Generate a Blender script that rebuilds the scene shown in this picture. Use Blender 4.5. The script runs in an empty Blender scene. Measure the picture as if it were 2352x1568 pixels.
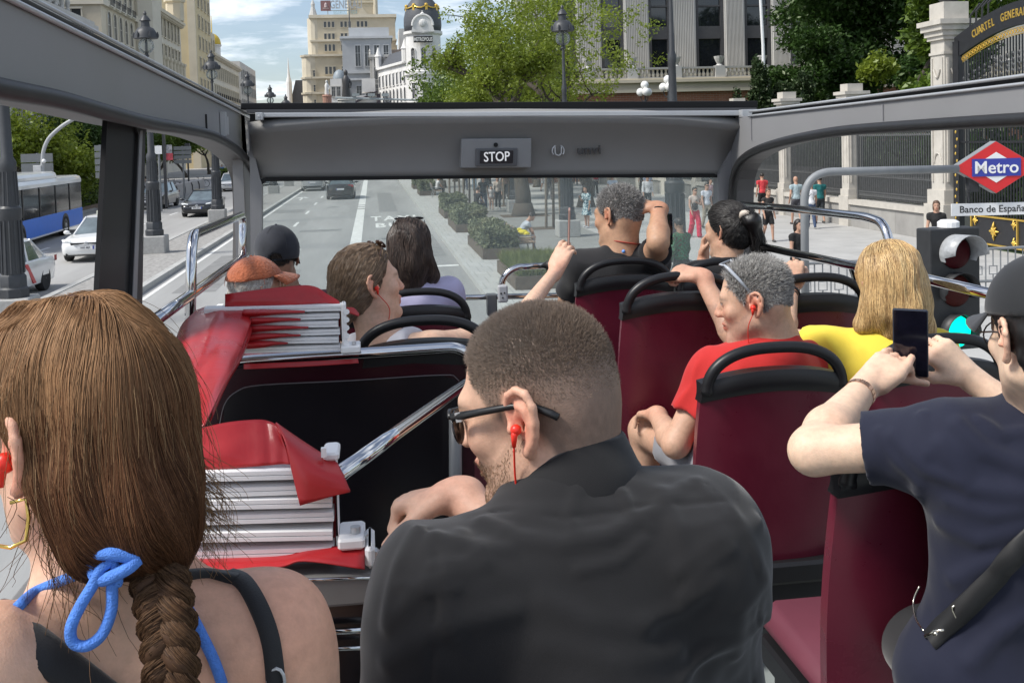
import bpy,math,random
import numpy as np
from mathutils import Vector,Matrix
random.seed(7);rng=np.random.default_rng(7)
C=bpy.context.scene.collection
scn=bpy.context.scene
# ------------------------------------------------------------------ camera
EYE=np.array([0.0,0.0,3.65])
YAW,PITCH,ROLL=0.13482,-0.047394,0.028
FPX,PU,PV=2355.0,1176.0,435.6
def cam_basis(ps,ph,r):
 f=np.array([math.sin(ps)*math.cos(ph),math.cos(ps)*math.cos(ph),math.sin(ph)])
 r0=np.array([math.cos(ps),-math.sin(ps),0.0]);u0=np.cross(r0,f)
 return r0*math.cos(r)-u0*math.sin(r),r0*math.sin(r)+u0*math.cos(r),f
CR,CU,CF=cam_basis(YAW,PITCH,ROLL)
cam_d=bpy.data.cameras.new('camera');cam=bpy.data.objects.new('camera',cam_d);C.objects.link(cam)
cam_d.sensor_width=36.0;cam_d.lens=36.0*FPX/2352.0
cam_d.shift_y=-(784.0-PV)/2352.0
cam_d.clip_start=0.05;cam_d.clip_end=5000
M4=Matrix(((CR[0],CU[0],-CF[0],EYE[0]),(CR[1],CU[1],-CF[1],EYE[1]),(CR[2],CU[2],-CF[2],EYE[2]),(0,0,0,1)))
cam.matrix_world=M4
scn.camera=cam
def ray(u,v):return CR*(u-PU)/FPX-CU*(v-PV)/FPX+CF
def P(u,v,Y):
 d=ray(u,v);return d*(Y/d[1])+EYE
def G(u,v,z=0.0):
 d=ray(u,v);return d*((z-EYE[2])/d[2])+EYE
 # ------------------------------------------------------------------ light
SUN=np.array([-0.85,-0.20,1.05]);SUN/=np.linalg.norm(SUN)
w=bpy.data.worlds.new("World");scn.world=w;w.use_nodes=True
nt=w.node_tree;nt.nodes.clear()
def wn(t,**k):
 n=nt.nodes.new(t)
 for a,b in k.items():setattr(n,a,b)
 return n
sky=wn('ShaderNodeTexSky',sky_type='NISHITA');sky.sun_disc=False
sky.sun_elevation=math.asin(SUN[2]);sky.sun_rotation=math.atan2(SUN[0],SUN[1])
sky.air_density=1.0;sky.dust_density=2.0;sky.ozone_density=1.6;sky.altitude=650
tc=wn('ShaderNodeTexCoord');sep=wn('ShaderNodeSeparateXYZ');nt.links.new(tc.outputs['Generated'],sep.inputs[0])
mx=wn('ShaderNodeMath',operation='MAXIMUM');mx.inputs[1].default_value=0.0;nt.links.new(sep.outputs['Z'],mx.inputs[0])
ad=wn('ShaderNodeMath',operation='ADD');ad.inputs[1].default_value=0.10;nt.links.new(mx.outputs[0],ad.inputs[0])
dvx=wn('ShaderNodeMath',operation='DIVIDE');nt.links.new(sep.outputs['X'],dvx.inputs[0]);nt.links.new(ad.outputs[0],dvx.inputs[1])
dvy=wn('ShaderNodeMath',operation='DIVIDE');nt.links.new(sep.outputs['Y'],dvy.inputs[0]);nt.links.new(ad.outputs[0],dvy.inputs[1])
cmb=wn('ShaderNodeCombineXYZ');nt.links.new(dvx.outputs[0],cmb.inputs[0]);nt.links.new(dvy.outputs[0],cmb.inputs[1])
n1=wn('ShaderNodeTexNoise');n1.inputs['Scale'].default_value=1.35;n1.inputs['Detail'].default_value=9;n1.inputs['Roughness'].default_value=0.58;n1.inputs['Distortion'].default_value=0.25
mpc=wn('ShaderNodeMapping');mpc.inputs['Location'].default_value=(3.1,1.7,0.0);nt.links.new(cmb.outputs[0],mpc.inputs[0]);nt.links.new(mpc.outputs[0],n1.inputs['Vector'])
cr=wn('ShaderNodeValToRGB');cr.color_ramp.elements[0].position=0.47;cr.color_ramp.elements[1].position=0.66
cr.color_ramp.elements[0].color=(0.10,0.10,0.10,1);cr.color_ramp.elements[1].color=(1,1,1,1)
nt.links.new(n1.outputs['Fac'],cr.inputs[0])
n2=wn('ShaderNodeTexNoise');n2.inputs['Scale'].default_value=3.2;n2.inputs['Detail'].default_value=6;nt.links.new(mpc.outputs[0],n2.inputs['Vector'])
cr2=wn('ShaderNodeValToRGB');cr2.color_ramp.elements[0].position=0.3;cr2.color_ramp.elements[1].position=0.75
cr2.color_ramp.elements[0].color=(7.6,8.2,9.2,1);cr2.color_ramp.elements[1].color=(12.0,12.2,12.4,1)
nt.links.new(n2.outputs['Fac'],cr2.inputs[0])
mixc=wn('ShaderNodeMixRGB');nt.links.new(cr.outputs[0],mixc.inputs[0]);nt.links.new(sky.outputs[0],mixc.inputs[1]);nt.links.new(cr2.outputs[0],mixc.inputs[2])
bg=wn('ShaderNodeBackground');bg.inputs['Strength'].default_value=0.085
nt.links.new(mixc.outputs[0],bg.inputs[0])
wo=wn('ShaderNodeOutputWorld');nt.links.new(bg.outputs[0],wo.inputs[0])
sl=bpy.data.lights.new('sun','SUN');sl.energy=2.7;sl.angle=math.radians(14);sl.color=(1.0,0.965,0.90)
so=bpy.data.objects.new('sun',sl);C.objects.link(so);so.rotation_euler=Vector(-SUN).to_track_quat('-Z','Y').to_euler();so.location=(0,0,60)
scn.view_settings.view_transform='Standard';scn.view_settings.look='None';scn.view_settings.exposure=0.70;scn.view_settings.gamma=1.0
scn.cycles.max_bounces=8;scn.cycles.transparent_max_bounces=12;scn.cycles.diffuse_bounces=3;scn.cycles.glossy_bounces=3
scn.cycles.caustics_reflective=False;scn.cycles.caustics_refractive=False
try:scn.cycles.use_denoising=True
except Exception:pass
# ------------------------------------------------------------------ materials
def lin(c):c=c/255.0;return c/12.92 if c<=0.04045 else((c+0.055)/1.055)**2.4
def RGB(r,g,b):return(lin(r),lin(g),lin(b))
MATS={}
def pm(name,col,rough=0.6,metal=0.0,var=0.12,scale=6.0,bump=0.0,bscale=60.0,attr=None,coat=0.0,spec=0.5,stretch=None,sss=0.0,trans=0.0,emit=None,estr=0.0,sheen=0.0,rvar=0.0,alpha=1.0):
 if name in MATS:return MATS[name]
 m=bpy.data.materials.new(name);m.use_nodes=True;t=m.node_tree;L=t.links
 b=t.nodes['Principled BSDF'];b.inputs['Roughness'].default_value=rough;b.inputs['Metallic'].default_value=metal
 b.inputs['Coat Weight'].default_value=coat;b.inputs['Specular IOR Level'].default_value=spec
 b.inputs['Sheen Weight'].default_value=sheen;b.inputs['Transmission Weight'].default_value=trans
 b.inputs['Alpha'].default_value=alpha
 if sss>0:
  b.inputs['Subsurface Weight'].default_value=sss;b.inputs['Subsurface Radius'].default_value=(0.012,0.005,0.003);b.inputs['Subsurface Scale'].default_value=1.0
 if emit:b.inputs['Emission Color'].default_value=(*emit,1);b.inputs['Emission Strength'].default_value=estr
 c0=t.nodes.new('ShaderNodeTexCoord');src=c0.outputs['Object']
 if stretch:
  mp=t.nodes.new('ShaderNodeMapping');mp.inputs['Scale'].default_value=stretch;L.new(src,mp.inputs[0]);src=mp.outputs[0]
 if attr:
  a=t.nodes.new('ShaderNodeVertexColor');a.layer_name=attr;base=a.outputs[0]
 else:
  a=t.nodes.new('ShaderNodeRGB');a.outputs[0].default_value=(*col,1);base=a.outputs[0]
 if var>0:
  n=t.nodes.new('ShaderNodeTexNoise');n.inputs['Scale'].default_value=scale;n.inputs['Detail'].default_value=7;n.inputs['Roughness'].default_value=0.62;L.new(src,n.inputs['Vector'])
  r=t.nodes.new('ShaderNodeMapRange');r.inputs['From Min'].default_value=0.28;r.inputs['From Max'].default_value=0.72;r.inputs['To Min'].default_value=1-var;r.inputs['To Max'].default_value=1+var
  L.new(n.outputs['Fac'],r.inputs['Value'])
  mu=t.nodes.new('ShaderNodeMixRGB');mu.blend_type='MULTIPLY';mu.inputs[0].default_value=1.0;L.new(base,mu.inputs[1]);L.new(r.outputs[0],mu.inputs[2]);base=mu.outputs[0]
  if rvar>0:
   r2=t.nodes.new('ShaderNodeMapRange');r2.inputs['From Min'].default_value=0.3;r2.inputs['From Max'].default_value=0.7;r2.inputs['To Min'].default_value=max(0.02,rough-rvar);r2.inputs['To Max'].default_value=min(1,rough+rvar)
   L.new(n.outputs['Fac'],r2.inputs['Value']);L.new(r2.outputs[0],b.inputs['Roughness'])
 L.new(base,b.inputs['Base Color'])
 if bump>0:
  n3=t.nodes.new('ShaderNodeTexNoise');n3.inputs['Scale'].default_value=bscale;n3.inputs['Detail'].default_value=4;L.new(src,n3.inputs['Vector'])
  bp=t.nodes.new('ShaderNodeBump');bp.inputs['Strength'].default_value=bump;bp.inputs['Distance'].default_value=0.02;L.new(n3.outputs['Fac'],bp.inputs['Height']);L.new(bp.outputs[0],b.inputs['Normal'])
 MATS[name]=m;return m
def brick_mat(name,c1,c2,mortar,bw,bh,rough=0.8,msize=0.02,var=0.15,axis='XZ'):
 if name in MATS:return MATS[name]
 m=pm(name,c1,rough,var=var,scale=1.2,bump=0.15,bscale=25);t=m.node_tree;L=t.links
 b=t.nodes['Principled BSDF'];tcn=[n for n in t.nodes if n.type=='TEX_COORD'][0]
 src=tcn.outputs['Object']
 if axis!='XY':
  sp=t.nodes.new('ShaderNodeSeparateXYZ');L.new(src,sp.inputs[0]);cb=t.nodes.new('ShaderNodeCombineXYZ')
  su=t.nodes.new('ShaderNodeMath');su.operation='ADD';L.new(sp.outputs[0],su.inputs[0]);L.new(sp.outputs[1],su.inputs[1])
  L.new(su.outputs[0],cb.inputs[0]);L.new(sp.outputs[2],cb.inputs[1]);src=cb.outputs[0]
 br=t.nodes.new('ShaderNodeTexBrick');L.new(src,br.inputs['Vector']);br.inputs['Scale'].default_value=1.0
 br.inputs['Brick Width'].default_value=bw;br.inputs['Row Height'].default_value=bh;br.inputs['Mortar Size'].default_value=msize
 br.inputs['Color1'].default_value=(*c1,1);br.inputs['Color2'].default_value=(*c2,1);br.inputs['Mortar'].default_value=(*mortar,1)
 mu=[n for n in t.nodes if n.type=='MIX_RGB'][0];L.new(br.outputs['Color'],mu.inputs[1])
 return m
def glass_mat(name,tint=(0.9,0.97,0.95),dust_haze=0.06,refl=0.5):
 if name in MATS:return MATS[name]
 m=bpy.data.materials.new(name);m.use_nodes=True;t=m.node_tree;L=t.links;t.nodes.clear()
 o=t.nodes.new('ShaderNodeOutputMaterial');tr=t.nodes.new('ShaderNodeBsdfTransparent');tr.inputs[0].default_value=(*tint,1)
 gl=t.nodes.new('ShaderNodeBsdfGlossy');gl.inputs['Roughness'].default_value=0.02;fr=t.nodes.new('ShaderNodeFresnel');fr.inputs[0].default_value=1.45
 mf=t.nodes.new('ShaderNodeMath');mf.operation='MULTIPLY';mf.inputs[1].default_value=refl;L.new(fr.outputs[0],mf.inputs[0])
 ms=t.nodes.new('ShaderNodeMixShader');L.new(mf.outputs[0],ms.inputs[0]);L.new(tr.outputs[0],ms.inputs[1]);L.new(gl.outputs[0],ms.inputs[2])
 df=t.nodes.new('ShaderNodeBsdfDiffuse');df.inputs[0].default_value=(0.62,0.68,0.66,1);tl=t.nodes.new('ShaderNodeBsdfTranslucent');tl.inputs[0].default_value=(0.75,0.82,0.8,1)
 dm=t.nodes.new('ShaderNodeMixShader');dm.inputs[0].default_value=0.5;L.new(df.outputs[0],dm.inputs[1]);L.new(tl.outputs[0],dm.inputs[2])
 m2=t.nodes.new('ShaderNodeMixShader');m2.inputs[0].default_value=dust_haze;L.new(ms.outputs[0],m2.inputs[1]);L.new(dm.outputs[0],m2.inputs[2]);L.new(m2.outputs[0],o.inputs[0])  # pale diffuse layer: dust on the glass plus an imitated milky haze
 MATS[name]=m;return m
 # ------------------------------------------------------------------ objects
def tag(o,label=None,cat=None,group=None,kind=None):
 if label:o['label']=label
 if cat:o['category']=cat
 if group:o['group']=group
 if kind:o['kind']=kind
 return o
def thing(name,label,cat,loc=(0,0,0),rz=0.0,group=None):
 o=bpy.data.objects.new(name,None);C.objects.link(o);o.location=tuple(float(x)for x in loc);o.rotation_euler=(0,0,rz);o.empty_display_size=0.1
 return tag(o,label,cat,group)
def origin_of(o):
 v=np.zeros(3)
 while o is not None:v=v+np.array(o.location);o=o.parent
 return v
def mesh_obj(name,verts,faces,mat=None,parent=None,smooth=False,org=None,cols=None,world=True):
 verts=np.asarray(verts,dtype=np.float64)
 off=origin_of(parent)if(parent is not None and world)else np.zeros(3)
 loc=np.zeros(3)
 if org is not None:loc=np.asarray(org,float)-off;off=np.asarray(org,float)
 me=bpy.data.meshes.new(name)
 vv=(verts-off).astype(np.float32)
 if isinstance(faces,np.ndarray):
  n,k=faces.shape
  me.vertices.add(len(vv));me.vertices.foreach_set('co',vv.ravel());me.loops.add(n*k);me.loops.foreach_set('vertex_index',faces.astype(np.int32).ravel())
  me.polygons.add(n);me.polygons.foreach_set('loop_start',(np.arange(n)*k).astype(np.int32));me.update(calc_edges=True);me.validate()
 else:
  me.from_pydata(vv.tolist(),[],faces)
 if smooth:
  me.polygons.foreach_set('use_smooth',np.ones(len(me.polygons),dtype=bool))
 if cols is not None:
  ca=me.color_attributes.new('Col','FLOAT_COLOR','POINT');c4=np.ones((len(vv),4),np.float32);c4[:,:3]=cols;ca.data.foreach_set('color',c4.ravel())
 if mat is not None:
  for q in(mat if isinstance(mat,(list,tuple))else[mat]):me.materials.append(q)
 o=bpy.data.objects.new(name,me);C.objects.link(o)
 if parent is not None:o.parent=parent
 o.location=tuple(loc)
 return o
def norm(v):v=np.asarray(v,float);return v/(np.linalg.norm(v)+1e-12)
def frame_of(d,ref=(0,0,1)):
 d=norm(d);r=np.asarray(ref,float)
 if abs(d@norm(r))>0.97:r=np.array([0,1,0.0])
 x=norm(np.cross(r,d));y=np.cross(d,x);return x,y,d
class MB:
 def __init__(s):s.v=[];s.f=[]
 def add(s,v,f):
  n=len(s.v);s.v.extend([tuple(map(float,q))for q in v]);s.f.extend([tuple(i+n for i in q)for q in f]);return s
 def box(s,a,b,R=None,o=(0,0,0),bev=0.0):
  a=np.minimum(a,b).astype(float);b2=np.maximum(np.asarray(a),np.asarray(b)).astype(float)
  x0,y0,z0=a;x1,y1,z1=b2
  if bev>0:
   e=bev;vs=[]
   prof=lambda z,i:[(x0+i,y0+i,z),(x1-i,y0+i,z),(x1-i,y1-i,z),(x0+i,y1-i,z)]
   def ring(z,i):return[(x0+e+i,y0+i,z),(x1-e-i,y0+i,z),(x1-i,y0+e+i,z),(x1-i,y1-e-i,z),(x1-e-i,y1-i,z),(x0+e+i,y1-i,z),(x0+i,y1-e-i,z),(x0+i,y0+e+i,z)]
   rs=[ring(z0,e*0.8),ring(z0+e,0),ring(z1-e,0),ring(z1,e*0.8)]
   for r in rs:vs+=r
   fs=[tuple(range(7,-1,-1)),tuple(range(24,32))]
   for k in range(3):
    for i in range(8):fs.append((k*8+i,k*8+(i+1)%8,(k+1)*8+(i+1)%8,(k+1)*8+i))
  else:
   vs=[(x0,y0,z0),(x1,y0,z0),(x1,y1,z0),(x0,y1,z0),(x0,y0,z1),(x1,y0,z1),(x1,y1,z1),(x0,y1,z1)]
   fs=[(0,3,2,1),(4,5,6,7),(0,1,5,4),(1,2,6,5),(2,3,7,6),(3,0,4,7)]
  if R is not None:vs=(np.array(vs)@np.asarray(R).T+np.asarray(o)).tolist()
  return s.add(vs,fs)
 def quad(s,a,b,c,d):return s.add([a,b,c,d],[(0,1,2,3)])
 def poly(s,pts):return s.add(pts,[tuple(range(len(pts)))])
 def prism(s,pts,off):
  pts=np.asarray(pts,float);n=len(pts);q=pts+np.asarray(off,float)
  return s.add(np.vstack([pts,q]),[tuple(range(n))[::-1],tuple(range(n,2*n))]+[(i,(i+1)%n,n+(i+1)%n,n+i)for i in range(n)])
 def tube(s,pts,r,seg=10,caps=True,closed=False,ref=(0,0,1),flat=1.0):
  pts=[np.asarray(p,float)for p in pts];n=len(pts);rr=r if hasattr(r,'__len__')else[r]*n
  vs=[];px=None
  for i,p in enumerate(pts):
   a=pts[i-1]if(i>0 or closed)else p;b=pts[(i+1)%n]if(i<n-1 or closed)else p
   d=norm(b-a)
   if px is None:x,y,d=frame_of(d,ref)
   else:
    x=px-d*(px@d);x=norm(x);y=np.cross(d,x)
   px=x
   for k in range(seg):
    t=2*math.pi*k/seg;vs.append(p+rr[i]*(x*math.cos(t)+y*math.sin(t)*flat))
  fs=[]
  for i in range(n if closed else n-1):
   j=(i+1)%n
   for k in range(seg):fs.append((i*seg+k,i*seg+(k+1)%seg,j*seg+(k+1)%seg,j*seg+k))
  if caps and not closed:fs+=[tuple(range(seg))[::-1],tuple(range((n-1)*seg,n*seg))]
  return s.add(vs,fs)
 def lathe(s,prof,c=(0,0,0),seg=16,R=None):
  vs=[];fs=[];n=len(prof)
  for r,z in prof:
   for k in range(seg):
    t=2*math.pi*k/seg;vs.append((r*math.cos(t),r*math.sin(t),z))
  vs=np.array(vs)
  if R is not None:vs=vs@np.asarray(R).T
  vs=vs+np.asarray(c,float)
  for i in range(n-1):
   for k in range(seg):fs.append((i*seg+k,i*seg+(k+1)%seg,(i+1)*seg+(k+1)%seg,(i+1)*seg+k))
  fs+=[tuple(range(seg))[::-1],tuple(range((n-1)*seg,n*seg))]
  return s.add(vs,fs)
 def grid(s,fn,nu,nv):
  vs=[fn(i/(nu),j/(nv))for j in range(nv+1)for i in range(nu+1)]
  return s.add(vs,[(j*(nu+1)+i,j*(nu+1)+i+1,(j+1)*(nu+1)+i+1,(j+1)*(nu+1)+i)for j in range(nv)for i in range(nu)])
 def sphere(s,c,r,seg=14,rings=9,R=None):
  r=np.ones(3)*r if not hasattr(r,'__len__')else np.asarray(r,float)
  vs=[];fs=[]
  for j in range(rings+1):
   th=math.pi*j/rings
   for k in range(seg):
    t=2*math.pi*k/seg;vs.append((r[0]*math.sin(th)*math.cos(t),r[1]*math.sin(th)*math.sin(t),r[2]*math.cos(th)))
  vs=np.array(vs)
  if R is not None:vs=vs@np.asarray(R).T
  for j in range(rings):
   for k in range(seg):fs.append((j*seg+k,(j+1)*seg+k,(j+1)*seg+(k+1)%seg,j*seg+(k+1)%seg))
  return s.add(vs+np.asarray(c,float),fs)
 def build(s,name,mat,parent=None,smooth=False,org=None,bevel=0.0,auto=None,world=True):
  o=mesh_obj(name,s.v,s.f,mat,parent,smooth,org,world=world)
  if bevel>0:
   m=o.modifiers.new('bevel','BEVEL');m.width=bevel;m.segments=2;m.limit_method='ANGLE';m.angle_limit=math.radians(40)
  if auto:
   me=o.data;me.polygons.foreach_set('use_smooth',np.ones(len(me.polygons),dtype=bool));me.set_sharp_from_angle(angle=math.radians(auto))
  return o
def arc(c,r,a0,a1,n,ex,ey):
 c=np.asarray(c,float);ex=np.asarray(ex,float);ey=np.asarray(ey,float)
 return[c+r*(ex*math.cos(a0+(a1-a0)*i/n)+ey*math.sin(a0+(a1-a0)*i/n))for i in range(n+1)]
def smooth_path(pts,n=8):
 pts=[np.asarray(p,float)for p in pts];out=[]
 q=[2*pts[0]-pts[1]]+pts+[2*pts[-1]-pts[-2]]
 for i in range(1,len(q)-2):
  p0,p1,p2,p3=q[i-1:i+3]
  for k in range(n):
   t=k/n;out.append(0.5*((2*p1)+(-p0+p2)*t+(2*p0-5*p1+4*p2-p3)*t*t+(-p0+3*p1-3*p2+p3)*t**3))
 out.append(pts[-1]);return out
def round_path(pts,r,n=6):
 pts=[np.asarray(p,float)for p in pts];out=[pts[0]]
 for i in range(1,len(pts)-1):
  a,b,c=pts[i-1],pts[i],pts[i+1];d1=norm(a-b);d2=norm(c-b)
  rr=min(r,np.linalg.norm(a-b)*0.49,np.linalg.norm(c-b)*0.49)
  for k in range(n+1):
   t=k/n;out.append((1-t)**2*(b+d1*rr)+2*t*(1-t)*b+t*t*(b+d2*rr))
 out.append(pts[-1]);return out
def copy_tree(o,parent=None):
 c=o.copy();C.objects.link(c);c.parent=parent
 for ch in list(o.children):copy_tree(ch,c)
 return c
def text_mesh(name,s,mat,size,origin,right,up,parent=None,depth=0.002,align='CENTER',bold=0.0,spacing=1.0,sx=1.0):
 cu=bpy.data.curves.new(name,'FONT');cu.body=s;cu.size=1.0;cu.align_x=align;cu.align_y='CENTER';cu.offset=bold;cu.space_character=spacing;cu.extrude=0.5
 cu.resolution_u=3
 t=bpy.data.objects.new(name,cu);C.objects.link(t);dg=bpy.context.evaluated_depsgraph_get();me=bpy.data.meshes.new_from_object(t.evaluated_get(dg));C.objects.unlink(t);bpy.data.objects.remove(t)
 v=np.zeros(len(me.vertices)*3,np.float32);me.vertices.foreach_get('co',v);v=v.reshape(-1,3).astype(float)
 right=norm(right);up=norm(up);nn=np.cross(right,up)
 vw=np.asarray(origin,float)+np.outer(v[:,0]*size*sx,right)+np.outer(v[:,1]*size,up)+np.outer(v[:,2]*2*depth,nn)
 fs=[tuple(p.vertices)for p in me.polygons];bpy.data.meshes.remove(me)
 return mesh_obj(name,vw,fs,mat,parent)
 # ------------------------------------------------------------------ distance-field modelling of people
def smin(a,b,k):
 h=np.maximum(k-np.abs(a-b),0.0)/k;return np.minimum(a,b)-h*h*k*0.25
class SDF:
 def __init__(s):s.ops=[];s.lo=np.full(3,1e9);s.hi=np.full(3,-1e9)
 def _bb(s,p,r):
  p=np.asarray(p,float);s.lo=np.minimum(s.lo,p-r);s.hi=np.maximum(s.hi,p+r)
 def cone(s,a,b,ra,rb=None,k=0.02,op='u',flat=None):
  rb=ra if rb is None else rb;a=np.asarray(a,float);b=np.asarray(b,float)
  if op=='u':s._bb(a,ra);s._bb(b,rb)
  s.ops.append((op,'c',(a,b,ra,rb,flat),k));return s
 def chain(s,pts,rs,k=0.02,op='u'):
  for i in range(len(pts)-1):s.cone(pts[i],pts[i+1],rs[i],rs[i+1],k,op)
  return s
 def ell(s,c,r,R=None,k=0.02,op='u'):
  r=np.asarray(r,float)*np.ones(3)
  if op=='u':s._bb(c,r.max())
  s.ops.append((op,'e',(np.asarray(c,float),r,R),k));return s
 def plane(s,p,n,k=0.004):
  s.ops.append(('i','p',(np.asarray(p,float),norm(n)),k));return s
 def bump(s,fn):s.ops.append(('b','f',fn,0));return s
 def __call__(s,p):
  p=p.astype(np.float32);d=None
  for op,t,a,k in s.ops:
   if t=='f':d=d+a(p);continue
   if t=='c':
    A,B,ra,rb,flat=a;ba=(B-A).astype(np.float32);pa=p-A.astype(np.float32);L2=float(ba@ba)+1e-12
    h=np.clip(pa@ba/L2,0,1);q=pa-h[:,None]*ba;e=np.sqrt((q*q).sum(1))-(ra+(rb-ra)*h)
    if flat is not None:
     hh=(pa@ba)/math.sqrt(L2);e=np.maximum(e,np.maximum(-hh-flat[0],hh-math.sqrt(L2)-flat[1]))
   elif t=='e':
    c,r,R=a;q=p-c.astype(np.float32)
    if R is not None:q=q@np.asarray(R,np.float32)
    q1=q/r.astype(np.float32);k0=np.sqrt((q1*q1).sum(1));q2=q1/r.astype(np.float32);k1=np.sqrt((q2*q2).sum(1))+1e-9;e=k0*(k0-1.0)/k1
   else:
    e=(p-a[0].astype(np.float32))@a[1].astype(np.float32)
   if d is None:d=e
   elif op=='u':d=smin(d,e,k)
   elif op=='s':d=-smin(-d,e,k)
   else:d=-smin(-d,-e,k)
  return d
 def mesh(s,vox,pad=0.02):
  lo=s.lo-pad;hi=s.hi+pad;B=8
  n=(np.ceil((hi-lo)/vox/B).astype(int)+1)
  cc=np.stack(np.meshgrid(*[np.arange(m)for m in n],indexing='ij'),-1).reshape(-1,3)
  cen=lo+(cc+0.5)*B*vox-0.5*vox;dc=s(cen);act=np.abs(dc)<B*vox*0.87*1.35+0.012
  D=np.repeat(np.repeat(np.repeat(dc.reshape(n),B,0),B,1),B,2).astype(np.float32)
  loc=np.stack(np.meshgrid(*[np.arange(B)]*3,indexing='ij'),-1).reshape(-1,3)
  ac=cc[act]
  for i0 in range(0,len(ac),400):
   a=ac[i0:i0+400];idx=(a[:,None,:]*B+loc[None]).reshape(-1,3);D[idx[:,0],idx[:,1],idx[:,2]]=s(lo+idx*vox)
  S=D<0;N=np.array(D.shape)
  c=np.zeros(N-1,np.int8)
  for dx in(0,1):
   for dy in(0,1):
    for dz in(0,1):c+=S[dx:N[0]-1+dx,dy:N[1]-1+dy,dz:N[2]-1+dz]
  ci=np.argwhere((c>0)&(c<8));acc=np.zeros((len(ci),3));cnt=np.zeros(len(ci))
  crn=[(0,0,0),(1,0,0),(0,1,0),(1,1,0),(0,0,1),(1,0,1),(0,1,1),(1,1,1)]
  vals=[D[ci[:,0]+q[0],ci[:,1]+q[1],ci[:,2]+q[2]]for q in crn]
  for i,j in[(0,1),(2,3),(4,5),(6,7),(0,2),(1,3),(4,6),(5,7),(0,4),(1,5),(2,6),(3,7)]:
   m=(vals[i]<0)!=(vals[j]<0);t=vals[i]/(vals[i]-vals[j]+1e-12);t=np.where(m,t,0)
   pt=np.array(crn[i])[None]+t[:,None]*(np.array(crn[j])-np.array(crn[i]))[None];acc+=np.where(m[:,None],pt,0);cnt+=m
  V=lo+(ci+acc/cnt[:,None])*vox
  ID=-np.ones(N-1,np.int64);ID[ci[:,0],ci[:,1],ci[:,2]]=np.arange(len(ci))
  faces=[]
  for ax in range(3):
   o1,o2=[(1,2),(2,0),(0,1)][ax]
   sl0=[slice(1,-1)]*3;sl0[ax]=slice(0,-1);sl1=[slice(1,-1)]*3;sl1[ax]=slice(1,None)
   a=S[tuple(sl0)];b=S[tuple(sl1)];e=np.argwhere(a!=b)
   if len(e)==0:continue
   ins=a[e[:,0],e[:,1],e[:,2]]
   base=e+1;base[:,ax]-=1
   def gid(d1,d2):
    q=base.copy();q[:,o1]-=d1;q[:,o2]-=d2;return ID[q[:,0],q[:,1],q[:,2]]
   qd=np.stack([gid(1,1),gid(0,1),gid(0,0),gid(1,0)],1)
   qd[~ins]=qd[~ins][:,::-1];faces.append(qd)
  Fc=np.vstack(faces);Fc=Fc[(Fc>=0).all(1)]
  return V,Fc
def rotm(yaw=0,pitch=0,roll=0):
 cy,sy=math.cos(yaw),math.sin(yaw);cp,sp=math.cos(pitch),math.sin(pitch);cr_,sr=math.cos(roll),math.sin(roll)
 Rz=np.array([[cy,-sy,0],[sy,cy,0],[0,0,1]]);Rx=np.array([[1,0,0],[0,cp,-sp],[0,sp,cp]]);Ry=np.array([[cr_,0,sr],[0,1,0],[-sr,0,cr_]])
 return Rz@Rx@Ry
 # ================================================================== ground, roads, pavements
def struct(name,mb,m,bev=0,org=None):
 o=mb.build(name,m,None,org=org);o['kind']='structure'
 return o
M_asph=pm('asphalt',(0.29,0.29,0.283),0.92,var=0.26,scale=0.55,bump=0.25,bscale=90,rvar=0.06,stretch=(1.0,0.10,1.0))
M_asph2=pm('worn asphalt',(0.33,0.325,0.315),0.92,var=0.2,scale=0.5,bump=0.25,bscale=90,stretch=(1.0,0.10,1.0))
M_pave=brick_mat('paving slabs',(0.41,0.405,0.39),(0.385,0.38,0.365),(0.31,0.305,0.295),1.6,0.8,msize=0.012,axis='XY',var=0.12)
M_pave2=brick_mat('grey paving',(0.25,0.25,0.235),(0.235,0.232,0.22),(0.19,0.19,0.18),1.2,0.6,msize=0.012,axis='XY',var=0.14)
M_kerb=brick_mat('granite kerb',(0.42,0.42,0.40),(0.40,0.40,0.385),(0.28,0.28,0.27),0.35,1.1,msize=0.012,axis='XY',var=0.12)
M_cob=pm('cobbles',(0.30,0.29,0.275),0.9,var=0.45,scale=7.0,bump=0.6,bscale=18)
M_soil=pm('soil',(0.10,0.075,0.055),0.95,var=0.3,scale=8)
M_grass=pm('garden lawn',(0.05,0.085,0.025),0.95,var=0.3,scale=3,bump=0.4,bscale=30)
M_line=pm('road paint',(0.66,0.66,0.64),0.8,var=0.22,scale=3.0)
M_granite=pm('granite',(0.37,0.365,0.35),0.85,var=0.14,scale=14,bump=0.1,bscale=60)
g=MB();g.quad((-1500,-400,-0.03),(1500,-400,-0.03),(1500,2500,-0.03),(-1500,2500,-0.03));struct('ground',g,pm('city ground',(0.24,0.235,0.225),0.95,var=0.15,scale=0.02))
g=MB();g.quad((-6.0,-60,0),(2.55,-60,0),(2.55,330,0),(-6.0,330,0));struct('road',g,M_asph)
g=MB();g.quad((-24,-60,0.0),(-8.15,-60,0.0),(-8.15,330,0.0),(-24,330,0.0));struct('opposite_road',g,M_asph2)
g=MB();g.box((-7.95,-60,-0.02),(-6.18,330,0.13));struct('median_strip',g,M_cob)
g=MB();g.box((-6.18,-60,-0.02),(-5.98,330,0.15));g.box((-8.15,-60,-0.02),(-7.95,330,0.15));struct('median_kerb',g,M_kerb)
g=MB();g.box((3.35,-60,-0.02),(17.7,330,0.13));struct('pavement',g,M_pave)
g=MB();g.box((2.5,-60,-0.02),(2.78,330,0.145));g.box((2.78,-60,-0.02),(3.35,330,0.137));struct('kerb',g,M_kerb)
g=MB()
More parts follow.
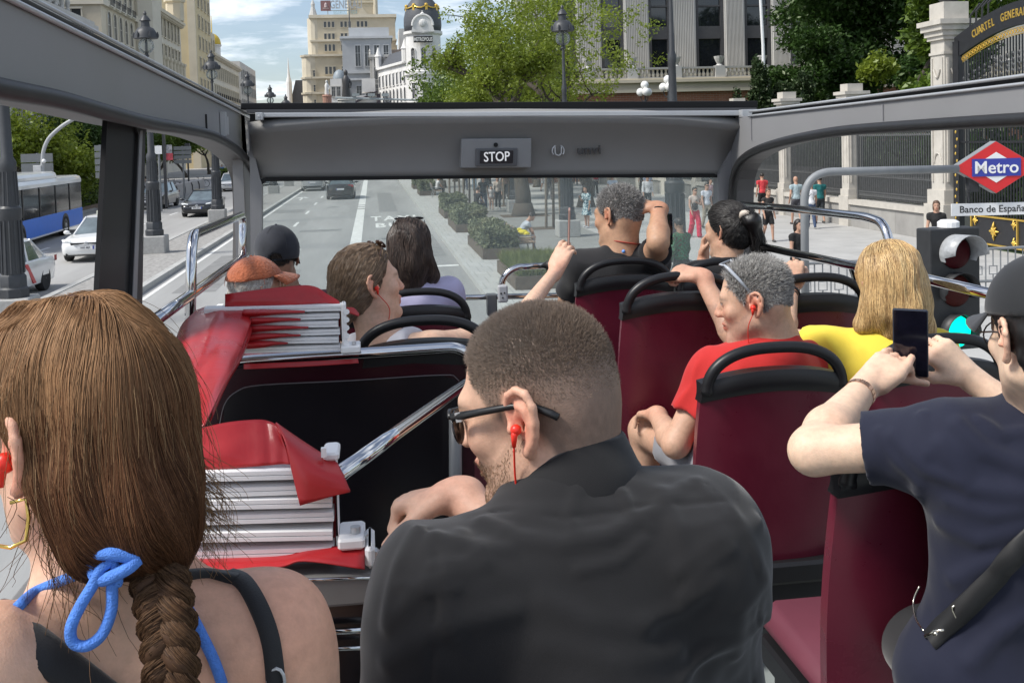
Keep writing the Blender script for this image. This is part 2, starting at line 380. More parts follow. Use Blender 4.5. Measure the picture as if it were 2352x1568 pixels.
for(y0,y1)in((-60,24.6),(25.8,43),(50.6,330)):g.quad((4.6,y0,0.1345),(8.2,y0,0.1345),(8.2,y1,0.1345),(4.6,y1,0.1345))
g.quad((4.6,43,0.1345),(9.6,43,0.1345),(9.6,50.6,0.1345),(4.6,50.6,0.1345));struct('pavement_band',g,M_pave2)
g=MB();g.box((17.7,-60,-0.02),(140,330,0.12));struct('garden_ground',g,M_grass)
# left pavement follows the slip of the opposite kerb
lp=[(-17.2,30),(-17.4,60),(-18.0,72),(-13.9,80),(-13.6,105),(-14.2,150),(-15.5,330),(-70,330),(-70,-60),(-17.2,-60)]
g=MB();g.prism([(x,y,-0.02)for x,y in lp],(0,0,0.15));struct('left_pavement',g,pm('left paving',(0.36,0.35,0.335),0.9,var=0.14,scale=0.6))
g=MB()
for i in range(8):
 a,b=np.array(lp[i-1 if i else 9]+(0,),float),np.array(lp[i if i else 0]+(0,),float)
 if i==0 or i>6:continue
 d=norm(b-a);n=np.array([-d[1],d[0],0])*-1
 g.prism([a+n*0.0+(0,0,-.02),b+n*0.0+(0,0,-.02),b+n*0.22+(0,0,-.02),a+n*0.22+(0,0,-.02)],(0,0,0.165))
struct('left_kerb',g,M_kerb)
# painted markings, 4 mm above the asphalt
g=MB();Z1=0.004
def stripe(x0,x1,y0,y1):g.quad((x0,y0,Z1),(x1,y0,Z1),(x1,y1,Z1),(x0,y1,Z1))
stripe(-0.92,-0.50,-20,59.0);stripe(-0.92,-0.50,59.8,60.8);stripe(-0.92,-0.50,61.5,62.6);stripe(-0.92,-0.50,63.4,160)
for y in np.arange(4.0,180,8.6):stripe(-3.72,-3.58,y+0.9,y+3.6)
stripe(-5.78,-5.66,-20,200)
stripe(0.1,2.45,30.2,30.55)
for y in(23,33.8,37.0):stripe(-3.2,-2.6,y,y+0.16)
for(x,y)in((-5.0,71.5),):
 stripe(x-0.07,x+0.07,y,y+3.2);g.poly([(x-0.5,y+2.6,Z1),(x,y+4.6,Z1),(x-0.12,y+2.9,Z1)]);g.poly([(x+0.5,y+2.6,Z1),(x+0.12,y+2.9,Z1),(x,y+4.6,Z1)])
struct('road_markings',g,M_line)
g=MB()
for x0,x1,y0,y1 in((-5.2,-4.1,27,36),(-3.2,-1.4,44.5,45.6),(0.3,1.3,56,78),(-5.6,-3.9,58,61),(-2.9,-2.2,12,31),(1.5,2.3,33,41),(-1.9,-1.1,84,99)):g.quad((x0,y0,0.002),(x1,y0,0.002),(x1,y1,0.002),(x0,y1,0.002))
struct('road_patches',g,pm('asphalt patch',(0.21,0.21,0.206),0.95,var=0.2,scale=2.0,bump=0.25,bscale=90))
for x_,y_ in((-4.6,47),(-2.4,62),(0.6,40)):g=MB();g.lathe([(0.36,0.003),(0.34,0.006)],(x_,y_,0),20);struct('manhole_cover',g,pm('iron cover',(0.12,0.12,0.12),0.6,var=0.3,scale=30))
o=text_mesh('road_lettering','TAXI',M_line,4.4,(0.98,50.9,0.001),(1,0,0),(0,1,0),depth=0.003,sx=0.20,spacing=1.25,bold=0.02);o['kind']='structure'
o=text_mesh('road_lettering','BUS',M_line,3.4,(0.90,46.6,0.001),(1,0,0),(0,1,0),depth=0.003,sx=0.27,spacing=1.2,bold=0.02);o['kind']='structure'
g=MB()
stripe(-8.48,-8.34,-20,200)
for y in np.arange(6,190,9.0):stripe(-11.5,-11.38,y,y+2.6)
for y in np.arange(3,70,9.0):stripe(-14.75,-14.63,y,y+2.6)
x,y=-12.6,39.6
stripe(x-0.08,x+0.08,y,y+2.4);g.poly([(x-0.55,y+.5,Z1),(x,y-1.8,Z1),(x+0.55,y+.5,Z1)])
struct('opposite_road_markings',g,M_line)
# ================================================================== buildings
M_glassdark=pm('window glass',(0.030,0.034,0.040),0.12,var=0.4,scale=1.5,spec=0.8)
def stone(name,col,rough=0.85,var=0.10,sc=0.35,bump=0.08):return pm(name,col,rough,var=var,scale=sc,bump=bump,bscale=8)
_win={}
def window_mesh(w_,h_,trim,arch=False,rail=False,mull=True):
 """frame, sill and pane of one window as one mesh; local x along the wall, -y outwards, z up from the sill"""
 key=(round(w_,2),round(h_,2),trim.name,arch,rail,mull)
 if key in _win:return _win[key]
 mb=MB();gl=MB();hw=w_/2;t=0.16
 def bx(a,b):mb.box(a,b)
 bx((-hw-t,-0.14,-0.12),(-hw,0.05,h_));bx((hw,-0.14,-0.12),(hw+t,0.05,h_));bx((-hw-t-0.1,-0.24,-0.26),(hw+t+0.1,0.05,-0.12))
 top=h_
 if arch:
  n=8;o_=[];i_=[]
  for k in range(n+1):
   a=math.pi*k/n;o_.append((math.cos(a)*(hw+t),h_+math.sin(a)*(hw+t)));i_.append((math.cos(a)*hw,h_+math.sin(a)*hw))
  for k in range(n):mb.prism([(o_[k][0],0.05,o_[k][1]),(o_[k+1][0],0.05,o_[k+1][1]),(i_[k+1][0],0.05,i_[k+1][1]),(i_[k][0],0.05,i_[k][1])],(0,-0.19,0))
  gl.poly([(hw,-0.02,-0.12)]+[(x_,-0.02,z_)for x_,z_ in i_]+[(-hw,-0.02,-0.12)])
 else:
  bx((-hw-t-0.05,-0.2,h_),(hw+t+0.05,0.05,h_+0.24));gl.poly([(hw,-0.02,-0.12),(hw,-0.02,h_),(-hw,-0.02,h_),(-hw,-0.02,-0.12)])
 if mull:
  bx((-0.035,-0.06,-0.1),(0.035,-0.021,h_));bx((-hw,-0.055,h_*0.62),(hw,-0.022,h_*0.62+0.06))
 nv=len(mb.f)
 if rail:
  bx((-hw-0.3,-0.62,-0.2),(hw+0.3,-0.14,-0.08))
 me=bpy.data.meshes.new('window');nb=len(mb.v);nfm=len(mb.f)
 rl=MB()
 if rail:
  rl.box((-hw-0.28,-0.60,0.78),(hw+0.28,-0.55,0.84))
  for k in range(9):x_=-hw-0.26+(w_+0.52)*k/8;rl.box((x_-0.02,-0.59,-0.08),(x_+0.02,-0.56,0.78))
 allv=mb.v+gl.v+rl.v;allf=mb.f+[tuple(i+nb for i in f)for f in gl.f]+[tuple(i+nb+len(gl.v)for i in f)for f in rl.f]
 me.from_pydata(allv,[],allf)
 for q in(trim,M_glassdark,pm('balcony iron',(0.03,0.03,0.032),0.6)):me.materials.append(q)
 idx=np.zeros(len(allf),np.int32);idx[nfm:nfm+len(gl.f)]=1;idx[nfm+len(gl.f):]=2;me.polygons.foreach_set('material_index',idx)
 _win[key]=me;return me
def put_window(parent,me,p,rz,name='window'):
 o=bpy.data.objects.new(name,me);C.objects.link(o);o.parent=parent;o.location=tuple(np.asarray(p,float)-origin_of(parent));o.rotation_euler=(0,0,rz);return o
def facade(parent,a,b,z0,floors,fh,n,ww,wh,trim,arch=(),rail=(),skip=None,mull=True,stop=99):
 """rows of windows on the vertical wall from a to b (seen with a on the left); floors counts upwards from z0"""
 a=np.array([a[0],a[1],0.0]);b=np.array([b[0],b[1],0.0]);d=norm(b-a);L=np.linalg.norm(b-a);rz=math.atan2(d[1],d[0]);k=0
 for f in range(floors):
  for i in range(n):
   if skip and skip(f,i):continue
   if k>=stop:return
   k+=1
   p=a+d*L*(i+0.5)/n;p[2]=z0+f*fh
   put_window(parent,window_mesh(ww,wh,trim,f in arch,f in rail,mull),p,rz)
def block(parent,name,x0,x1,y0,y1,z0,z1,m,rz=0.0,piv=None,bev=0):
 mb=MB();vs=[(x0,y0),(x1,y0),(x1,y1),(x0,y1)]
 if rz:
  piv=piv or(x0,y0);c,s_=math.cos(rz),math.sin(rz);vs=[((x-piv[0])*c-(y-piv[1])*s_+piv[0],(x-piv[0])*s_+(y-piv[1])*c+piv[1])for x,y in vs]
 mb.prism([(x,y,z0)for x,y in vs],(0,0,z1-z0));return mb.build(name,m,parent)
def cornice(parent,name,x0,x1,y0,y1,z,m,out=0.6,h=0.7,dent=True):
 mb=MB();mb.box((x0-out*0.45,y0-out*0.45,z-h*0.5),(x1+out*0.45,y1+out*0.45,z));mb.box((x0-out,y0-out,z),(x1+out,y1+out,z+h*0.45));mb.box((x0-out*0.7,y0-out*0.7,z+h*0.45),(x1+out*0.7,y1+out*0.7,z+h*0.75))
 if dent:
  n=int((y1-y0)/0.9)
  for i in range(n):y_=y0+(i+0.5)*(y1-y0)/n;mb.box((x1+out*0.45,y_-0.18,z-h*0.42),(x1+out*0.85,y_+0.18,z-0.003))
  n=int((x1-x0)/0.9)
  for i in range(n):x_=x0+(i+0.5)*(x1-x0)/n;mb.box((x_-0.18,y0-out*0.85,z-h*0.42),(x_+0.18,y0-out*0.45,z-0.003))
 return mb.build(name,m,parent)
S_grey=stone('grey stone',(0.40,0.395,0.375));S_greyL=stone('light grey stone',(0.50,0.49,0.465));S_cream=stone('cream stucco',(0.58,0.52,0.41));S_creamL=stone('pale cream trim',(0.62,0.58,0.49))
S_yel=stone('yellow render',(0.60,0.50,0.31),var=0.07);S_white=stone('white stone',(0.70,0.69,0.67));S_sand=stone('sandstone',(0.54,0.47,0.345));S_sandL=stone('pale sandstone',(0.58,0.52,0.405))
S_slate=pm('slate roof',(0.075,0.08,0.09),0.6,var=0.2,scale=2);S_gold=pm('gilding',(0.72,0.48,0.10),0.35,metal=0.6,var=0.2,scale=3)
# --- left row of the street, near to far
b=thing('stone_building','grey stone building with a heavy carved cornice at the left end of the street row','building',(-40,80,0),group='buildings along the left side')
block(b,'wall',-62,-32,62,124,0,17.5,S_grey);cornice(b,'cornice',-62,-32,62,124,17.5,S_greyL,1.1,1.6)
block(b,'attic',-62,-34.2,62,121,19.1,26,S_grey);cornice(b,'attic_cornice',-62,-34.2,62,121,26,S_greyL,0.8,1.1)
facade(b,(-32,63),(-32,123),2.0,4,4.0,14,1.6,2.5,S_greyL);facade(b,(-34.2,64),(-34.2,120),20.4,1,4,12,1.5,2.6,S_greyL,arch=(0,))
mb=MB()
for i in range(10):
 y_=66+i*5.8;mb.lathe([(0.42,4),(0.36,12.6),(0.5,13.0),(0.5,13.4)],(-31.5,y_,2.0),10)
mb.build('half_columns',S_greyL,b);mb=MB()
for i in range(26):y_=63.5+i*2.2;mb.box((-34.3,y_-0.28,19.2),(-33.75,y_+0.28,25.6));mb.lathe([(0.28,19.2),(0.16,19.5),(0.30,20.1),(0.18,20.5),(0.05,20.9)],(-32.4,y_,0),8)
for z_ in(16.4,20.1,22.9,24.6):mb.box((-34.5,61.8,z_),(-33.6 if z_>19 else-31.4,121.6 if z_>19 else 124.4,z_+0.45))
mb.build('carved_mouldings',S_greyL,b)
b=thing('cream_building','tall cream corner building with large dark windows beside the grey stone building','building',(-40,142,0),group='buildings along the left side')
block(b,'wall',-58,-32,131,154,0,41,S_cream);mb=MB();mb.box((-58.15,130.7,21.6),(-31.6,154.2,22.4));mb.box((-58.1,130.8,30.0),(-31.75,154.1,30.5));mb.build('string_courses',S_creamL,b)
cornice(b,'cornice',-58,-32,131,154,41,S_creamL,1.0,1.2)
facade(b,(-44,131),(-32.6,131),2.4,10,4.0,2,2.3,2.7,S_creamL,stop=20);facade(b,(-32,133),(-32,148),2.4,9,3.9,5,1.5,2.4,S_creamL,arch=(4,),rail=(2,5))
mb=MB();mb.lathe([(2.6,0),(2.6,25.2),(3.1,25.6),(3.1,26.6),(2.4,27),(2.4,38),(2.9,38.6),(2.9,39.2),(1.4,42),(0.1,45)],(-31.6,152,0),8);mb.build('corner_tower',S_creamL,b)
b=thing('ornate_building','cream stone building with arcades and a small corner turret before the yellow block','building',(-40,168,0),group='buildings along the left side')
block(b,'wall',-58,-32,156,184,0,25.0,S_creamL);block(b,'upper_storey',-58,-32.6,156,172,25.0,33.5,S_creamL);cornice(b,'cornice',-58,-32,156.2,184,25.0,S_sandL,0.8,1.0);cornice(b,'upper_cornice',-58,-32.6,156.2,172,33.5,S_sandL,0.8,1.0)
facade(b,(-32,157),(-32,183),2.2,6,3.9,9,1.4,2.5,S_sandL,arch=(5,3),rail=(2,));facade(b,(-32.6,157),(-32.6,171),26.5,2,3.6,5,1.2,2.1,S_sandL,arch=(1,))
mb=MB()
for i in range(10):mb.lathe([(0.45,0),(0.38,5.5),(0.55,5.8),(0.55,6.2)],(-31.6,157+i*2.9,12.2),8)
mb.build('columns',S_sandL,b);mb=MB();mb.lathe([(1.5,0),(1.5,3),(1.8,3.2),(1.8,3.6),(1.0,4.4),(0.2,5.2),(0.1,6.4),(0.02,8)],(-32.4,182,25.6),8);mb.build('turret',S_sandL,b)
b=thing('yellow_block','tall plain yellow apartment block with a blank side wall above the ornate building','building',(-40,207,0),group='buildings along the left side')
block(b,'wall',-62,-32,199,219,0,44,S_yel);facade(b,(-32,202),(-32,218),3,10,4.0,4,1.4,2.2,S_sandL);mb=MB();mb.box((-33.2,198.75,0),(-31.8,199.3,44.3));mb.box((-62.2,198.8,43.6),(-31.6,219.2,44.6));mb.build('quoin',S_sandL,b)
facade(b,(-46,199),(-40,199),24.0,2,9,1,0.7,1.3,S_sandL,mull=False)
b=thing('domed_building','long cream building with a small yellow dome on its roof','building',(-40,238,0),group='buildings along the left side')
block(b,'wall',-60,-32,219.3,262,0,23.0,S_creamL);block(b,'mansard',-60,-33,219.5,231,23.0,28.5,S_sandL);cornice(b,'cornice',-60,-32,219.4,262,23.0,S_sandL,0.8,0.9)
facade(b,(-32,220),(-32,261),2.4,5,4.1,13,1.4,2.4,S_sandL,rail=(1,3));facade(b,(-33,220),(-33,230.5),24.2,1,3,3,1.3,2.3,S_sandL,arch=(0,))
mb=MB();mb.lathe([(1.75,23.5),(1.75,26.2),(2.0,26.3),(2.0,26.6)],(-34,234,0),14);mb.build('drum',S_white,b)
mb=MB();mb.lathe([(1.9*math.cos(t),26.6+2.5*math.sin(t))for t in np.linspace(0,1.5,9)]+[(0.12,29.3),(0.06,33)],(-34,234,0),16);mb.build('dome',pm('yellow tiles',(0.66,0.46,0.05),0.5),b,smooth=True)
b=thing('grey_block','narrow pale grey block that closes the left row in the distance','building',(-40,275,0),group='buildings along the left side')
block(b,'wall',-60,-32,265,300,0,25.5,S_greyL);facade(b,(-32,266),(-32,299),2.5,6,3.8,9,1.5,2.1,S_grey)
# --- end of the street
b=thing('insurance_building','tall sandy office building with setbacks and a rooftop sign at the end of the street','building',(-12,310,0),group='buildings at the end of the street')
block(b,'wall',-17.5,8,300,330,0,29.5,S_sand);block(b,'upper_storeys',-15.8,8,301,330,29.5,40.6,S_sand)
mb=MB();mb.lathe([(2.6,0),(2.6,29.4)],(-16.5,302.2,0),12);mb.lathe([(2.2,29.4),(2.2,40.4)],(-15,303,0),12);mb.build('rounded_corner',S_sandL,b)
mb=MB()
for z_ in(14.3,18.6,23.0,29.3):mb.box((-18.2,299.2,z_),(8.4,330,z_+0.55));mb.lathe([(3.0,0),(3.1,0.5)],(-16.5,302.2,z_+0.01),12)
mb.box((-16.4,300.4,33.6),(8.3,330,34.1));mb.box((-16.6,300.2,40.3),(8.4,330,41.2));mb.build('cornices',S_sandL,b)
for xa,xb in((-12.6,-9.2),(-7.9,-4.5),(-3.2,0.2)):
 facade(b,(xa,300),(xb,300),2.6,6,4.35,3,0.75,2.0,S_sandL,arch=(4,),mull=False);facade(b,(xa,301),(xb,301),31.0,3,3.4,3,0.7,1.5,S_sandL,arch=(0,),mull=False)
facade(b,(-17.4,299.8),(-14.4,299.8),2.6,6,4.2,1,1.2,1.8,S_sandL)
mb=MB();mb.box((-11.3,303,41.2),(-11.1,303.2,44.0));mb.box((-3.0,303,41.2),(-2.8,303.2,44.0));mb.box((-11.4,303,42.6),(-2.6,303.1,42.8));mb.build('sign_frame',S_grey,b)
text_mesh('lettering','GENERALI',pm('rooftop letters',(0.34,0.36,0.38),0.5,var=0),3.3,(-5.9,302.9,44.3),(1,0,0),(0,0,1),b,0.1,sx=0.62,bold=0.015)
mb=MB();mb.box((-13.2,302.8,42.6),(-10.3,303.0,45.6));e=mb.build('emblem',pm('maroon panel',(0.23,0.12,0.12),0.5),b)
mb=MB();mb.box((-12.6,302.74,43.2),(-10.9,302.79,43.5));mb.lathe([(0.5,0),(0.42,1.0),(0.1,1.4)],(-11.7,302.78,43.6),8);mb.build('crest',pm('pale emblem',(0.42,0.33,0.33),0.5),e)
text_mesh('small_lettering','SEGUROS DE VIDA',pm('teal letters',(0.30,0.44,0.45),0.5,var=0),1.5,(-6.2,302.95,42.1),(1,0,0),(0,0,1),b,0.08,sx=0.55)
mb=MB();mb.lathe([(1.2,0),(0.9,1.2),(0.5,2.6),(0.6,3.4),(0.15,4.6)],(-15.4,303,41.2),8);mb.build('roof_statue',S_greyL,b)
b=thing('tower_building','sandstone tower with corner pinnacles rising behind the office building','building',(0,345,0),group='buildings at the end of the street')
block(b,'wall',-5.6,2.8,338,346,0,60,S_sand);block(b,'shoulder',-6,9.5,339,350,0,36,S_sandL)
facade(b,(-4.6,338),(1.8,338),51.0,2,4.2,5,0.6,2.0,S_sandL,mull=False);facade(b,(-3.8,338),(1.0,338),40.0,1,4.2,3,0.8,2.2,S_sandL,mull=False)
mb=MB();mb.box((-5.9,337.6,49.6),(3.1,346.4,50.1));mb.box((-5.9,337.6,43.9),(3.1,346.4,44.4));mb.prism([(-3.7,337.75,45.0),(0.9,337.75,45.0),(-1.4,337.75,48.2)],(0,0.24,0))
for x_ in(-5.6,2.8):mb.lathe([(0.75,0),(0.75,52),(1.0,52.4),(0.6,53),(0.1,58)],(x_,338,0),8)
mb.build('pinnacles',S_sandL,b)
b=thing('grey_corner_building','blue grey corner building with tall windows in front of the sandy tower','building',(0,275,0),group='buildings at the end of the street')
block(b,'wall',-6.6,6,270,296,0,31.5,pm('blue grey stone',(0.40,0.415,0.43),0.85,var=0.1,scale=0.4));BG=pm('pale blue grey trim',(0.50,0.515,0.53),0.85,var=0.08,scale=0.4)
block(b,'penthouse',-4.9,5.5,271.5,294,31.5,34.2,BG);mb=MB()
for z_ in(13.6,20.4,22.2,31.2):mb.box((-7.2,269.4,z_),(6.4,296,z_+0.6))
mb.build('cornices',BG,b);facade(b,(-3.9,270),(5.8,270),24.2,1,6,4,1.25,5.2,BG);facade(b,(-3.9,270),(5.8,270),15.4,1,6,4,1.25,3.6,BG);facade(b,(-3.9,270),(5.8,270),3,3,3.6,4,1.25,2.4,BG)
facade(b,(-6.6,294),(-6.6,272),24.0,1,6,5,2.0,5.2,BG);facade(b,(-6.6,294),(-6.6,272),15.4,1,6,5,2.0,3.6,BG);facade(b,(-6.6,294),(-6.6,272),3,3,3.6,5,1.6,2.4,BG)
mb=MB();mb.lathe([(0.3,34),(0.14,36),(0.05,42)],(-4.6,272,0),8);mb.build('spire',S_slate,b)
b=thing('pink_building','pinkish apartment building with a flat grey rooftop box left of the black dome','building',(8,290,0),group='buildings at the end of the street')
block(b,'wall',5.4,16.5,284,300,0,29.5,stone('pink render',(0.55,0.42,0.35)));block(b,'rooftop_box',8.6,16.4,287,299,29.5,35.5,S_greyL);facade(b,(5.8,284),(11.8,284),20.5,2,4,4,0.8,1.9,S_creamL,mull=False)
b=thing('columned_building','grey building with a row of tall pilasters beside the white domed building','building',(4,262,0),group='buildings at the end of the street')
block(b,'wall',0.6,8,262,282,0,25.6,S_grey);cornice(b,'cornice',0.6,8,262,282,25.6,S_greyL,0.6,0.9);mb=MB()
for i in range(6):mb.box((0.25,263+i*3.1,9),(0.75,263.7+i*3.1,25.2))
for i in range(4):mb.box((0.8+i*1.5,261.65,9),(1.35+i*1.5,262.15,25.2))
for i in range(8):mb.lathe([(0.22,26.2),(0.3,26.6),(0.12,27.0),(0.3,27.3),(0.05,27.8)],(0.4,262.4+i*2.4,0),8)
mb.build('pilasters',S_greyL,b);facade(b,(0.6,281),(0.6,263),3,5,4.3,6,1.2,2.9,S_greyL);facade(b,(0.8,262),(6,262),3,5,4.3,3,0.9,2.9,S_greyL)
b=thing('white_apartment_house','low white apartment house with green balconies below the sandy office building','building',(-6,285,0),group='buildings at the end of the street')
block(b,'wall',-9.6,-6.8,258,298,0,20.2,S_white);block(b,'front_wall',-9.0,-2.0,299,299.6,0,16,S_white);facade(b,(-9.6,296),(-9.6,259),4.0,4,4.0,10,1.2,2.4,S_greyL,rail=(1,2,3));facade(b,(-9.5,258),(-6.9,258),4.0,4,4.0,2,0.8,2.2,S_greyL)
mb=MB();mb.lathe([(1.7*math.cos(t)*1.0,20.2+2.6*math.sin(t))for t in np.linspace(0,1.45,8)],(-7.4,263,0),12);mb.build('roof_dome',pm('zinc roof',(0.24,0.28,0.31),0.5),b,smooth=True)
b=thing('shop_building','pale building with a dark canopy and dark vertical banners in front of the pilastered building','building',(-1,250,0),group='buildings at the end of the street')
block(b,'wall',-3.4,1.6,250,257,0,15.6,S_white);mb=MB();mb.prism([(-4.2,248.6,13.4),(-4.2,257,13.4),(2.0,257,16.2),(2.0,248.6,16.2)],(0,0,0.5));mb.box((1.7,248.8,0),(2.5,249.6,15.8));mb.build('canopy',pm('dark canopy',(0.045,0.035,0.045),0.5),b)
facade(b,(-3.2,250),(1.4,250),3.2,3,3.5,5,0.55,1.9,S_greyL,rail=(1,2),mull=False);block(b,'upper_wall',-1.8,1.4,250.5,257,16.4,19.6,S_white)
b=thing('white_domed_building','white ornate corner building crowned by a black dome with gold garlands','building',(12,240,0),group='buildings at the end of the street')
cx,cy=12.6,238.0
mb=MB();mb.lathe([(4.3,0),(4.3,12.0),(4.7,12.2),(4.7,12.9),(4.1,13),(4.1,19.0),(4.6,19.3),(4.6,20.0),(4.0,20.2),(4.0,28.2),(4.5,28.6),(4.5,29.2)],(cx,cy,0),28);mb.build('rotunda',S_white,b)
mb=MB();mb.lathe([(4.15,29.2),(4.35,30.6),(4.3,32.2),(3.9,34.0),(3.2,35.6),(2.4,36.6),(2.0,37.0),(2.1,37.6)],(cx,cy,0),28);mb.build('dome',S_slate,b,smooth=True)
mb=MB()
for k in range(8):
 a=math.pi*2*k/8+0.2;q=np.array([math.cos(a),math.sin(a)]);mb.box((-0.28,-0.2,-0.9),(0.28,0.2,0.9),rotm(a+math.pi/2),(cx+q[0]*3.72,cy+q[1]*3.72,34.1));mb.sphere((cx+q[0]*3.72,cy+q[1]*3.72,35.0),0.42,8,6)
 a2=a+math.pi/8
 mb.tube([(cx+math.cos(a+math.pi/4*t)*(3.75+0.25*math.sin(math.pi*t)),cy+math.sin(a+math.pi/4*t)*(3.75+0.25*math.sin(math.pi*t)),34.9-0.55*math.sin(math.pi*t))for t in np.linspace(0,1,7)],0.16,6)
mb.lathe([(2.2,37.6),(2.5,38.0),(1.5,38.4),(1.3,41),(1.7,41.4),(0.5,43.4),(0.3,46)],(cx,cy,0),14)
for k in range(8):a=math.pi*2*k/8;mb.sphere((cx+2.2*math.cos(a),cy+2.2*math.sin(a),37.8),0.5,8,6)
mb.build('gilded_crown',S_gold,b)
mb=MB()
for k in range(10):
 a=-math.pi/2+(k-4.5)*0.42
 for dz in(0.0,):mb.lathe([(0.34,0),(0.30,10.6),(0.42,10.9)],(cx+4.62*math.cos(a),cy+4.62*math.sin(a),1.2),8)
mb.build('columns',S_white,b)
ctr=np.array([cx,cy]);fd=-math.pi/2-0.05
for k in(-1,0,1):
 a=fd+k*0.62
 for z_,r_,w_,h_,ar in((3.0,4.32,0.9,4.6,True),(14.0,4.12,0.9,3.4,False),(21.2,4.02,1.0,3.6,True),(8.6,4.32,0.9,2.2,False)):
  put_window(b,window_mesh(w_,h_,S_white,ar,False),(cx+r_*math.cos(a),cy+r_*math.sin(a),z_),a+math.pi/2)
mb=MB();R_=rotm(fd+math.pi/2);n=14
prof=[(-2.6,28.8)]+[(2.3*math.cos(t),30.2+2.4*math.sin(t))for t in np.linspace(math.pi,0,n)]+[(2.6,28.8)]
mb.prism([np.array([x_,-4.5,0])@R_.T+np.array([cx,cy,z_])for x_,z_ in prof],np.array([0,0.9,0])@R_.T)
mb.tube([np.array([2.35*math.cos(t),-4.55,0])@R_.T+np.array([cx,cy,30.2+2.45*math.sin(t)])for t in np.linspace(0,math.pi,14)],0.25,6);mb.sphere(np.array([0,-4.5,0])@R_.T+np.array([cx,cy,30.8]),(0.9,0.4,0.9),10,7);mb.lathe([(0.4,0),(0.5,0.4),(0.1,0.8),(0.2,1.1)],np.array([0,-4.3,0])@R_.T+np.array([cx,cy,32.5]),8)
mb.build('pediment',S_white,b)
sg=MB();sg.box((-2.15,-5.05,26.4),(2.15,-4.45,27.75),R_,(cx,cy,0));e=sg.build('name_sign',pm('black sign',(0.012,0.012,0.012),0.5),b)
text_mesh('lettering','METROPOLIS',pm('white letters',(0.75,0.75,0.72),0.6,var=0),1.15,np.array([0,-5.07,0])@R_.T+np.array([cx,cy,27.02]),R_@np.array([1,0,0]),(0,0,1),e,0.02,sx=0.62,bold=0.02)
# left wing
A_=np.array([8.6,239.5]);B_=np.array([2.3,262.0])
d_=norm(B_-A_);nrm=np.array([-d_[1],d_[0]])if True else 0
out_=np.array([-abs(d_[1]),-abs(d_[0])]);back=-out_*9
mb=MB();mb.prism([(A_[0],A_[1],0),(B_[0],B_[1],0),(B_[0]+back[0],B_[1]+back[1],0),(A_[0]+back[0],A_[1]+back[1],0)],(0,0,22.5));mb.build('wing_wall',S_white,b)
mb=MB()
for z_,o_ in((12.2,.5),(22.3,.6),(5.5,.3)):
 mb.prism([(A_[0]+out_[0]*o_,A_[1]+out_[1]*o_,z_),(B_[0]+out_[0]*o_,B_[1]+out_[1]*o_,z_),(B_[0]-out_[0],B_[1]-out_[1],z_),(A_[0]-out_[0],A_[1]-out_[1],z_)],(0,0,0.6))
for t in(0.03,0.97):
 q=A_+(B_-A_)*t;mb.lathe([(0.8,22.5),(0.8,25.5),(1.0,25.7),(0.7,26.2),(0.3,27.4),(0.1,28)],(q[0],q[1],0),8)
mb.build('wing_cornices',S_white,b)
mb=MB();q1=A_+(B_-A_)*0.08;q2=A_+(B_-A_)*0.92;mb.prism([(q1[0],q1[1],22.9),(q2[0],q2[1],22.9),(q2[0]-out_[0]*2.5,q2[1]-out_[1]*2.5,26.2),(q1[0]-out_[0]*2.5,q1[1]-out_[1]*2.5,26.2)],(0.5,0.5,0));mb.build('mansard',S_slate,b)
facade(b,(B_[0],B_[1]),(A_[0],A_[1]),1.2,2,5.6,8,1.25,3.2,S_white,rail=(0,));facade(b,(B_[0],B_[1]),(A_[0],A_[1]),13.6,2,4.3,8,1.2,2.7,S_white,arch=(0,),mull=False)
b=thing('spired_house','small far house with a slate roof and a white spire','building',(-24,330,0),group='buildings at the end of the street')
block(b,'wall',-25,-17.6,330,345,0,17,S_creamL);mb=MB();mb.prism([(-25,330,17),(-17.6,330,17),(-18.6,330,24.6),(-23,330,24.6)],(0,15,0));mb.build('roof',S_slate,b)
mb=MB();mb.lathe([(0.9,0),(0.9,24),(0.4,26),(0.05,31.5)],(-25,329.4,0),8);mb.build('spire',S_white,b);facade(b,(-24,330),(-18,330),3,4,3.5,4,0.9,1.8,S_sandL)
b=thing('low_house','low pink roofed house at the far end of the street below the spire','building',(-28,300,0),group='buildings at the end of the street')
mb=MB();mb.box((-25.5,301,0),(-18.8,318,11.6));mb.build('wall',S_cream,b);mb=MB();mb.prism([(-26.2,300.6,11.6),(-18.2,300.6,11.6),(-20.2,300.6,14.6),(-24,300.6,14.6)],(0,18,0));mb.build('roof',pm('faded tiles',(0.42,0.30,0.25),0.9),b);facade(b,(-25.2,301),(-19.2,301),2.5,3,3,5,0.7,1.6,S_sandL,mull=False)
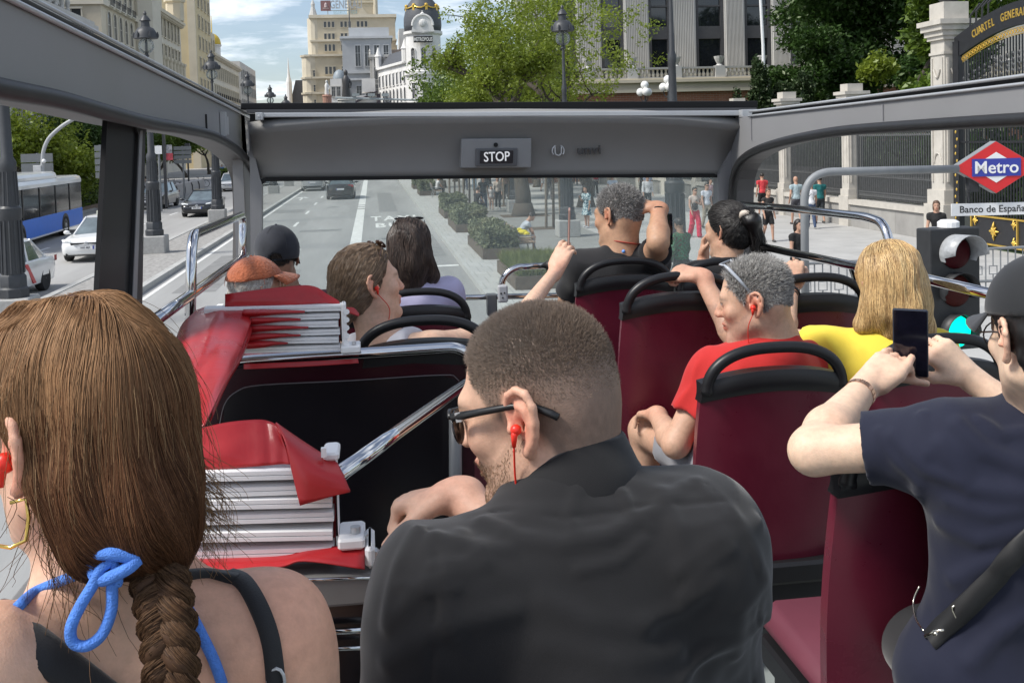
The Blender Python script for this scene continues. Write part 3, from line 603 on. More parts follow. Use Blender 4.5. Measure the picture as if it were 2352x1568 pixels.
# --- colonnaded building above its brick terrace
Yb=88.0
b=thing('colonnaded_building','grey stone building with fluted pilasters and tall dark windows above the balustrade','building',(40,Yb,0))
block(b,'wall',20,62,Yb+0.6,Yb+18,0,34,S_greyL)
xs=[u_*1.0 for u_ in(15.5,20.15,24.9,29.75,34.5,39.2,44)]
def colfront(u0,u1):return P(u0,100,Yb)[0],P(u1,100,Yb)[0]
mb=MB();wn_=MB();fr=MB()
wins=[colfront(1490,1542),colfront(1598,1664),colfront(1710,1772)]
step=wins[1][0]-wins[0][0];wins=[(wins[0][0]-step*2,wins[0][1]-step*2),(wins[0][0]-step,wins[0][1]-step)]+wins+[(wins[2][0]+step,wins[2][1]+step),(wins[2][0]+2*step,wins[2][1]+2*step)]
edges=[wins[0][0]-3.2]+[e for w_ in wins for e in w_]+[wins[-1][1]+3.2]
for i in range(0,len(edges),2):
 x0,x1=edges[i],edges[i+1];n=13
 p_=MB();p_.box((x0,Yb-0.1,8.2),(x1,Yb+0.62,30))
 for k in range(n):xa=x0+0.12+(x1-x0-0.24)*k/n;p_.box((xa,Yb-0.22,9.2),(xa+(x1-x0-0.24)/n*0.55,Yb-0.098,29.4))
 p_.build('pilaster',S_greyL,b)
for x0,x1 in wins:
 f_=MB();
 for xa,xb in((x0,x0+0.3),(x1-0.3,x1)):f_.box((xa,Yb+0.05,8.8),(xb,Yb+0.55,30))
 for za,zb in((8.8,9.2),(12.2,13.3),(15.0,15.15),(20.3,20.45),(25,25.15)):f_.box((x0+0.3,Yb+0.1,za),(x1-0.3,Yb+0.5,zb))
 w1=f_.build('window',pm('bronze frame',(0.055,0.055,0.058),0.5),b);g_=MB();g_.box((x0+0.3,Yb+0.3,9.2),(x1-0.3,Yb+0.34,30));g_.build('pane',pm('dark pane',(0.012,0.014,0.018),0.06,var=0.3,scale=0.4,spec=0.9),w1)
b=thing('terrace_wall','brick and sandstone terrace wall topped by a pale balustrade with urns','wall',(35,84,0))
Yt=83.0
M_brick=brick_mat('red brick',(0.36,0.15,0.085),(0.32,0.13,0.075),(0.38,0.30,0.24),0.5,0.16,msize=0.012)
z1=P(1640,178,Yt)[2];z2=P(1640,208,Yt)[2];zr=P(1640,153,Yt)[2]
block(b,'wall',12,62,Yt,Yt+4,0,z2,M_brick);block(b,'frieze',11.9,62.1,Yt-0.15,Yt+4,z2,z1-0.35,S_sandL)
mb=MB();mb.box((11.6,Yt-0.5,z1-0.35),(62.4,Yt+4,z1-0.1));mb.box((11.8,Yt-0.3,z1-0.1),(62.2,Yt+4,z1));mb.box((11.8,Yt-0.35,z2-0.06),(62.2,Yt-0.152,z2+0.2));mb.build('cornice',S_sandL,b)
mb=MB();mb.box((11.9,Yt-0.2,zr-0.16),(62,Yt+0.3,zr));mb.box((11.9,Yt-0.15,z1),(62,Yt+0.25,z1+0.1));mb.build('handrail',S_grey,b)
mb=MB();S_bal=stone('pale balusters',(0.62,0.57,0.46));xx=12.2
px0=P(1528,165,Yt)[0];pst=(P(1634,165,Yt)[0]-P(1490,165,Yt)[0])
pw=[P(u_,165,Yt)[0]for u_ in(1434,1490,1581,1634)]
posts=np.arange(P(1452,165,Yt)[0]-3*3.75,62,3.75)
while xx<61.8:
 if min(abs(posts-xx))>0.5:mb.lathe([(0.11,z1+0.1),(0.15,z1+0.3),(0.07,z1+0.55),(0.10,zr-0.16)],(xx,Yt+0.05,0),8)
 xx+=0.36
ob=mb.build('balusters',S_bal,b);ob['kind']='stuff'
for x_ in posts:
 mb=MB();mb.box((x_-0.42,Yt-0.25,z1),(x_+0.42,Yt+0.4,zr+0.06));mb.lathe([(0.32,0),(0.18,0.15),(0.3,0.35),(0.42,0.62),(0.46,0.78),(0.3,0.8)],(x_,Yt+0.05,zr+0.06),10);mb.build('pedestal',S_greyL,b)
 # --- lower wing behind the dark trees
b=thing('garden_pavilion','brick pavilion with a small pale balustrade half hidden by the dark trees','building',(42,70,0))
xa,xb=P(2165,230,68)[0],P(2310,230,68)[0];zt=P(2200,205,68)[2]
block(b,'wall',xa-1,xb+6,68,74,0,zt-0.8,M_brick);mb=MB();mb.box((xa-1.4,67.6,zt-0.8),(xb+6,74,zt));mb.box((xa-1.2,67.8,zt+0.75),(xb+6,68.2,zt+0.9));mb.build('cornice',S_sandL,b)
mb=MB()
for k in range(22):mb.lathe([(0.09,zt),(0.13,zt+0.25),(0.06,zt+0.5),(0.09,zt+0.75)],(xa-0.9+k*0.33,68.0,0),8)
mb.build('balusters',S_bal,b);facade(b,(xa,68),(xb,68),1.6,1,3,3,1.0,1.8,S_sandL)
mb=MB();xq=P(2070,240,62)[0];zq=P(2070,232,62)[2];mb.box((xq-1.0,61.5,0),(xq+1.0,63.5,zq-0.9));b2=thing('brick_pillar','brick garden pillar with a stone cap between the conifers and the fence','pillar',(xq,62.5,0));mb.build('shaft',M_brick,b2);mb=MB();mb.box((xq-1.2,61.3,zq-0.9),(xq+1.2,63.7,zq-0.2));mb.box((xq-0.8,61.7,zq-0.2),(xq+0.8,63.3,zq));mb.build('cap',S_sandL,b2)
# --- buildings behind the trees on the left, seen through the side windows
b=thing('columned_facade','grey columned stone facade behind the trees seen through the left window','building',(-60,130,0))
block(b,'wall',-96,-52,128,140,0,22,S_grey);mb=MB()
for i in range(16):mb.lathe([(0.7,0),(0.6,12),(0.9,12.5),(0.9,13)],(-94+i*2.75,127.3,3),10)
mb.build('columns',S_greyL,b);facade(b,(-95,128),(-53,128),3,3,5,15,1.4,3,S_greyL)
# ================================================================== trees and plants
def leaf_mat(name,col,trans=0.35,var=0.35):
 if name in MATS:return MATS[name]
 m=bpy.data.materials.new(name);m.use_nodes=True;t=m.node_tree;L=t.links;t.nodes.clear()
 o=t.nodes.new('ShaderNodeOutputMaterial');tcn=t.nodes.new('ShaderNodeTexCoord');n=t.nodes.new('ShaderNodeTexNoise');n.inputs['Scale'].default_value=0.9;n.inputs['Detail'].default_value=8;n.inputs['Roughness'].default_value=0.8;L.new(tcn.outputs['Object'],n.inputs['Vector'])
 rp=t.nodes.new('ShaderNodeValToRGB');rp.color_ramp.elements[0].position=0.3;rp.color_ramp.elements[1].position=0.7
 c=np.array(col);rp.color_ramp.elements[0].color=(*(c*(1-var)*np.array([0.85,1,0.9])),1);rp.color_ramp.elements[1].color=(*(c*(1+var)*np.array([1.15,1.05,0.8])),1);L.new(n.outputs['Fac'],rp.inputs[0])
 d=t.nodes.new('ShaderNodeBsdfDiffuse');L.new(rp.outputs[0],d.inputs[0]);tr=t.nodes.new('ShaderNodeBsdfTranslucent');L.new(rp.outputs[0],tr.inputs[0])
 ms=t.nodes.new('ShaderNodeMixShader');ms.inputs[0].default_value=trans;L.new(d.outputs[0],ms.inputs[1]);L.new(tr.outputs[0],ms.inputs[2])
 gl=t.nodes.new('ShaderNodeBsdfGlossy');gl.inputs['Roughness'].default_value=0.45;gl.inputs[0].default_value=(0.6,0.65,0.5,1);m2=t.nodes.new('ShaderNodeMixShader');m2.inputs[0].default_value=0.06;L.new(ms.outputs[0],m2.inputs[1]);L.new(gl.outputs[0],m2.inputs[2]);L.new(m2.outputs[0],o.inputs[0])
 MATS[name]=m;return m
def leaves(centres,n,spread,size,r,flat=0.7,up=0.5):
 """n small leaf quads scattered round each centre, as vertex and face arrays"""
 c=np.repeat(np.asarray(centres,float),n,0);N=len(c)
 off=r.normal(size=(N,3));off*=(spread*np.cbrt(r.random(N))/(np.linalg.norm(off,axis=1)+1e-9))[:,None];off[:,2]*=flat
 p=c+off;d=r.normal(size=(N,3));d/=np.linalg.norm(d,axis=1)[:,None];nn=r.normal(size=(N,3));nn[:,2]+=up*2;x=np.cross(d,nn);x/=np.linalg.norm(x,axis=1)[:,None]+1e-9;y=np.cross(nn,x);y/=np.linalg.norm(y,axis=1)[:,None]+1e-9
 s=size*(0.6+0.8*r.random(N))[:,None]
 q=np.stack([p-y*s*0.75,p+x*s*0.36,p+y*s*0.75,p-x*s*0.36],1).reshape(-1,3)
 return q,np.arange(N*4).reshape(-1,4)
M_bark=pm('bark',(0.075,0.062,0.05),0.95,var=0.35,scale=5,bump=0.7,bscale=14,stretch=(4,4,0.8))
def tree(name,label,base,h,crown_r,crown_z,nleaf,lsize,m,trunk_r=0.3,seed=1,lean=(0,0),gap=0.25,first=0.35,group=None,levels=3,spread=0.7,flat=0.75,squash=0.8,fan=4):
 r=np.random.default_rng(seed);t=thing(name,label,'tree',base,group=group);B=np.asarray(base,float);mb=MB();tips=[]
 cz=B[2]+crown_z
 def grow(p,d,L,rad,lev):
  pts=[p];q=p;dd=d;n=5
  for i in range(n):
   dd=norm(dd+r.normal(size=3)*0.20+np.array([0,0,0.05 if lev else 0.0]));q=q+dd*L/n;pts.append(q)
  mb.tube(pts,[rad*(1-0.55*i/n)for i in range(n+1)],7 if lev<2 else 5)
  if lev>=levels:tips.extend([pts[2],pts[3],pts[4],pts[5]]);return
  if lev>=1:tips.extend(pts[4:6])
  for k in range(fan if lev==0 else 3):
   a=r.random()*math.pi*2 if lev else 2*math.pi*(k+r.random()*0.6)/fan
   el=r.uniform(0.15,0.9)if lev==0 else r.uniform(-0.15,0.75)
   nd=norm(np.array([math.cos(a)*math.cos(el),math.sin(a)*math.cos(el),math.sin(el)])+dd*0.45)
   i0=n if(k==0)else int(r.integers(3,n+1))
   grow(pts[i0],nd,L*r.uniform(0.55,0.85)if lev else crown_r*r.uniform(0.6,0.9),rad*0.5,lev+1)
 grow(B,norm(np.array([lean[0],lean[1],1.0])),h*first,trunk_r,0)
 mb.tube([B+(0,0,-.05),B+(0,0,0.15),B+(0,0,0.6)],[trunk_r*1.5,trunk_r*1.3,trunk_r*1.02],9)
 mb.build('trunk',M_bark,t,smooth=True)
 tips=np.array(tips);ctr=np.array([B[0]+lean[0]*h*0.5,B[1]+lean[1]*h*0.5,cz])
 # further twig clumps fill the crown's uneven envelope
 ex=r.normal(size=(int(len(tips)*0.8),3));ex/=np.linalg.norm(ex,axis=1)[:,None];ex*=np.cbrt(r.random(len(ex)))[:,None]*np.array([crown_r,crown_r,crown_r*squash]);ex+=ctr
 al=np.vstack([tips,ex]);keep=r.random(len(al))>gap;al=al[keep];al=al[al[:,2]>B[2]+h*first*0.75]
 v,f=leaves(al,max(4,int(nleaf/len(al))),spread,lsize,r,flat)
 mesh_obj('crown',v,f,m,t);return t
L_light=leaf_mat('light green leaves',(0.19,0.25,0.035),0.45);L_mid=leaf_mat('mid green leaves',(0.095,0.155,0.025));L_dark=leaf_mat('dark green leaves',(0.034,0.075,0.018),0.3);L_con=leaf_mat('conifer needles',(0.022,0.042,0.016),0.1);L_grey=leaf_mat('grey green shrub',(0.15,0.165,0.118),0.2);L_hedge=leaf_mat('clipped hedge',(0.09,0.14,0.02),0.2)
tree('street_tree','thick trunked street tree with light green crown beside the bench, left of the second lamp',(6.95,47.5,0.13),12.5,2.9,8.6,17000,0.115,L_light,0.42,seed=11,lean=(0.03,0.0),gap=0.30,first=0.42,group='trees along the right pavement',levels=3,spread=0.6)
tree('street_tree','open branched tree with sparse pale leaves before the colonnaded building',(10.9,52,0.13),13.5,4.6,9.4,9500,0.12,L_light,0.36,seed=23,lean=(0.03,0),gap=0.48,first=0.43,group='trees along the right pavement',levels=3,spread=0.6)
tree('street_tree','bushy bright green tree nearest the white domed building, low above the roof of the bus',(7.6,62,0.13),10.8,3.3,7.9,20000,0.125,L_light,0.25,seed=37,gap=0.25,first=0.36,group='trees along the right pavement',levels=3,spread=0.8)
tree('street_tree','darker leafy tree half hidden behind the open branched tree',(9.6,70,0.13),12.5,4.4,8.6,7000,0.18,L_mid,0.25,seed=41,gap=0.15,first=0.36,group='trees along the right pavement',levels=3,spread=0.8)
for x_,y_,sd_,lb_ in((5.4,80,141,'slim street tree behind the far bench, its crown above the windscreen'),(9.4,84,142,'street tree trunk right of the far walkers in jeans'),(12.2,76,143,'street tree trunk near the low wall, far right of the windscreen'),(7.4,92,144,'farthest street tree trunk under the windscreen top')):tree('street_tree',lb_,(x_,y_,0.13),11,3.0,8.2,5000,0.2,L_mid,0.24,seed=sd_,gap=0.2,first=0.45,group='trees along the right pavement',levels=2,spread=0.9)
tree('garden_tree','large dense dark green tree behind the fence, right of the white flagpole',(30.6,64,0.1),19,3.9,13.6,46000,0.20,L_dark,0.45,seed=5,gap=0.03,first=0.3,group='trees behind the iron fence',levels=3,spread=1.1)
tree('garden_tree','dark tree behind the fence beside the tall gate pier',(36.4,62,0.1),19,4.4,12.6,34000,0.24,L_dark,0.4,seed=8,gap=0.03,first=0.28,group='trees behind the iron fence',levels=3,spread=1.1)
tree('garden_tree','dark tree filling the gap above the stone fence piers',(36.0,76,0.1),21,4.6,12.5,28000,0.26,L_dark,0.4,seed=9,gap=0.05,first=0.2,group='trees behind the iron fence',levels=3,spread=1.2)
tree('garden_tree','bright leaved plane tree overhanging the left side of the gate pier',(27.6,44.5,0.1),13,2.6,10.3,9000,0.24,L_mid,0.25,seed=15,gap=0.1,first=0.5,group='trees behind the iron fence',levels=2,spread=0.9)
tree('young_tree','thin young tree with pale leaves standing above the third stone pier',(24.6,47.5,0.1),8.6,0.8,6.6,2200,0.16,L_light,0.06,seed=18,gap=0.1,first=0.5,levels=2,spread=0.45)
def conifer(label,base,h,r0,n,seed):
 r=np.random.default_rng(seed);t=thing('conifer',label,'shrub',base,group='conifers behind the fence');B=np.asarray(base,float);mb=MB();cen=[]
 for k in range(9):
  a=r.random()*6.28;R0=r0*r.uniform(0.1,0.8);p0=B+(math.cos(a)*0.2,math.sin(a)*0.2,0);hh=h*r.uniform(0.6,1.0);p1=B+(math.cos(a)*R0,math.sin(a)*R0,hh);mb.tube([p0,(p0+p1)/2,p1],[0.08,0.05,0.015],5)
  for s_ in np.linspace(0.25,1.0,22):
   rr=(1.02-s_)*0.9+0.06;c_=p0+(p1-p0)*s_;cen+=[c_+r.normal(size=3)*rr*0.55 for _ in range(3)]
 mb.build('trunk',M_bark,t);v,f=leaves(cen,2*n//len(cen),0.24,0.12,r,1.6,0.0);mesh_obj('crown',v,f,L_con,t)
for(u_,Y_,h_,r_,sd,lb)in((1712,56,6.0,1.35,1,'spiky dark conifer at the left end of the fence, below the flagpole'),(1756,54,7.7,1.1,2,'tallest dark conifer with upright spikes between two stone piers'),(1850,54,7.0,1.35,3,'rounded dark conifer between the second and third stone piers'),(1800,55,6.3,1.3,4,'low dark conifer behind the second stone pier')):
 q=P(u_,240,Y_);conifer(lb,(q[0],Y_,0.1),h_,r_,9000,sd)
 # trees beyond the opposite carriageway
for i,(u_,Y_,h_,cr_,mm,lb)in enumerate(((45,62,8.2,2.9,L_light,'light green tree left of the curved pole, behind the city bus'),(205,74,9.0,3.6,L_dark,'dark leafy tree between the two grey road signs'),(150,66,4.2,1.8,L_light,'small bright tree low beside the grey direction sign'),(345,96,9.5,3.0,L_mid,'tree behind the notice post, left of the red poster'),(480,150,10,3.6,L_mid,'tree on the far left pavement beyond the parked bikes'),(425,135,9.0,3.2,L_light,'pale green tree above the grey parking sign'),(250,90,10,3.6,L_dark,'tall dark tree just left of the bus pillar'))):
 q=P(u_,380,Y_);tree('street_tree',lb,(q[0],Y_,0.13),h_,cr_,h_*0.62,15000,0.16,mm,0.22,seed=60+i,gap=0.1,first=0.35,group='trees along the left pavement',levels=2,spread=1.0)
def trunk_only(lb,u_,Y_):
 q=P(u_,400,Y_);return q
 # clipped hedges
def hedge(label,a,b,h,m,n=9000,lsize=0.09,name='hedge',cat='hedge',group=None,seed=3,inset=0.0):
 r=np.random.default_rng(seed);a=np.asarray(a,float);b=np.asarray(b,float);t=thing(name,label,cat,((a[0]+b[0])/2,(a[1]+b[1])/2,a[2]),group=group)
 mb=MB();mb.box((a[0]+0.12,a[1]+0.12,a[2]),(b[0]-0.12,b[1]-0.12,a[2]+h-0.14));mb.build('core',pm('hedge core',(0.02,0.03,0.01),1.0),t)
 p=r.random((n,3));ax=r.integers(0,5,n);p[ax==0,0]*=0.12;p[ax==1,0]=1-p[ax==1,0]*0.12;p[ax==2,1]*=0.12;p[ax==3,1]=1-p[ax==3,1]*0.12;p[ax==4,2]=1-p[ax==4,2]*0.12
 lo=np.array([a[0],a[1],a[2]]);sz=np.array([b[0]-a[0],b[1]-a[1],h]);c_=lo+p*sz;c_[:,2]+=0.06*np.sin(c_[:,0]*9)*np.cos(c_[:,1]*7)
 v,f=leaves(c_,1,0.10,lsize,r,1.0,0.3);mesh_obj('foliage',v,f,m,t);return t
hedge('clipped green hedge in a bed behind the city bus',(-21.5,56,0.13),(-17.9,71,0.13),1.35,L_hedge,14000,0.14);mb=MB();mb.box((-21.8,55.6,0.1),(-17.6,71.4,0.3));o=mb.build('hedge_border',pm('brick edging',(0.22,0.16,0.12),0.9),org=(-19.7,63,0.1));tag(o,'low brick border round the clipped hedge behind the city bus','border')
hedge('low yellow green hedge on the far left pavement behind the white taxi',(-17.5,118,0.13),(-14.6,138,0.13),1.2,L_hedge,8000,0.2,seed=5)
hedge('dark green hedge behind the bike stand, left of the parking meter',(-25,84,0.13),(-19,88,0.13),1.3,L_dark,8000,0.16,seed=6)
# ================================================================== planters and benches on the right pavement
M_corten=pm('rusted planter steel',(0.10,0.075,0.055),0.75,var=0.3,scale=4)
pl=[(3.25,28.0-4.2,1.7,3.6,0.35,'long planter of tufty green grass nearest the bus front','grass'),(3.18,30.3,1.12,4.9,0.50,'planter with a pale clipped shrub beside the occupied bench','shrub'),(3.16,39.8,1.25,4.4,0.50,'second planter with a grey green shrub beyond the bench','shrub'),(3.25,47.4,1.1,4.4,0.6,'third planter with a shrub beside the staked young tree','shrub'),(3.10,69.0,1.1,4.0,0.6,'small far planter beside the person seated in black','shrub'),(3.10,79.5,1.1,4.0,0.6,'farthest planter beside the kerb under the windscreen top','shrub')]
for i,(x_,y_,wx,wy,hh,lb,kd)in enumerate(pl):
 t=thing('planter',lb,'planter',(x_+wx/2,y_+wy/2,0.13),group='planters along the kerb');mb=MB();e=0.07;z0,z1_=0.13,0.45
 mb.box((x_,y_,z0),(x_+wx,y_+e,z1_));mb.box((x_,y_+wy-e,z0),(x_+wx,y_+wy,z1_));mb.box((x_,y_+e,z0),(x_+e,y_+wy-e,z1_));mb.box((x_+wx-e,y_+e,z0),(x_+wx,y_+wy-e,z1_));mb.build('box',M_corten,t);mb=MB();mb.box((x_+e,y_+e,z0),(x_+wx-e,y_+wy-e,0.38));mb.build('soil',M_soil,t)
 r=np.random.default_rng(90+i)
 if kd=='shrub':
  n=15000 if i<3 else 6000;p=r.random((n,3));ax=r.integers(0,6,n);p[ax==0,0]*=0.15;p[ax==1,0]=1-p[ax==1,0]*0.15;p[ax==2,1]*=0.1;p[ax>=4,2]=1-p[ax>=4,2]*0.15
  c_=np.array([x_+0.06,y_+0.1,0.44])+p*np.array([wx-0.12,wy-0.2,hh]);c_[:,2]+=0.10*np.sin(c_[:,0]*5+i)*np.cos(c_[:,1]*4)*p[:,2]
  v,f=leaves(c_,1,0.09,0.075 if i<3 else 0.12,r,1.2,0.2);mesh_obj('shrub',v,f,L_grey,t)
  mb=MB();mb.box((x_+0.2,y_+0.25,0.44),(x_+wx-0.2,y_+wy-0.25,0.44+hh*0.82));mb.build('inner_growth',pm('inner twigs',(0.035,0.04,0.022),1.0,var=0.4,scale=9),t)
 else:
  n=9000;p=np.stack([x_+0.08+r.random(n)*(wx-0.16),y_+0.08+r.random(n)*(wy-0.16),np.full(n,0.44)],1);hgt=0.14+0.26*r.random(n);dr=r.normal(size=(n,3))*0.12;dr[:,2]=0;wd=r.normal(size=(n,3));wd[:,2]=0;wd/=np.linalg.norm(wd,axis=1)[:,None];wd*=0.012
  top=p+dr;top[:,2]+=hgt;v=np.stack([p-wd,p+wd,top],1).reshape(-1,3);mesh_obj('grass_tufts',v,np.arange(n*3).reshape(-1,3),leaf_mat('tuft grass',(0.15,0.18,0.06),0.3),t)
M_wood=pm('bench wood',(0.30,0.22,0.16),0.7,var=0.25,scale=8,stretch=(1,8,8));M_iron=pm('dark cast iron',(0.035,0.036,0.040),0.55,var=0.2,scale=12,bump=0.1);M_steel=pm('grey steel',(0.22,0.23,0.24),0.5,metal=0.2)
def bench(lb,x_,y_,n=2.0):
 t=thing('park_bench',lb,'bench',(x_,y_,0.13),group='benches on the pavement')
 for k in range(5):m_=MB();m_.box((x_-0.02+k*0.105,y_,0.55),(x_+0.065+k*0.105,y_+n,0.585));m_.build('seat_slat',M_wood,t)
 for k in range(2):m_=MB();m_.box((x_-0.16-k*0.04,y_,0.78+k*0.15),(x_-0.125-k*0.04,y_+n,0.89+k*0.15));m_.build('back_slat',M_wood,t)
 for yy in(y_+0.12,y_+n-0.17):
  m_=MB();m_.tube([(x_+0.52,yy,0.13),(x_+0.46,yy,0.54),(x_-0.02,yy,0.53),(x_-0.14,yy,0.7),(x_-0.24,yy,1.06)],0.025,6);m_.tube([(x_-0.18,yy,0.13),(x_-0.02,yy,0.53)],0.025,6);m_.tube([(x_+0.46,yy,0.54),(x_+0.44,yy,0.76),(x_-0.12,yy,0.78)],0.02,6);m_.build('leg_frame',M_steel,t)
bench('wooden slatted bench beside the near shrub planter',4.35,30.6,1.9);bench('far bench beside the distant planter',3.95,66.2,1.8)
def stakes(lb,x_,y_,sc=1.0,crown=True,seed=3):
 r=np.random.default_rng(seed);t=thing('young_street_tree',lb,'tree',(x_,y_,0.13),group='young trees tied to stakes')
 mb=MB();mb.tube([(x_,y_,0.1),(x_+0.03,y_,1.8),(x_-0.02,y_,3.4)],[0.06,0.05,0.03],7);mb.build('trunk',M_bark,t)
 for dx,dy in((-0.28,0.1),(0.3,-0.05)):mb=MB();mb.tube([(x_+dx,y_+dy,0.1),(x_+dx*0.8,y_+dy,2.9)],0.055,8);mb.build('stake',pm('stake wood',(0.16,0.13,0.10),0.9,var=0.3,scale=6,stretch=(5,5,1)),t)
 c_=np.array([x_,y_,3.4])+r.normal(size=(70,3))*np.array([0.45,0.45,0.4]);v,f=leaves(c_,18,0.3,0.13,r);mesh_obj('crown',v,f,L_mid,t)
stakes('young tree tied to two wooden stakes, just left of the second lamp post',7.1,40.3,seed=4);stakes('young tree with stakes by the third planter',4.7,50.5,seed=5);stakes('slim young tree right of the thick tree trunk row, far',7.3,55.2,seed=6);stakes('young tree left of the couple walking with a child',4.45,56.5,seed=7)
for(x0,x1,y0,y1)in((6.2,7.9,39.6,41.0),(5.9,8.1,46.6,48.5),(6.7,7.9,54.6,55.8)):
 mb=MB();mb.quad((x0,y0,0.139),(x1,y0,0.139),(x1,y1,0.139),(x0,y1,0.139));o=mb.build('tree_pit',M_soil);o['kind']='structure'
 # ================================================================== lamps
M_lamp=pm('lamp paint',(0.040,0.043,0.048),0.5,var=0.2,scale=6,rvar=0.1);M_globe=glass_mat('lamp globe glass',(0.93,0.95,0.95),0.10,0.9)
def make_lamp():
 t=thing('street_lamp','x','street lamp')
 mb=MB();mb.box((-0.40,-0.40,0),(0.40,0.40,0.62),bev=0.03);mb.build('plinth',M_granite,t)
 mb=MB();mb.lathe([(0.31,0.62),(0.31,0.80),(0.27,0.84),(0.27,1.05),(0.235,1.10)],seg=8);n=20;pts=[]
 prof=[(0.225,1.10),(0.21,2.2),(0.235,2.25),(0.235,2.45),(0.19,2.5),(0.16,3.2),(0.175,3.25),(0.175,3.4),(0.12,3.5),(0.085,5.2),(0.10,5.25),(0.10,5.4),(0.065,5.5),(0.045,6.75),(0.09,6.8),(0.05,6.9),(0.04,7.35)]
 mb.lathe(prof,seg=14)
 for k in range(14):a=2*math.pi*k/14;mb.tube([(0.225*math.cos(a),0.225*math.sin(a),1.12),(0.212*math.cos(a),0.212*math.sin(a),2.2)],0.022,5);mb.tube([(0.185*math.cos(a),0.185*math.sin(a),2.52),(0.16*math.cos(a),0.16*math.sin(a),3.2)],0.016,5)
 mb.build('post',M_lamp,t,auto=35)
 mb=MB();mb.lathe([(0.40,7.40),(0.385,7.46),(0.36,7.60),(0.27,7.74),(0.15,7.80),(0.135,7.98),(0.19,8.00),(0.16,8.06),(0.09,8.16),(0.045,8.2),(0.06,8.25),(0.02,8.34)],seg=20)
 for k in range(6):a=2*math.pi*k/6;mb.lathe([(0.03,7.42),(0.045,7.5),(0.01,7.62)],(0.395*math.cos(a),0.395*math.sin(a),0),6)
 mb.build('hood',M_lamp,t,auto=40);mb=MB();mb.sphere((0,0,7.15),(0.27,0.27,0.27),20,12);mb.build('globe',M_globe,t,smooth=True)
 return t
lamp0=make_lamp()
LP=[(-7.4,22.2,'lamp post at the left edge beside the white taxi with a red stripe'),(-7.55,36.8,'median lamp post just right of the thick bus window pillar'),(-7.55,51.4,'median lamp post in front of the black oncoming car'),(-7.55,66,'third median lamp whose head shows right of the yellow dome'),(-7.55,80.5,'fourth median lamp, its head just above the left corner of the bus front'),(-7.55,95,'farthest median lamp behind the bus front'),(6.95,23.1,'fluted lamp post nearest on the right pavement, left of the flagpole'),(6.95,36.5,'right pavement lamp in front of the open branched tree'),(6.95,50.2,'right pavement lamp hidden among the tree leaves, behind the thick trunk'),(6.95,64,'farthest right pavement lamp, a globe among the leaves')]
for i,(x_,y_,lb)in enumerate(LP):
 o=lamp0 if i==0 else copy_tree(lamp0);o.location=(x_,y_,0.13 if x_>0 else 0.11);o['label']=lb;o['group']='street lamps in two rows'
 # globe cluster lamps in front of the brick terrace
def make_cluster(lb,u_,v_,Y_):
 q=P(u_,v_,Y_);t=thing('globe_lamp',lb,'street lamp',(q[0],Y_,0.12),group='white globe lamps by the terrace');mb=MB();mb.lathe([(0.25,0.1),(0.18,0.8),(0.08,1.2),(0.06,q[2]-0.7)],(q[0],Y_,0),10)
 for k in range(3):a=2.1*k+0.5;mb.tube([(q[0],Y_,q[2]-0.9),(q[0]+0.22*math.cos(a),Y_+0.22*math.sin(a),q[2]-0.75),(q[0]+0.3*math.cos(a),Y_+0.3*math.sin(a),q[2]-0.45)],0.03,6)
 mb.tube([(q[0],Y_,q[2]-0.8),(q[0],Y_,q[2]+0.05)],0.03,6);mb.build('post',M_iron,t)
 for k in range(3):a=2.1*k+0.5;m_=MB();m_.sphere((q[0]+0.3*math.cos(a),Y_+0.3*math.sin(a),q[2]-0.22),0.27,14,9);m_.build('globe',pm('milk glass',(0.82,0.82,0.80),0.25,var=0),t,smooth=True)
 m_=MB();m_.sphere((q[0],Y_,q[2]+0.24),0.27,14,9);m_.build('globe',pm('milk glass',(0.82,0.82,0.80),0.25,var=0),t,smooth=True)
make_cluster('cluster of four white globes left of the fluted lamp post',1481,204,66);make_cluster('cluster of white globes half hidden behind the fluted lamp post',1534,192,62)
q0,q1=P(1744,0,60),P(1757,235,60);mb=MB();mb.tube([(q1[0],60,0.1),(q1[0]-0.06,60,9),(q0[0]-0.25,60,20)],[0.11,0.10,0.07],10);t=thing('flagpole','tall white flagpole in front of the colonnaded building','flagpole',(q1[0],60,0.1));mb.build('pole',pm('white pole',(0.78,0.78,0.78),0.4,var=0.04),t)
mb=MB();q=P(1757,200,60);mb.box((q[0]-0.2,59.8,q[2]-0.5),(q[0]+0.2,59.88,q[2]+0.5));mb.build('cleat_box',pm('white pole',(0.78,0.78,0.78),0.4),t)
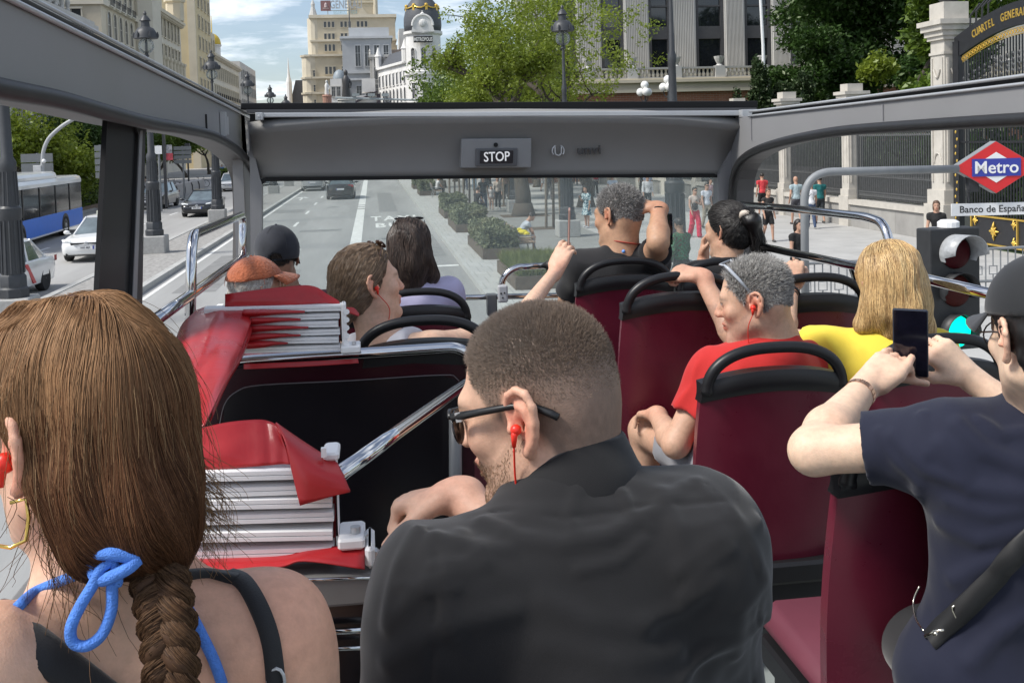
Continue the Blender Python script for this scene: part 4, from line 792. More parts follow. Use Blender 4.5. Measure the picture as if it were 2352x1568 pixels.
# ================================================================== fence, piers and gate of the headquarters
XF=17.85
S_pier=brick_mat('pier limestone',(0.50,0.47,0.42),(0.47,0.44,0.39),(0.36,0.335,0.30),3.0,1.15,msize=0.012,var=0.14)
S_pierp=pm('plain limestone',(0.50,0.47,0.42),0.85,var=0.14,scale=2.5,bump=0.1,bscale=20)
S_wallg=brick_mat('granite wall',(0.33,0.32,0.30),(0.30,0.29,0.275),(0.22,0.215,0.2),1.9,0.9,msize=0.012,var=0.16)
PY=[36.4+6.05*k for k in range(9)]
nm=['first','second','third','fourth','fifth','sixth','seventh','eighth','ninth']
for k,y_ in enumerate(PY):
 t=thing('stone_pier',nm[k]+' stone fence pier counting back from the tall gate pier','pier',(XF,y_,0.13),group='stone piers of the iron fence');mb=MB();h=0.28
 mb.box((XF-h-0.1,y_-h-0.1,0.13),(XF+h+0.1,y_+h+0.1,1.25));mb.box((XF-h-0.05,y_-h-0.05,1.25),(XF+h+0.05,y_+h+0.05,1.5));mb.box((XF-h,y_-h,1.5),(XF+h,y_+h,4.75))
 for s_ in(-1,1):mb.box((XF-h-0.025,y_+s_*0.15-0.02,1.75),(XF-h+0.002,y_+s_*0.15+0.02,4.6));mb.box((XF+s_*0.18-0.02,y_-h-0.025,1.75),(XF+s_*0.18+0.02,y_-h+0.002,4.6))
 mb.build('shaft',S_pierp,t);mb=MB()
 for a,z_,zz in((0.34,4.75,4.9),(0.42,4.9,5.02),(0.49,5.02,5.14),(0.30,5.14,5.42)):mb.box((XF-a,y_-a,z_),(XF+a,y_+a,zz))
 mb.build('cap',S_pierp,t)
mb=MB();mb.box((XF-0.28,30.5,0.13),(XF+0.28,92,0.95));o=thing('low_wall','low granite wall under the iron fence along the right pavement','wall',(XF,60,0.13));mb.build('wall_body',S_wallg,o);mb=MB();mb.box((XF-0.36,30.5,0.953),(XF+0.36,92,1.13));mb.build('coping',S_pierp,o)
M_fence=pm('fence iron',(0.085,0.088,0.09),0.5,var=0.25,scale=10)
def fence_bay(y0,y1,label):
 t=thing('iron_fence',label,'fence',(XF,(y0+y1)/2,1.13),group='iron fence bays between the piers');mb=MB()
 for z_ in(1.28,1.42,1.98,3.45,3.58,4.5):mb.box((XF-0.025,y0,z_),(XF+0.025,y1,z_+0.045))
 for s_ in(-0.3,0.3):
  pass
 mb.build('rails',M_fence,t);mb=MB();n=int((y1-y0)/0.15)
 for i in range(n+1):
  y_=y0+0.04+(y1-y0-0.08)*i/n;mb.box((XF-0.02,y_-0.02,1.2),(XF+0.02,y_+0.02,4.62));mb.add([(XF-0.03,y_,4.62),(XF,y_-0.03,4.62),(XF+0.03,y_,4.62),(XF,y_+0.03,4.62),(XF,y_,4.85)],[(0,1,4),(1,2,4),(2,3,4),(3,0,4)])
  if i<n:
   ym=y_+(y1-y0-0.08)/n/2;mb.box((XF-0.012,ym-0.012,1.2),(XF+0.012,ym+0.012,2.25));mb.tube([(XF,ym+0.05*math.cos(a),3.53+0.05*math.sin(a))for a in np.linspace(0,6.28,7)[:-1]],0.012,4,closed=True);mb.tube([(XF,ym+0.05*math.cos(a),1.37+0.05*math.sin(a))for a in np.linspace(0,6.28,7)[:-1]],0.012,4,closed=True);mb.tube([(XF,ym+0.055*math.sin(a),2.0+0.07*math.cos(a))for a in np.linspace(-2.2,2.2,6)],0.014,4)
 o=mb.build('bars',M_fence,t)
 for y_ in(y0+0.1,y1-0.1):m_=MB();m_.box((XF-0.05,y_-0.05,1.13),(XF+0.05,y_+0.05,4.7));m_.build('post',M_fence,t)
for k in range(len(PY)):
 a=(30.55 if k==0 else PY[k-1]+0.38);fence_bay(a,PY[k]-0.38,('iron fence bay between the gate pier and the first stone pier' if k==0 else 'iron fence bay between the %s and %s stone piers'%(nm[k-1],nm[k])))
 # dark shrubbery behind the fence
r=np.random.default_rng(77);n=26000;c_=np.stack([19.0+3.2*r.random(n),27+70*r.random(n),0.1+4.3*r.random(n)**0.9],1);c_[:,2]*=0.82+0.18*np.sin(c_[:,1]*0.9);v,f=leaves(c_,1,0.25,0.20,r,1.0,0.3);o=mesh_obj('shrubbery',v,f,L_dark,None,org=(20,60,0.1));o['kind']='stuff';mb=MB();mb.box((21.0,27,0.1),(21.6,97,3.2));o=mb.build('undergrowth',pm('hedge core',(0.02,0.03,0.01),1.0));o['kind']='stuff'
# gate pier
t=thing('gate_pier','tall double stone gate pier with a heavy cornice left of the gilded gate','pier',(17.96,30.02,0.13));y0,y1=29.63,30.41;xw=0.39;XK=XF;XF=17.96;mb=MB()
mb.box((XF-xw-0.18,y0-0.18,0.13),(XF+xw,y1+0.18,1.3));mb.box((XF-xw-0.1,y0-0.1,1.3),(XF+xw,y1+0.1,1.75));mb.box((XF-xw,y0,1.75),(XF+xw,y1,6.4))
for ya,yb in((y0+0.1,y1-0.1),):
 for yy in(ya,yb):mb.box((XF-xw-0.045,yy-0.035,2.0),(XF-xw+0.003,yy+0.035,5.85))
 mb.tube([(XF-xw-0.03,ya+0.12+0.34*s_,5.5-0.25*math.sin(math.pi*s_))for s_ in np.linspace(0,1,8)],0.035,6);mb.tube([(XF-xw-0.02,(ya+yb)/2+0.2*math.cos(a),2.6+0.3*math.sin(a))for a in np.linspace(0,math.pi,8)],0.03,6)
for xa,xb in((XF-xw+0.1,XF+xw-0.1),):
 for xx in(xa,xb):mb.box((xx-0.035,y0-0.045,2.0),(xx+0.035,y0+0.003,5.85))
 mb.tube([(xa+0.10+0.34*s_,y0-0.03,5.5-0.25*math.sin(math.pi*s_))for s_ in np.linspace(0,1,8)],0.035,6)
mb.build('shaft',S_pierp,t);mb=MB()
for a,z_,zz in((0.04,5.95,6.03),(0.08,6.4,6.52),(0.14,6.52,6.68),(0.22,6.68,6.85),(0.30,6.85,7.0),(0.02,7.0,7.55)):mb.box((XF-xw-a,y0-a,z_),(XF+xw+a,y1+a,zz))
mb.build('cornice',S_pierp,t)
mb=MB();mb.lathe([(0.22,7.55),(0.32,7.7),(0.27,8.0),(0.34,8.4),(0.1,8.8)],(XF,30.02,0),12);mb.build('finial',M_iron,t)
# gate
XF=XK
t=thing('iron_gate','black iron gate with gilded lettering and gold ornaments at the right edge','gate',(XF,26.0,0.13));ya,yb=22.8,29.45;M_gate=pm('gate iron',(0.022,0.023,0.027),0.4,var=0.2,scale=8)
def arch_z(y,zo):s_=(yb-y)/(yb-ya);return zo+0.70*math.sin(min(1,max(0,s_))*math.pi)
n=16;lo_=[(XF,yb-(yb-ya)*i/n,arch_z(yb-(yb-ya)*i/n,5.76))for i in range(n+1)];up_=[(XF,p[1],arch_z(p[1],6.42))for p in lo_]
mb=MB()
for i in range(n):mb.prism([(XF-0.06,lo_[i][1],lo_[i][2]),(XF-0.06,lo_[i+1][1],lo_[i+1][2]),(XF-0.06,up_[i+1][1],up_[i+1][2]),(XF-0.06,up_[i][1],up_[i][2])],(0.12,0,0))
mb.box((XF-0.09,29.2,0.2),(XF+0.09,29.5,6.3));band=mb.build('arch_band',M_gate,t)
mb=MB()
yy=29.0
while yy>ya:z_=arch_z(yy,5.60);mb.tube([(XF-0.05,yy+0.055*math.cos(a),z_+0.055*math.sin(a))for a in np.linspace(0,6.28,9)[:-1]],0.014,5,closed=True);yy-=0.14
mb.tube([(XF-0.04,p[1],p[2]-0.07)for p in lo_[1:]],0.012,5);mb.tube([(XF-0.04,p[1],p[2]-0.25)for p in lo_[1:]],0.012,5)
for z_ in np.arange(0.9,5.0,0.22):mb.sphere((XF-0.1,29.33+0.05*math.sin(z_*9),z_),(0.02,0.035,0.05),8,6)
mb.build('gilt_rings',S_gold,t)
mb=MB()
for i in range(44):
 y_=29.05-i*0.135;zt_=arch_z(y_,5.5);mb.box((XF-0.018,y_-0.016,1.06),(XF+0.018,y_+0.016,zt_))
 if i%2==0:
  for q in range(5):mb.sphere((XF-0.01,y_,zt_-0.5-q*0.16),(0.03,0.055,0.09),7,5)
for z_ in(1.25,3.2):mb.box((XF-0.03,ya,z_),(XF+0.03,29.2,z_+0.06))
mb.build('bars',M_gate,t)
mb=MB();mb.box((XF-0.03,ya,0.2),(XF+0.03,28.6,1.06));pn=mb.build('lower_panel',M_gate,t);mb=MB()
for z_ in(0.22,1.02):mb.box((XF-0.07,ya,z_),(XF+0.02,28.65,z_+0.045))
for y_ in(28.62,26.4):mb.box((XF-0.075,y_-0.025,0.22),(XF+0.01,y_+0.025,1.06))
def rosette(yc,zc,s_):
 for k in range(8):a=math.pi*k/4;L_=(0.30 if k%2==0 else 0.19)*s_;mb.tube([(XF-0.05,yc,zc),(XF-0.07,yc+L_*0.6*math.cos(a),zc+L_*0.6*math.sin(a)*1.15),(XF-0.05,yc+L_*math.cos(a),zc+L_*math.sin(a)*1.15)],[0.03,0.05*s_,0.01],6)
 mb.sphere((XF-0.06,yc,zc),(0.05,0.09*s_,0.09*s_),9,6)
rosette(27.5,0.64,0.8);rosette(25.2,0.64,0.8);rosette(28.42,0.90,0.45);rosette(28.42,0.38,0.45);rosette(26.55,0.90,0.45);rosette(26.55,0.38,0.45);mb.build('gilt_ornament',S_gold,pn)
# lettering follows the arch: one object per word
def arc_word(word,y_start,sp):
 y_=y_start
 obs=[]
 for ch in word:
  z_=arch_z(y_-0.08,6.09);dz=(arch_z(y_-0.18,6.09)-arch_z(y_+0.02,6.09))/0.20;r_=norm((0,-1,dz));u_=norm((0,dz,1));obs.append(text_mesh('letter',ch,S_gold,0.32,(XF-0.062,y_-0.08,z_),r_,u_,band,0.012,sx=0.74,bold=0.015));y_-=sp
 dg=None;vs=[];fs=[]
 for o in obs:
  n0=len(vs);vs+=[tuple(np.array(v.co)+np.array(o.location))for v in o.data.vertices];fs+=[tuple(i+n0 for i in p.vertices)for p in o.data.polygons];bpy.data.objects.remove(o)
 mesh_obj('lettering',np.array(vs)+origin_of(band),fs,S_gold,band)
arc_word('CUARTEL',28.5,0.158);arc_word('GENERAL',27.1,0.168)
mb=MB()
for i in range(4):mb.tube([(XF,28.7-i*0.3,arch_z(28.7-i*0.3,6.42)),(XF-0.05,28.6-i*0.3,arch_z(28.7-i*.3,6.75)),(XF,28.2-i*0.3,arch_z(28.2-i*0.3,6.9))],0.03,5)
mb.build('scrolls',M_iron,t)
# ================================================================== metro sign, traffic light, railing
def face_cam(p):
 d=norm(np.array([p[0],p[1],0])-np.array([EYE[0],EYE[1],0]));return np.array([d[1],-d[0],0.0]),d
YM=17.9;M_grey_pole=pm('grey pole paint',(0.22,0.23,0.24),0.5,var=0.1);M_red=pm('metro red',(0.62,0.025,0.03),0.35,var=0.04);M_blue=pm('metro blue',(0.035,0.05,0.32),0.35,var=0.04);M_wht=pm('sign white',(0.80,0.80,0.80),0.35,var=0.03)
pc=P(2281,384,YM);t=thing('metro_sign','red diamond metro sign on a bent grey pole with a white station name board','sign',(P(1847,500,YM)[0],YM,0.13))
rt,dp=np.array([0.985,-0.17,0]),np.array([0.17,0.985,0]);up=np.array([0,0,1.0]);hw,hh=0.78,0.49
mb=MB();mb.tube(round_path([(P(1847,500,YM)[0],YM,0.1),P(1847,396,YM),P(2200,388,YM-0.1)],0.55,10),0.075,12);mb.build('pole',M_grey_pole,t,smooth=True)
def dia(s_,off):return[pc+rt*hw*s_+dp*off,pc+up*hh*s_+dp*off,pc-rt*hw*s_+dp*off,pc-up*hh*s_+dp*off]
mb=MB();mb.prism(dia(1.0,0.12),-dp*0.24+dp*0.0);mb.build('case',M_grey_pole,t)
f=mb=MB();mb.prism(dia(0.985,-0.121),-dp*0.012);dface=mb.build('face',M_red,t)
mb=MB();mb.prism(dia(0.585,-0.136),-dp*0.004);mb.build('white_diamond',M_wht,dface)
mb=MB();hb,bb=0.45,0.165;mb.prism([pc-rt*hb-up*bb-dp*0.143,pc+rt*hb-up*bb-dp*0.143,pc+rt*hb+up*bb-dp*0.143,pc-rt*hb+up*bb-dp*0.143],-dp*0.004);blue=mb.build('blue_bar',M_blue,dface)
text_mesh('lettering','Metro',M_wht,0.325,pc-dp*0.15+up*-0.008,rt,up,blue,0.003,bold=0.012,sx=1.0)
pb=P(2290,480,YM);bw_,bh_=0.84,0.115;tilt=rt*1.0+up*0.03
mb=MB();mb.prism([pb-rt*bw_-up*bh_,pb+rt*bw_-up*bh_,pb+rt*bw_+up*bh_,pb-rt*bw_+up*bh_],dp*0.05);nb=mb.build('name_board',M_wht,t)
text_mesh('lettering','Banco de España',pm('sign black',(0.02,0.02,0.02),0.4,var=0),0.185,pb-rt*0.09-dp*0.004,rt,up,nb,0.002,sx=0.98,bold=0.008)
mb=MB();mb.tube([pb+up*0.1-rt*0.5+dp*.03,pc-up*0.18-rt*0.5+dp*0.03],0.02,6);mb.box(P(2238,425,YM)-(0.09,0,0.13),P(2238,425,YM)+(0.09,0.1,0.13));mb.build('hanger',M_iron,t)
# traffic light
YT=9.0;tl=P(2195,660,YT);t=thing('traffic_light','black traffic light with a lit green lamp beside the bus','traffic light',(tl[0],YT,0.13));M_tl=pm('signal black',(0.020,0.021,0.023),0.5,var=0.2,scale=20)
rt2,dp2=np.array([0.995,0.1,0]),np.array([-0.1,0.995,0]);x0,x1=-0.30,0.255;R_t=np.stack([rt2,dp2,up],1)
def tb(mb,a,b,bev=0):mb.box(a,b,R_t,tl)
mb=MB();tb(mb,(-0.27,0,-0.60),(0.27,0.22,0.56));mb.build('housing',M_tl,t,bevel=0.015)
mb=MB();mb.tube([tl+dp2*0.3+(0,0,-3.3),tl+dp2*0.3+(0,0,0.55)],0.06,10);mb.tube([tl+dp2*0.3+(0,0,0.3),tl+dp2*0.1+(0,0,0.3)],0.03,8);mb.build('post',M_grey_pole,t)
for k,(zc,col,em)in enumerate(((0.33,(0.045,0.003,0.006),0),(-0.03,(0.06,0.012,0.01),0),(-0.42,(0.0,0.75,0.50),2.2))):
 mb=MB();nr=8
 pts=[(0.155*math.sin(a),-0.05*math.cos(a))for a in np.linspace(0,math.pi/2,nr)]
 mb.lathe([(max(0.001,r_),z_)for r_,z_ in pts][::-1]if False else[(max(0.001,r_),z_)for r_,z_ in pts],tl+R_t@np.array([0,-0.005,zc]),22,R=R_t@np.array([[1,0,0],[0,0,1],[0,1,0]]))
 lens=mb.build('lens',pm('lens%d'%k if False else('red lens','amber lens','green lens')[k],col,0.6,var=0.25,scale=40,spec=0.15,emit=(0.0,0.85,0.55)if em else None,estr=em*0.45),t,smooth=True)
 mb=MB();n=18;vs=[];fs=[]
 for i in range(n+1):
  a=math.radians(-25+230*i/n)
  for(rr,yy)in((0.175,0.0),(0.185,(-0.24 if k==0 else-0.13)if 0.1<i/n<0.9 else-0.08),(0.178,(-0.24 if k==0 else-0.13)if 0.1<i/n<0.9 else-0.08),(0.167,0.0)):vs.append(tl+R_t@np.array([rr*math.cos(a),yy,zc+rr*math.sin(a)]))
 for i in range(n):
  for j in range(3):fs.append((i*4+j,i*4+j+1,i*4+5+j,i*4+4+j))
 mb.add(vs,fs);mb.build('visor',pm('visor grey',(0.34,0.35,0.36),0.38,var=0.2,scale=25)if k==0 else M_tl,t,smooth=True)
mb=MB();mb.lathe([(0.10,0),(0.10,0.05),(0.07,0.07)],tl+dp2*0.1+(0,0,0.565),14);mb.build('cap',M_wht,t)
# metro stair railing
t=thing('stair_railing','low iron railing with square pattern round the metro stairs','railing',(9.6,19,0.13));mb=MB()
for(a,b)in(((8.0,18.6),(10.3,18.6)),((11.5,19.6),(14.5,19.6))):
 a=np.array([*a,0.0]);b=np.array([*b,0.0]);d=norm(b-a);L_=np.linalg.norm(b-a)
 for z_ in(0.35,1.02):mb.tube([a+(0,0,z_+.13),b+(0,0,z_+.13)],0.03,8)
 n=int(L_/0.32)
 for i in range(n+1):
  p=a+d*L_*i/n;mb.tube([p+(0,0,0.13),p+(0,0,1.15)],0.016,6)
  if i<n:q=p+d*L_/n*0.5;e=d*0.085;mb.tube([q-e+(0,0,.62),q+e+(0,0,.62),q+e+(0,0,.79),q-e+(0,0,.79)],0.014,5,closed=True);mb.tube([q+(0,0,.8),q+(0,0,1.15)],0.014,5);mb.tube([q+(0,0,.48),q+(0,0,.62)],0.014,5)
mb.build('bars',M_steel,t)
# ================================================================== signs and furniture on the far left pavement
M_sgn=pm('sign back grey',(0.17,0.18,0.185),0.5,var=0.08)
def board(name,lb,cat,u0,v0,u1,v1,Y,rows=1,m=None,th=0.08,post=True,group=None):
 a,b=P(u0,v0,Y),P(u1,v1,Y);t=thing(name,lb,cat,((a[0]+b[0])/2,Y,0.13),group=group);h=(a[2]-b[2])/rows
 mb=MB()
 for k in range(rows):mb.box((a[0],Y,b[2]+k*h+0.03),(b[0],Y+th,b[2]+(k+1)*h-0.03))
 mb.build('panel',m or M_sgn,t)
 if post:mb=MB();mb.tube([((a[0]+b[0])/2,Y+th+0.06,0.1),((a[0]+b[0])/2,Y+th+0.06,a[2])],0.07,8);mb.build('post',M_steel,t)
 return t
board('road_sign','wide grey back of a road sign behind the curved pole, above the city bus','road sign',47,353,122,395,58,2,group='backs of grey road signs');board('road_sign','tall grey sign of five stacked slats left of the bus window pillar','road sign',216,333,243,410,60,5,group='backs of grey road signs');board('road_sign','grey sign of four slats right of the red poster','road sign',398,336,440,376,78,4,group='backs of grey road signs')
Y_=57.0;t=thing('curved_pole','grey pole curving to the right behind the city bus','lamp pole',(P(98,393,Y_)[0],Y_,0.13));p0=P(98,393,Y_);mb=MB();mb.tube(smooth_path([(p0[0],Y_,0.1),P(98,420,Y_),P(98,366,Y_),P(101,343,Y_),P(111,320,Y_),P(128,302,Y_),P(150,285,Y_),P(190,262,Y_)]),0.10,10);mb.build('pole',pm('galvanised pole',(0.38,0.39,0.40),0.45),t,smooth=True);q=P(103,370,Y_);mb=MB();mb.sphere(q+(0,-0.15,0),0.11,12,8);mb.build('lamp_ball',M_wht,t,smooth=True);q=P(87,387,Y_);mb=MB();mb.box(q-(0.2,0.15,0.16),q+(0.2,0.15,0.16));mb.build('camera_box',pm('pale box',(0.55,0.55,0.55),0.5),t,bevel=0.02)
board('notice','white notice panel fixed beside the median lamp post','notice',355,334,372,355,62,1,M_wht,0.04);Y_=66;t=thing('banner_post','dark banner post with a red and grey poster beside the white notice','poster',(P(378,400,Y_)[0],Y_,0.13));a,b=P(376,320,Y_),P(380,402,Y_);mb=MB();mb.box((a[0]-0.1,Y_,0.1),(b[0]+0.05,Y_+0.2,a[2]+2));mb.build('post',M_iron,t);a,b=P(381,333,Y_),P(395,352,Y_);mb=MB();mb.box((a[0],Y_+0.05,b[2]),(b[0],Y_+0.09,a[2]));mb.build('poster_top',pm('grey poster',(0.35,0.34,0.36),0.5,var=0.7,scale=5),t);a,b=P(381,352,Y_),P(397,368,Y_);mb=MB();mb.box((a[0],Y_+0.05,b[2]),(b[0],Y_+0.09,a[2]));mb.build('poster_bottom',pm('red poster',(0.45,0.06,0.08),0.5,var=0.4,scale=5),t)
t=thing('signal_post','thin black post with a traffic signal seen from behind, beside the bike rack','traffic light',(-16.2,96,0.13));q=G(448,420);q=np.array([(448-853)/2355*92,92,0.13]);t.location=q;mb=MB();mb.tube([q,q+(0,0,3.4)],0.07,8);mb.box(q+(-0.2,-0.15,3.0),q+(0.2,0.15,4.1));mb.build('post',M_iron,t)
# bike dock wall and bikes
a=np.array([-13.95,76.5,0.13]);b=np.array([-14.3,92,0.13]);t=thing('bike_dock','grey curved low wall of a bike dock with arc marks','bike dock',(-14.1,84,0.13));mb=MB();mb.box((-14.5,73.8,0.13),(-14.2,90,1.15));mb.build('wall_panel',pm('dock grey',(0.30,0.30,0.31),0.6),t);mb=MB()
for k in range(4):mb.tube([(-14.17,77+k*3.2+0.55*math.sin(a_),0.62+0.42*math.cos(a_))for a_ in np.linspace(0.1,3.0,9)],0.05,5)
mb.build('arc_mark',M_iron,t)
def bicycle(lb,x,y,rz,g='bicycles on the left pavement'):
 t=thing('bicycle',lb,'bicycle',(x,y,0.13),rz,g);mbk=lambda:MB()
 for s_ in(-0.5,0.5):m_=MB();m_.tube([(s_+0.33*math.cos(k),0,0.34+0.33*math.sin(k))for k in np.linspace(0,6.283,17)[:-1]],0.025,5,closed=True);m_.build('wheel',M_iron,t,world=False)
 m_=MB()
 for p_ in([(-0.5,0,0.34),(-0.15,0,0.75),(0.35,0,0.8),(0.5,0,0.34)],[(-0.5,0,0.34),(0,0,0.33),(0.36,0,0.8),(0.33,0,1.0)],[(0,0,0.33),(-0.18,0,0.9)]):m_.tube(p_,0.025,6)
 m_.tube([(0.35,-0.28,1.02),(0.35,0.28,1.02)],0.02,6);m_.build('frame',M_steel,t,world=False);m_=MB();m_.sphere((-0.2,0,0.93),(0.13,0.07,0.04),8,6);m_.build('saddle',M_iron,t,world=False)
for k,(lb)in enumerate(('nearest bicycle in the dock beside the dark car','second bicycle in the dock row','third bicycle in the dock row','fourth bicycle in the dock row','last bicycle in the dock row, beside the grey end post')):bicycle(lb,-15.3,76.5+k*2.4,0.2)
for k,lb in enumerate(('bicycle leaning left of the thin black signal post','bicycle in the rack right of the thin black signal post')):bicycle(lb,(-18.5,-16.0)[k],98+k,0.1)
# ================================================================== cars
M_tyre=pm('tyre rubber',(0.018,0.018,0.019),0.85,var=0.2,scale=20);M_rim=pm('alloy rim',(0.45,0.46,0.47),0.3,metal=0.8,var=0.1);M_carglass=pm('car glass',(0.10,0.13,0.14),0.05,var=0.5,scale=1.4,spec=1.0,coat=0.6);M_light=pm('headlight glass',(0.70,0.72,0.72),0.12,var=0.3,scale=14);M_tail=pm('tail light',(0.30,0.012,0.012),0.2,var=0.2,scale=12);M_trim=pm('black plastic',(0.018,0.018,0.019),0.5,var=0.15);M_plate=pm('number plate',(0.72,0.72,0.72),0.4,var=0.05)
def paint(name,col,rough=0.28):return pm(name,col,rough,var=0.05,scale=1.5,coat=0.7,spec=0.5)
def car(lb,x,y,rz,m,L=4.75,W=1.83,H=1.45,suv=False,taxi=None,plate='1234 LKB',cat='car',name='parked_car',grp='cars on the road',front_dark=True):
 """local: +y is the front of the car, origin on the ground below its middle"""
 t=thing(name,lb,cat,(0,0,0),0,grp);hw=W/2;gl=0.19 if not suv else 0.22;zs=0.88 if not suv else 1.02
 st=np.array([-0.5,-0.485,-0.44,-0.34,-0.22,-0.05,0.12,0.24,0.36,0.44,0.485,0.5])*L
 wf=[0.80,0.90,0.965,1,1,1,1,1,0.985,0.94,0.84,0.72];sh=([0.86,0.95,1.0,1.02,1.03,1.03,1.01,0.97,0.90,0.84,0.74,0.66]if not suv else[0.9,1.0,1.03,1.04,1.04,1.04,1.02,1.0,0.96,0.91,0.80,0.7]);zb=[0.36,0.28,gl,gl,gl,gl,gl,gl,gl,gl+0.02,0.25,0.32]
 ring=[];
 for i,y0 in enumerate(st):
  w=hw*wf[i];zt=zs*sh[i];b=zb[i];prof=[(0,b),(w*0.80,b),(w*0.955,b+0.06),(w*0.985,b+(zt-b)*0.35),(w,b+(zt-b)*0.62),(w*0.975,zt-0.09),(w*0.93,zt-0.025),(w*0.80,zt),(0,zt+0.035)]
  full=prof+[(-px_,pz)for px_,pz in prof[-2:0:-1]];ring.append([(px_,y0,pz)for px_,pz in full])
 n=len(ring[0]);vs=[p for r_ in ring for p in r_];fs=[(i*n+k,i*n+(k+1)%n,(i+1)*n+(k+1)%n,(i+1)*n+k)for i in range(len(st)-1)for k in range(n)]+[tuple(range(n))[::-1],tuple(range((len(st)-1)*n,len(st)*n))]
 mb=MB();mb.add(vs,fs);mb.build('body',m,t,auto=38,world=False)
 ya,yb_,yc,yd=(0.235*L,0.03*L,-0.24*L,-0.385*L)if not suv else(0.22*L,0.04*L,-0.34*L,-0.455*L)
 wb,wt=hw*0.90,hw*0.66;zr=H-0.03
 lo=[(wb*0.86,ya),(wb,ya-0.35),(wb,yc),(wb*0.86,yd)];hi=[(wt*0.88,yb_+0.02),(wt,yb_-0.22),(wt,yc+0.08),(wt*0.88,yc-0.08)]
 def band(f,z0f,z1f):return f
 mb=MB();A=[(px_,py_,zs-0.01)for px_,py_ in lo]+[(-px_,py_,zs-0.01)for px_,py_ in lo[::-1]];B_=[(px_,py_,zr-0.04)for px_,py_ in hi]+[(-px_,py_,zr-0.04)for px_,py_ in hi[::-1]];k=len(A)
 mb.add(A+B_,[(i,(i+1)%k,k+(i+1)%k,k+i)for i in range(k)]+[tuple(range(k,2*k))]);mb.build('windows',M_carglass,t,world=False)
 mb=MB();C0=[(px_*1.03,py_*1.0+(0.03 if py_>0 else-0.03),zr-0.05)for px_,py_,_ in[(q[0],q[1],0)for q in B_]];C1=[(px_*0.90,py_*0.94,zr+0.012)for px_,py_,_ in C0];C2=[(px_*0.5,py_*0.6,zr+0.03)for px_,py_,_ in C0];mb.add(C0+C1+C2,[(i,(i+1)%k,k+(i+1)%k,k+i)for i in range(k)]+[(k+i,k+(i+1)%k,2*k+(i+1)%k,2*k+i)for i in range(k)]+[tuple(range(2*k,3*k))]);mb.build('roof',m,t,auto=50,world=False)
 for s_ in(-1,1):
  for a_,b_ in((lo[0],hi[0]),(lo[3],hi[3]),(((lo[1][0]),(ya-0.35+yc)/2-0.1),((hi[1][0]),(yb_-0.22+yc)/2))):mb=MB();mb.tube([(s_*a_[0]*1.005,a_[1],zs-0.02),(s_*b_[0]*1.01,b_[1],zr-0.03)],0.035,6);mb.build('window_pillar',m,t,world=False)
 for s_ in(-1,1):
  for yw in(0.30*L,-0.285*L):
   R_w=np.array([[0,0,1.0],[0,1,0],[-1,0,0]]);rw=0.325 if not suv else 0.36
   w_=MB();w_.lathe([(rw-0.09,-0.10),(rw-0.02,-0.11),(rw,-0.08),(rw,0.08),(rw-0.02,0.11),(rw-0.09,0.10)],(s_*(hw-0.115),yw,rw),22,R_w);wo_=w_.build('wheel',M_tyre,t,auto=35,world=False)
   w_=MB();w_.lathe([(rw-0.09,0.0),(rw-0.095,0.095),(rw-0.16,0.10),(0.06,0.085),(0.01,0.1)],(s_*(hw-0.115),yw,rw),20,R_w if s_>0 else np.array([[0,0,-1.0],[0,1,0],[1,0,0]]));w_.build('rim',M_rim,wo_,auto=35,world=False)
  h_=MB();zf=zs*0.80;h_.add([(s_*hw*0.50,0.488*L+0.012,zf-0.02),(s_*hw*0.86,0.462*L,zf+0.0),(s_*hw*0.93,0.44*L,zf+0.06),(s_*hw*0.86,0.455*L,zf+0.10),(s_*hw*0.52,0.484*L,zf+0.055),(s_*hw*0.70,0.476*L+0.03,zf+0.03)],[(0,1,5),(1,2,5),(2,3,5),(3,4,5),(4,0,5)]);h_.build('headlight',M_light,t,world=False)
  h_=MB();zf=zs*0.92;h_.box((s_*hw*0.56,-0.497*L,zf-0.10),(s_*hw*0.93,-0.455*L,zf+0.06));h_.build('tail_light',M_tail,t,bevel=0.02,world=False)
  h_=MB();h_.sphere((s_*(hw+0.10),0.185*L,zs+0.05),(0.11,0.06,0.075),10,7);h_.tube([(s_*(hw-0.04),0.19*L,zs),(s_*(hw+0.06),0.185*L,zs+0.03)],0.025,6);h_.build('mirror',m,t,smooth=True,world=False)
  for yh in(0.07*L,-0.13*L):h_=MB();h_.box((s_*(hw-0.012),yh-0.09,zs-0.14),(s_*(hw+0.018),yh+0.09,zs-0.11));h_.build('door_handle',m,t,world=False)
 mb=MB();mb.prism([(-hw*0.50,0.492*L,zs*0.60),(hw*0.50,0.492*L,zs*0.60),(hw*0.56,0.488*L,zs*0.77),(-hw*0.56,0.488*L,zs*0.77)],(0,0.035,0));g_=mb.build('grille',M_trim,t,world=False)
 mb=MB();mb.lathe([(0.075,0.0),(0.06,0.03)],(0,0.497*L,zs*0.72),14,np.array([[1,0,0],[0,0,1.0],[0,-1,0]]));mb.tube([(-hw*0.42,0.5*L+0.012,zs*0.685),(hw*0.42,0.5*L+0.012,zs*0.685)],0.012,5);mb.build('badge',M_rim,g_,world=False)
 mb=MB();mb.prism([(-hw*0.74,0.478*L,0.24),(hw*0.74,0.478*L,0.24),(hw*0.70,0.484*L,0.43),(-hw*0.70,0.484*L,0.43)],(0,0.06,0));mb.build('lower_grille',M_trim,t,world=False)
 mb=MB();mb.box((-hw*0.8,-0.5*L-0.015,0.30),(hw*0.8,-0.48*L,0.44));mb.build('rear_bumper',M_trim,t,bevel=0.02,world=False)
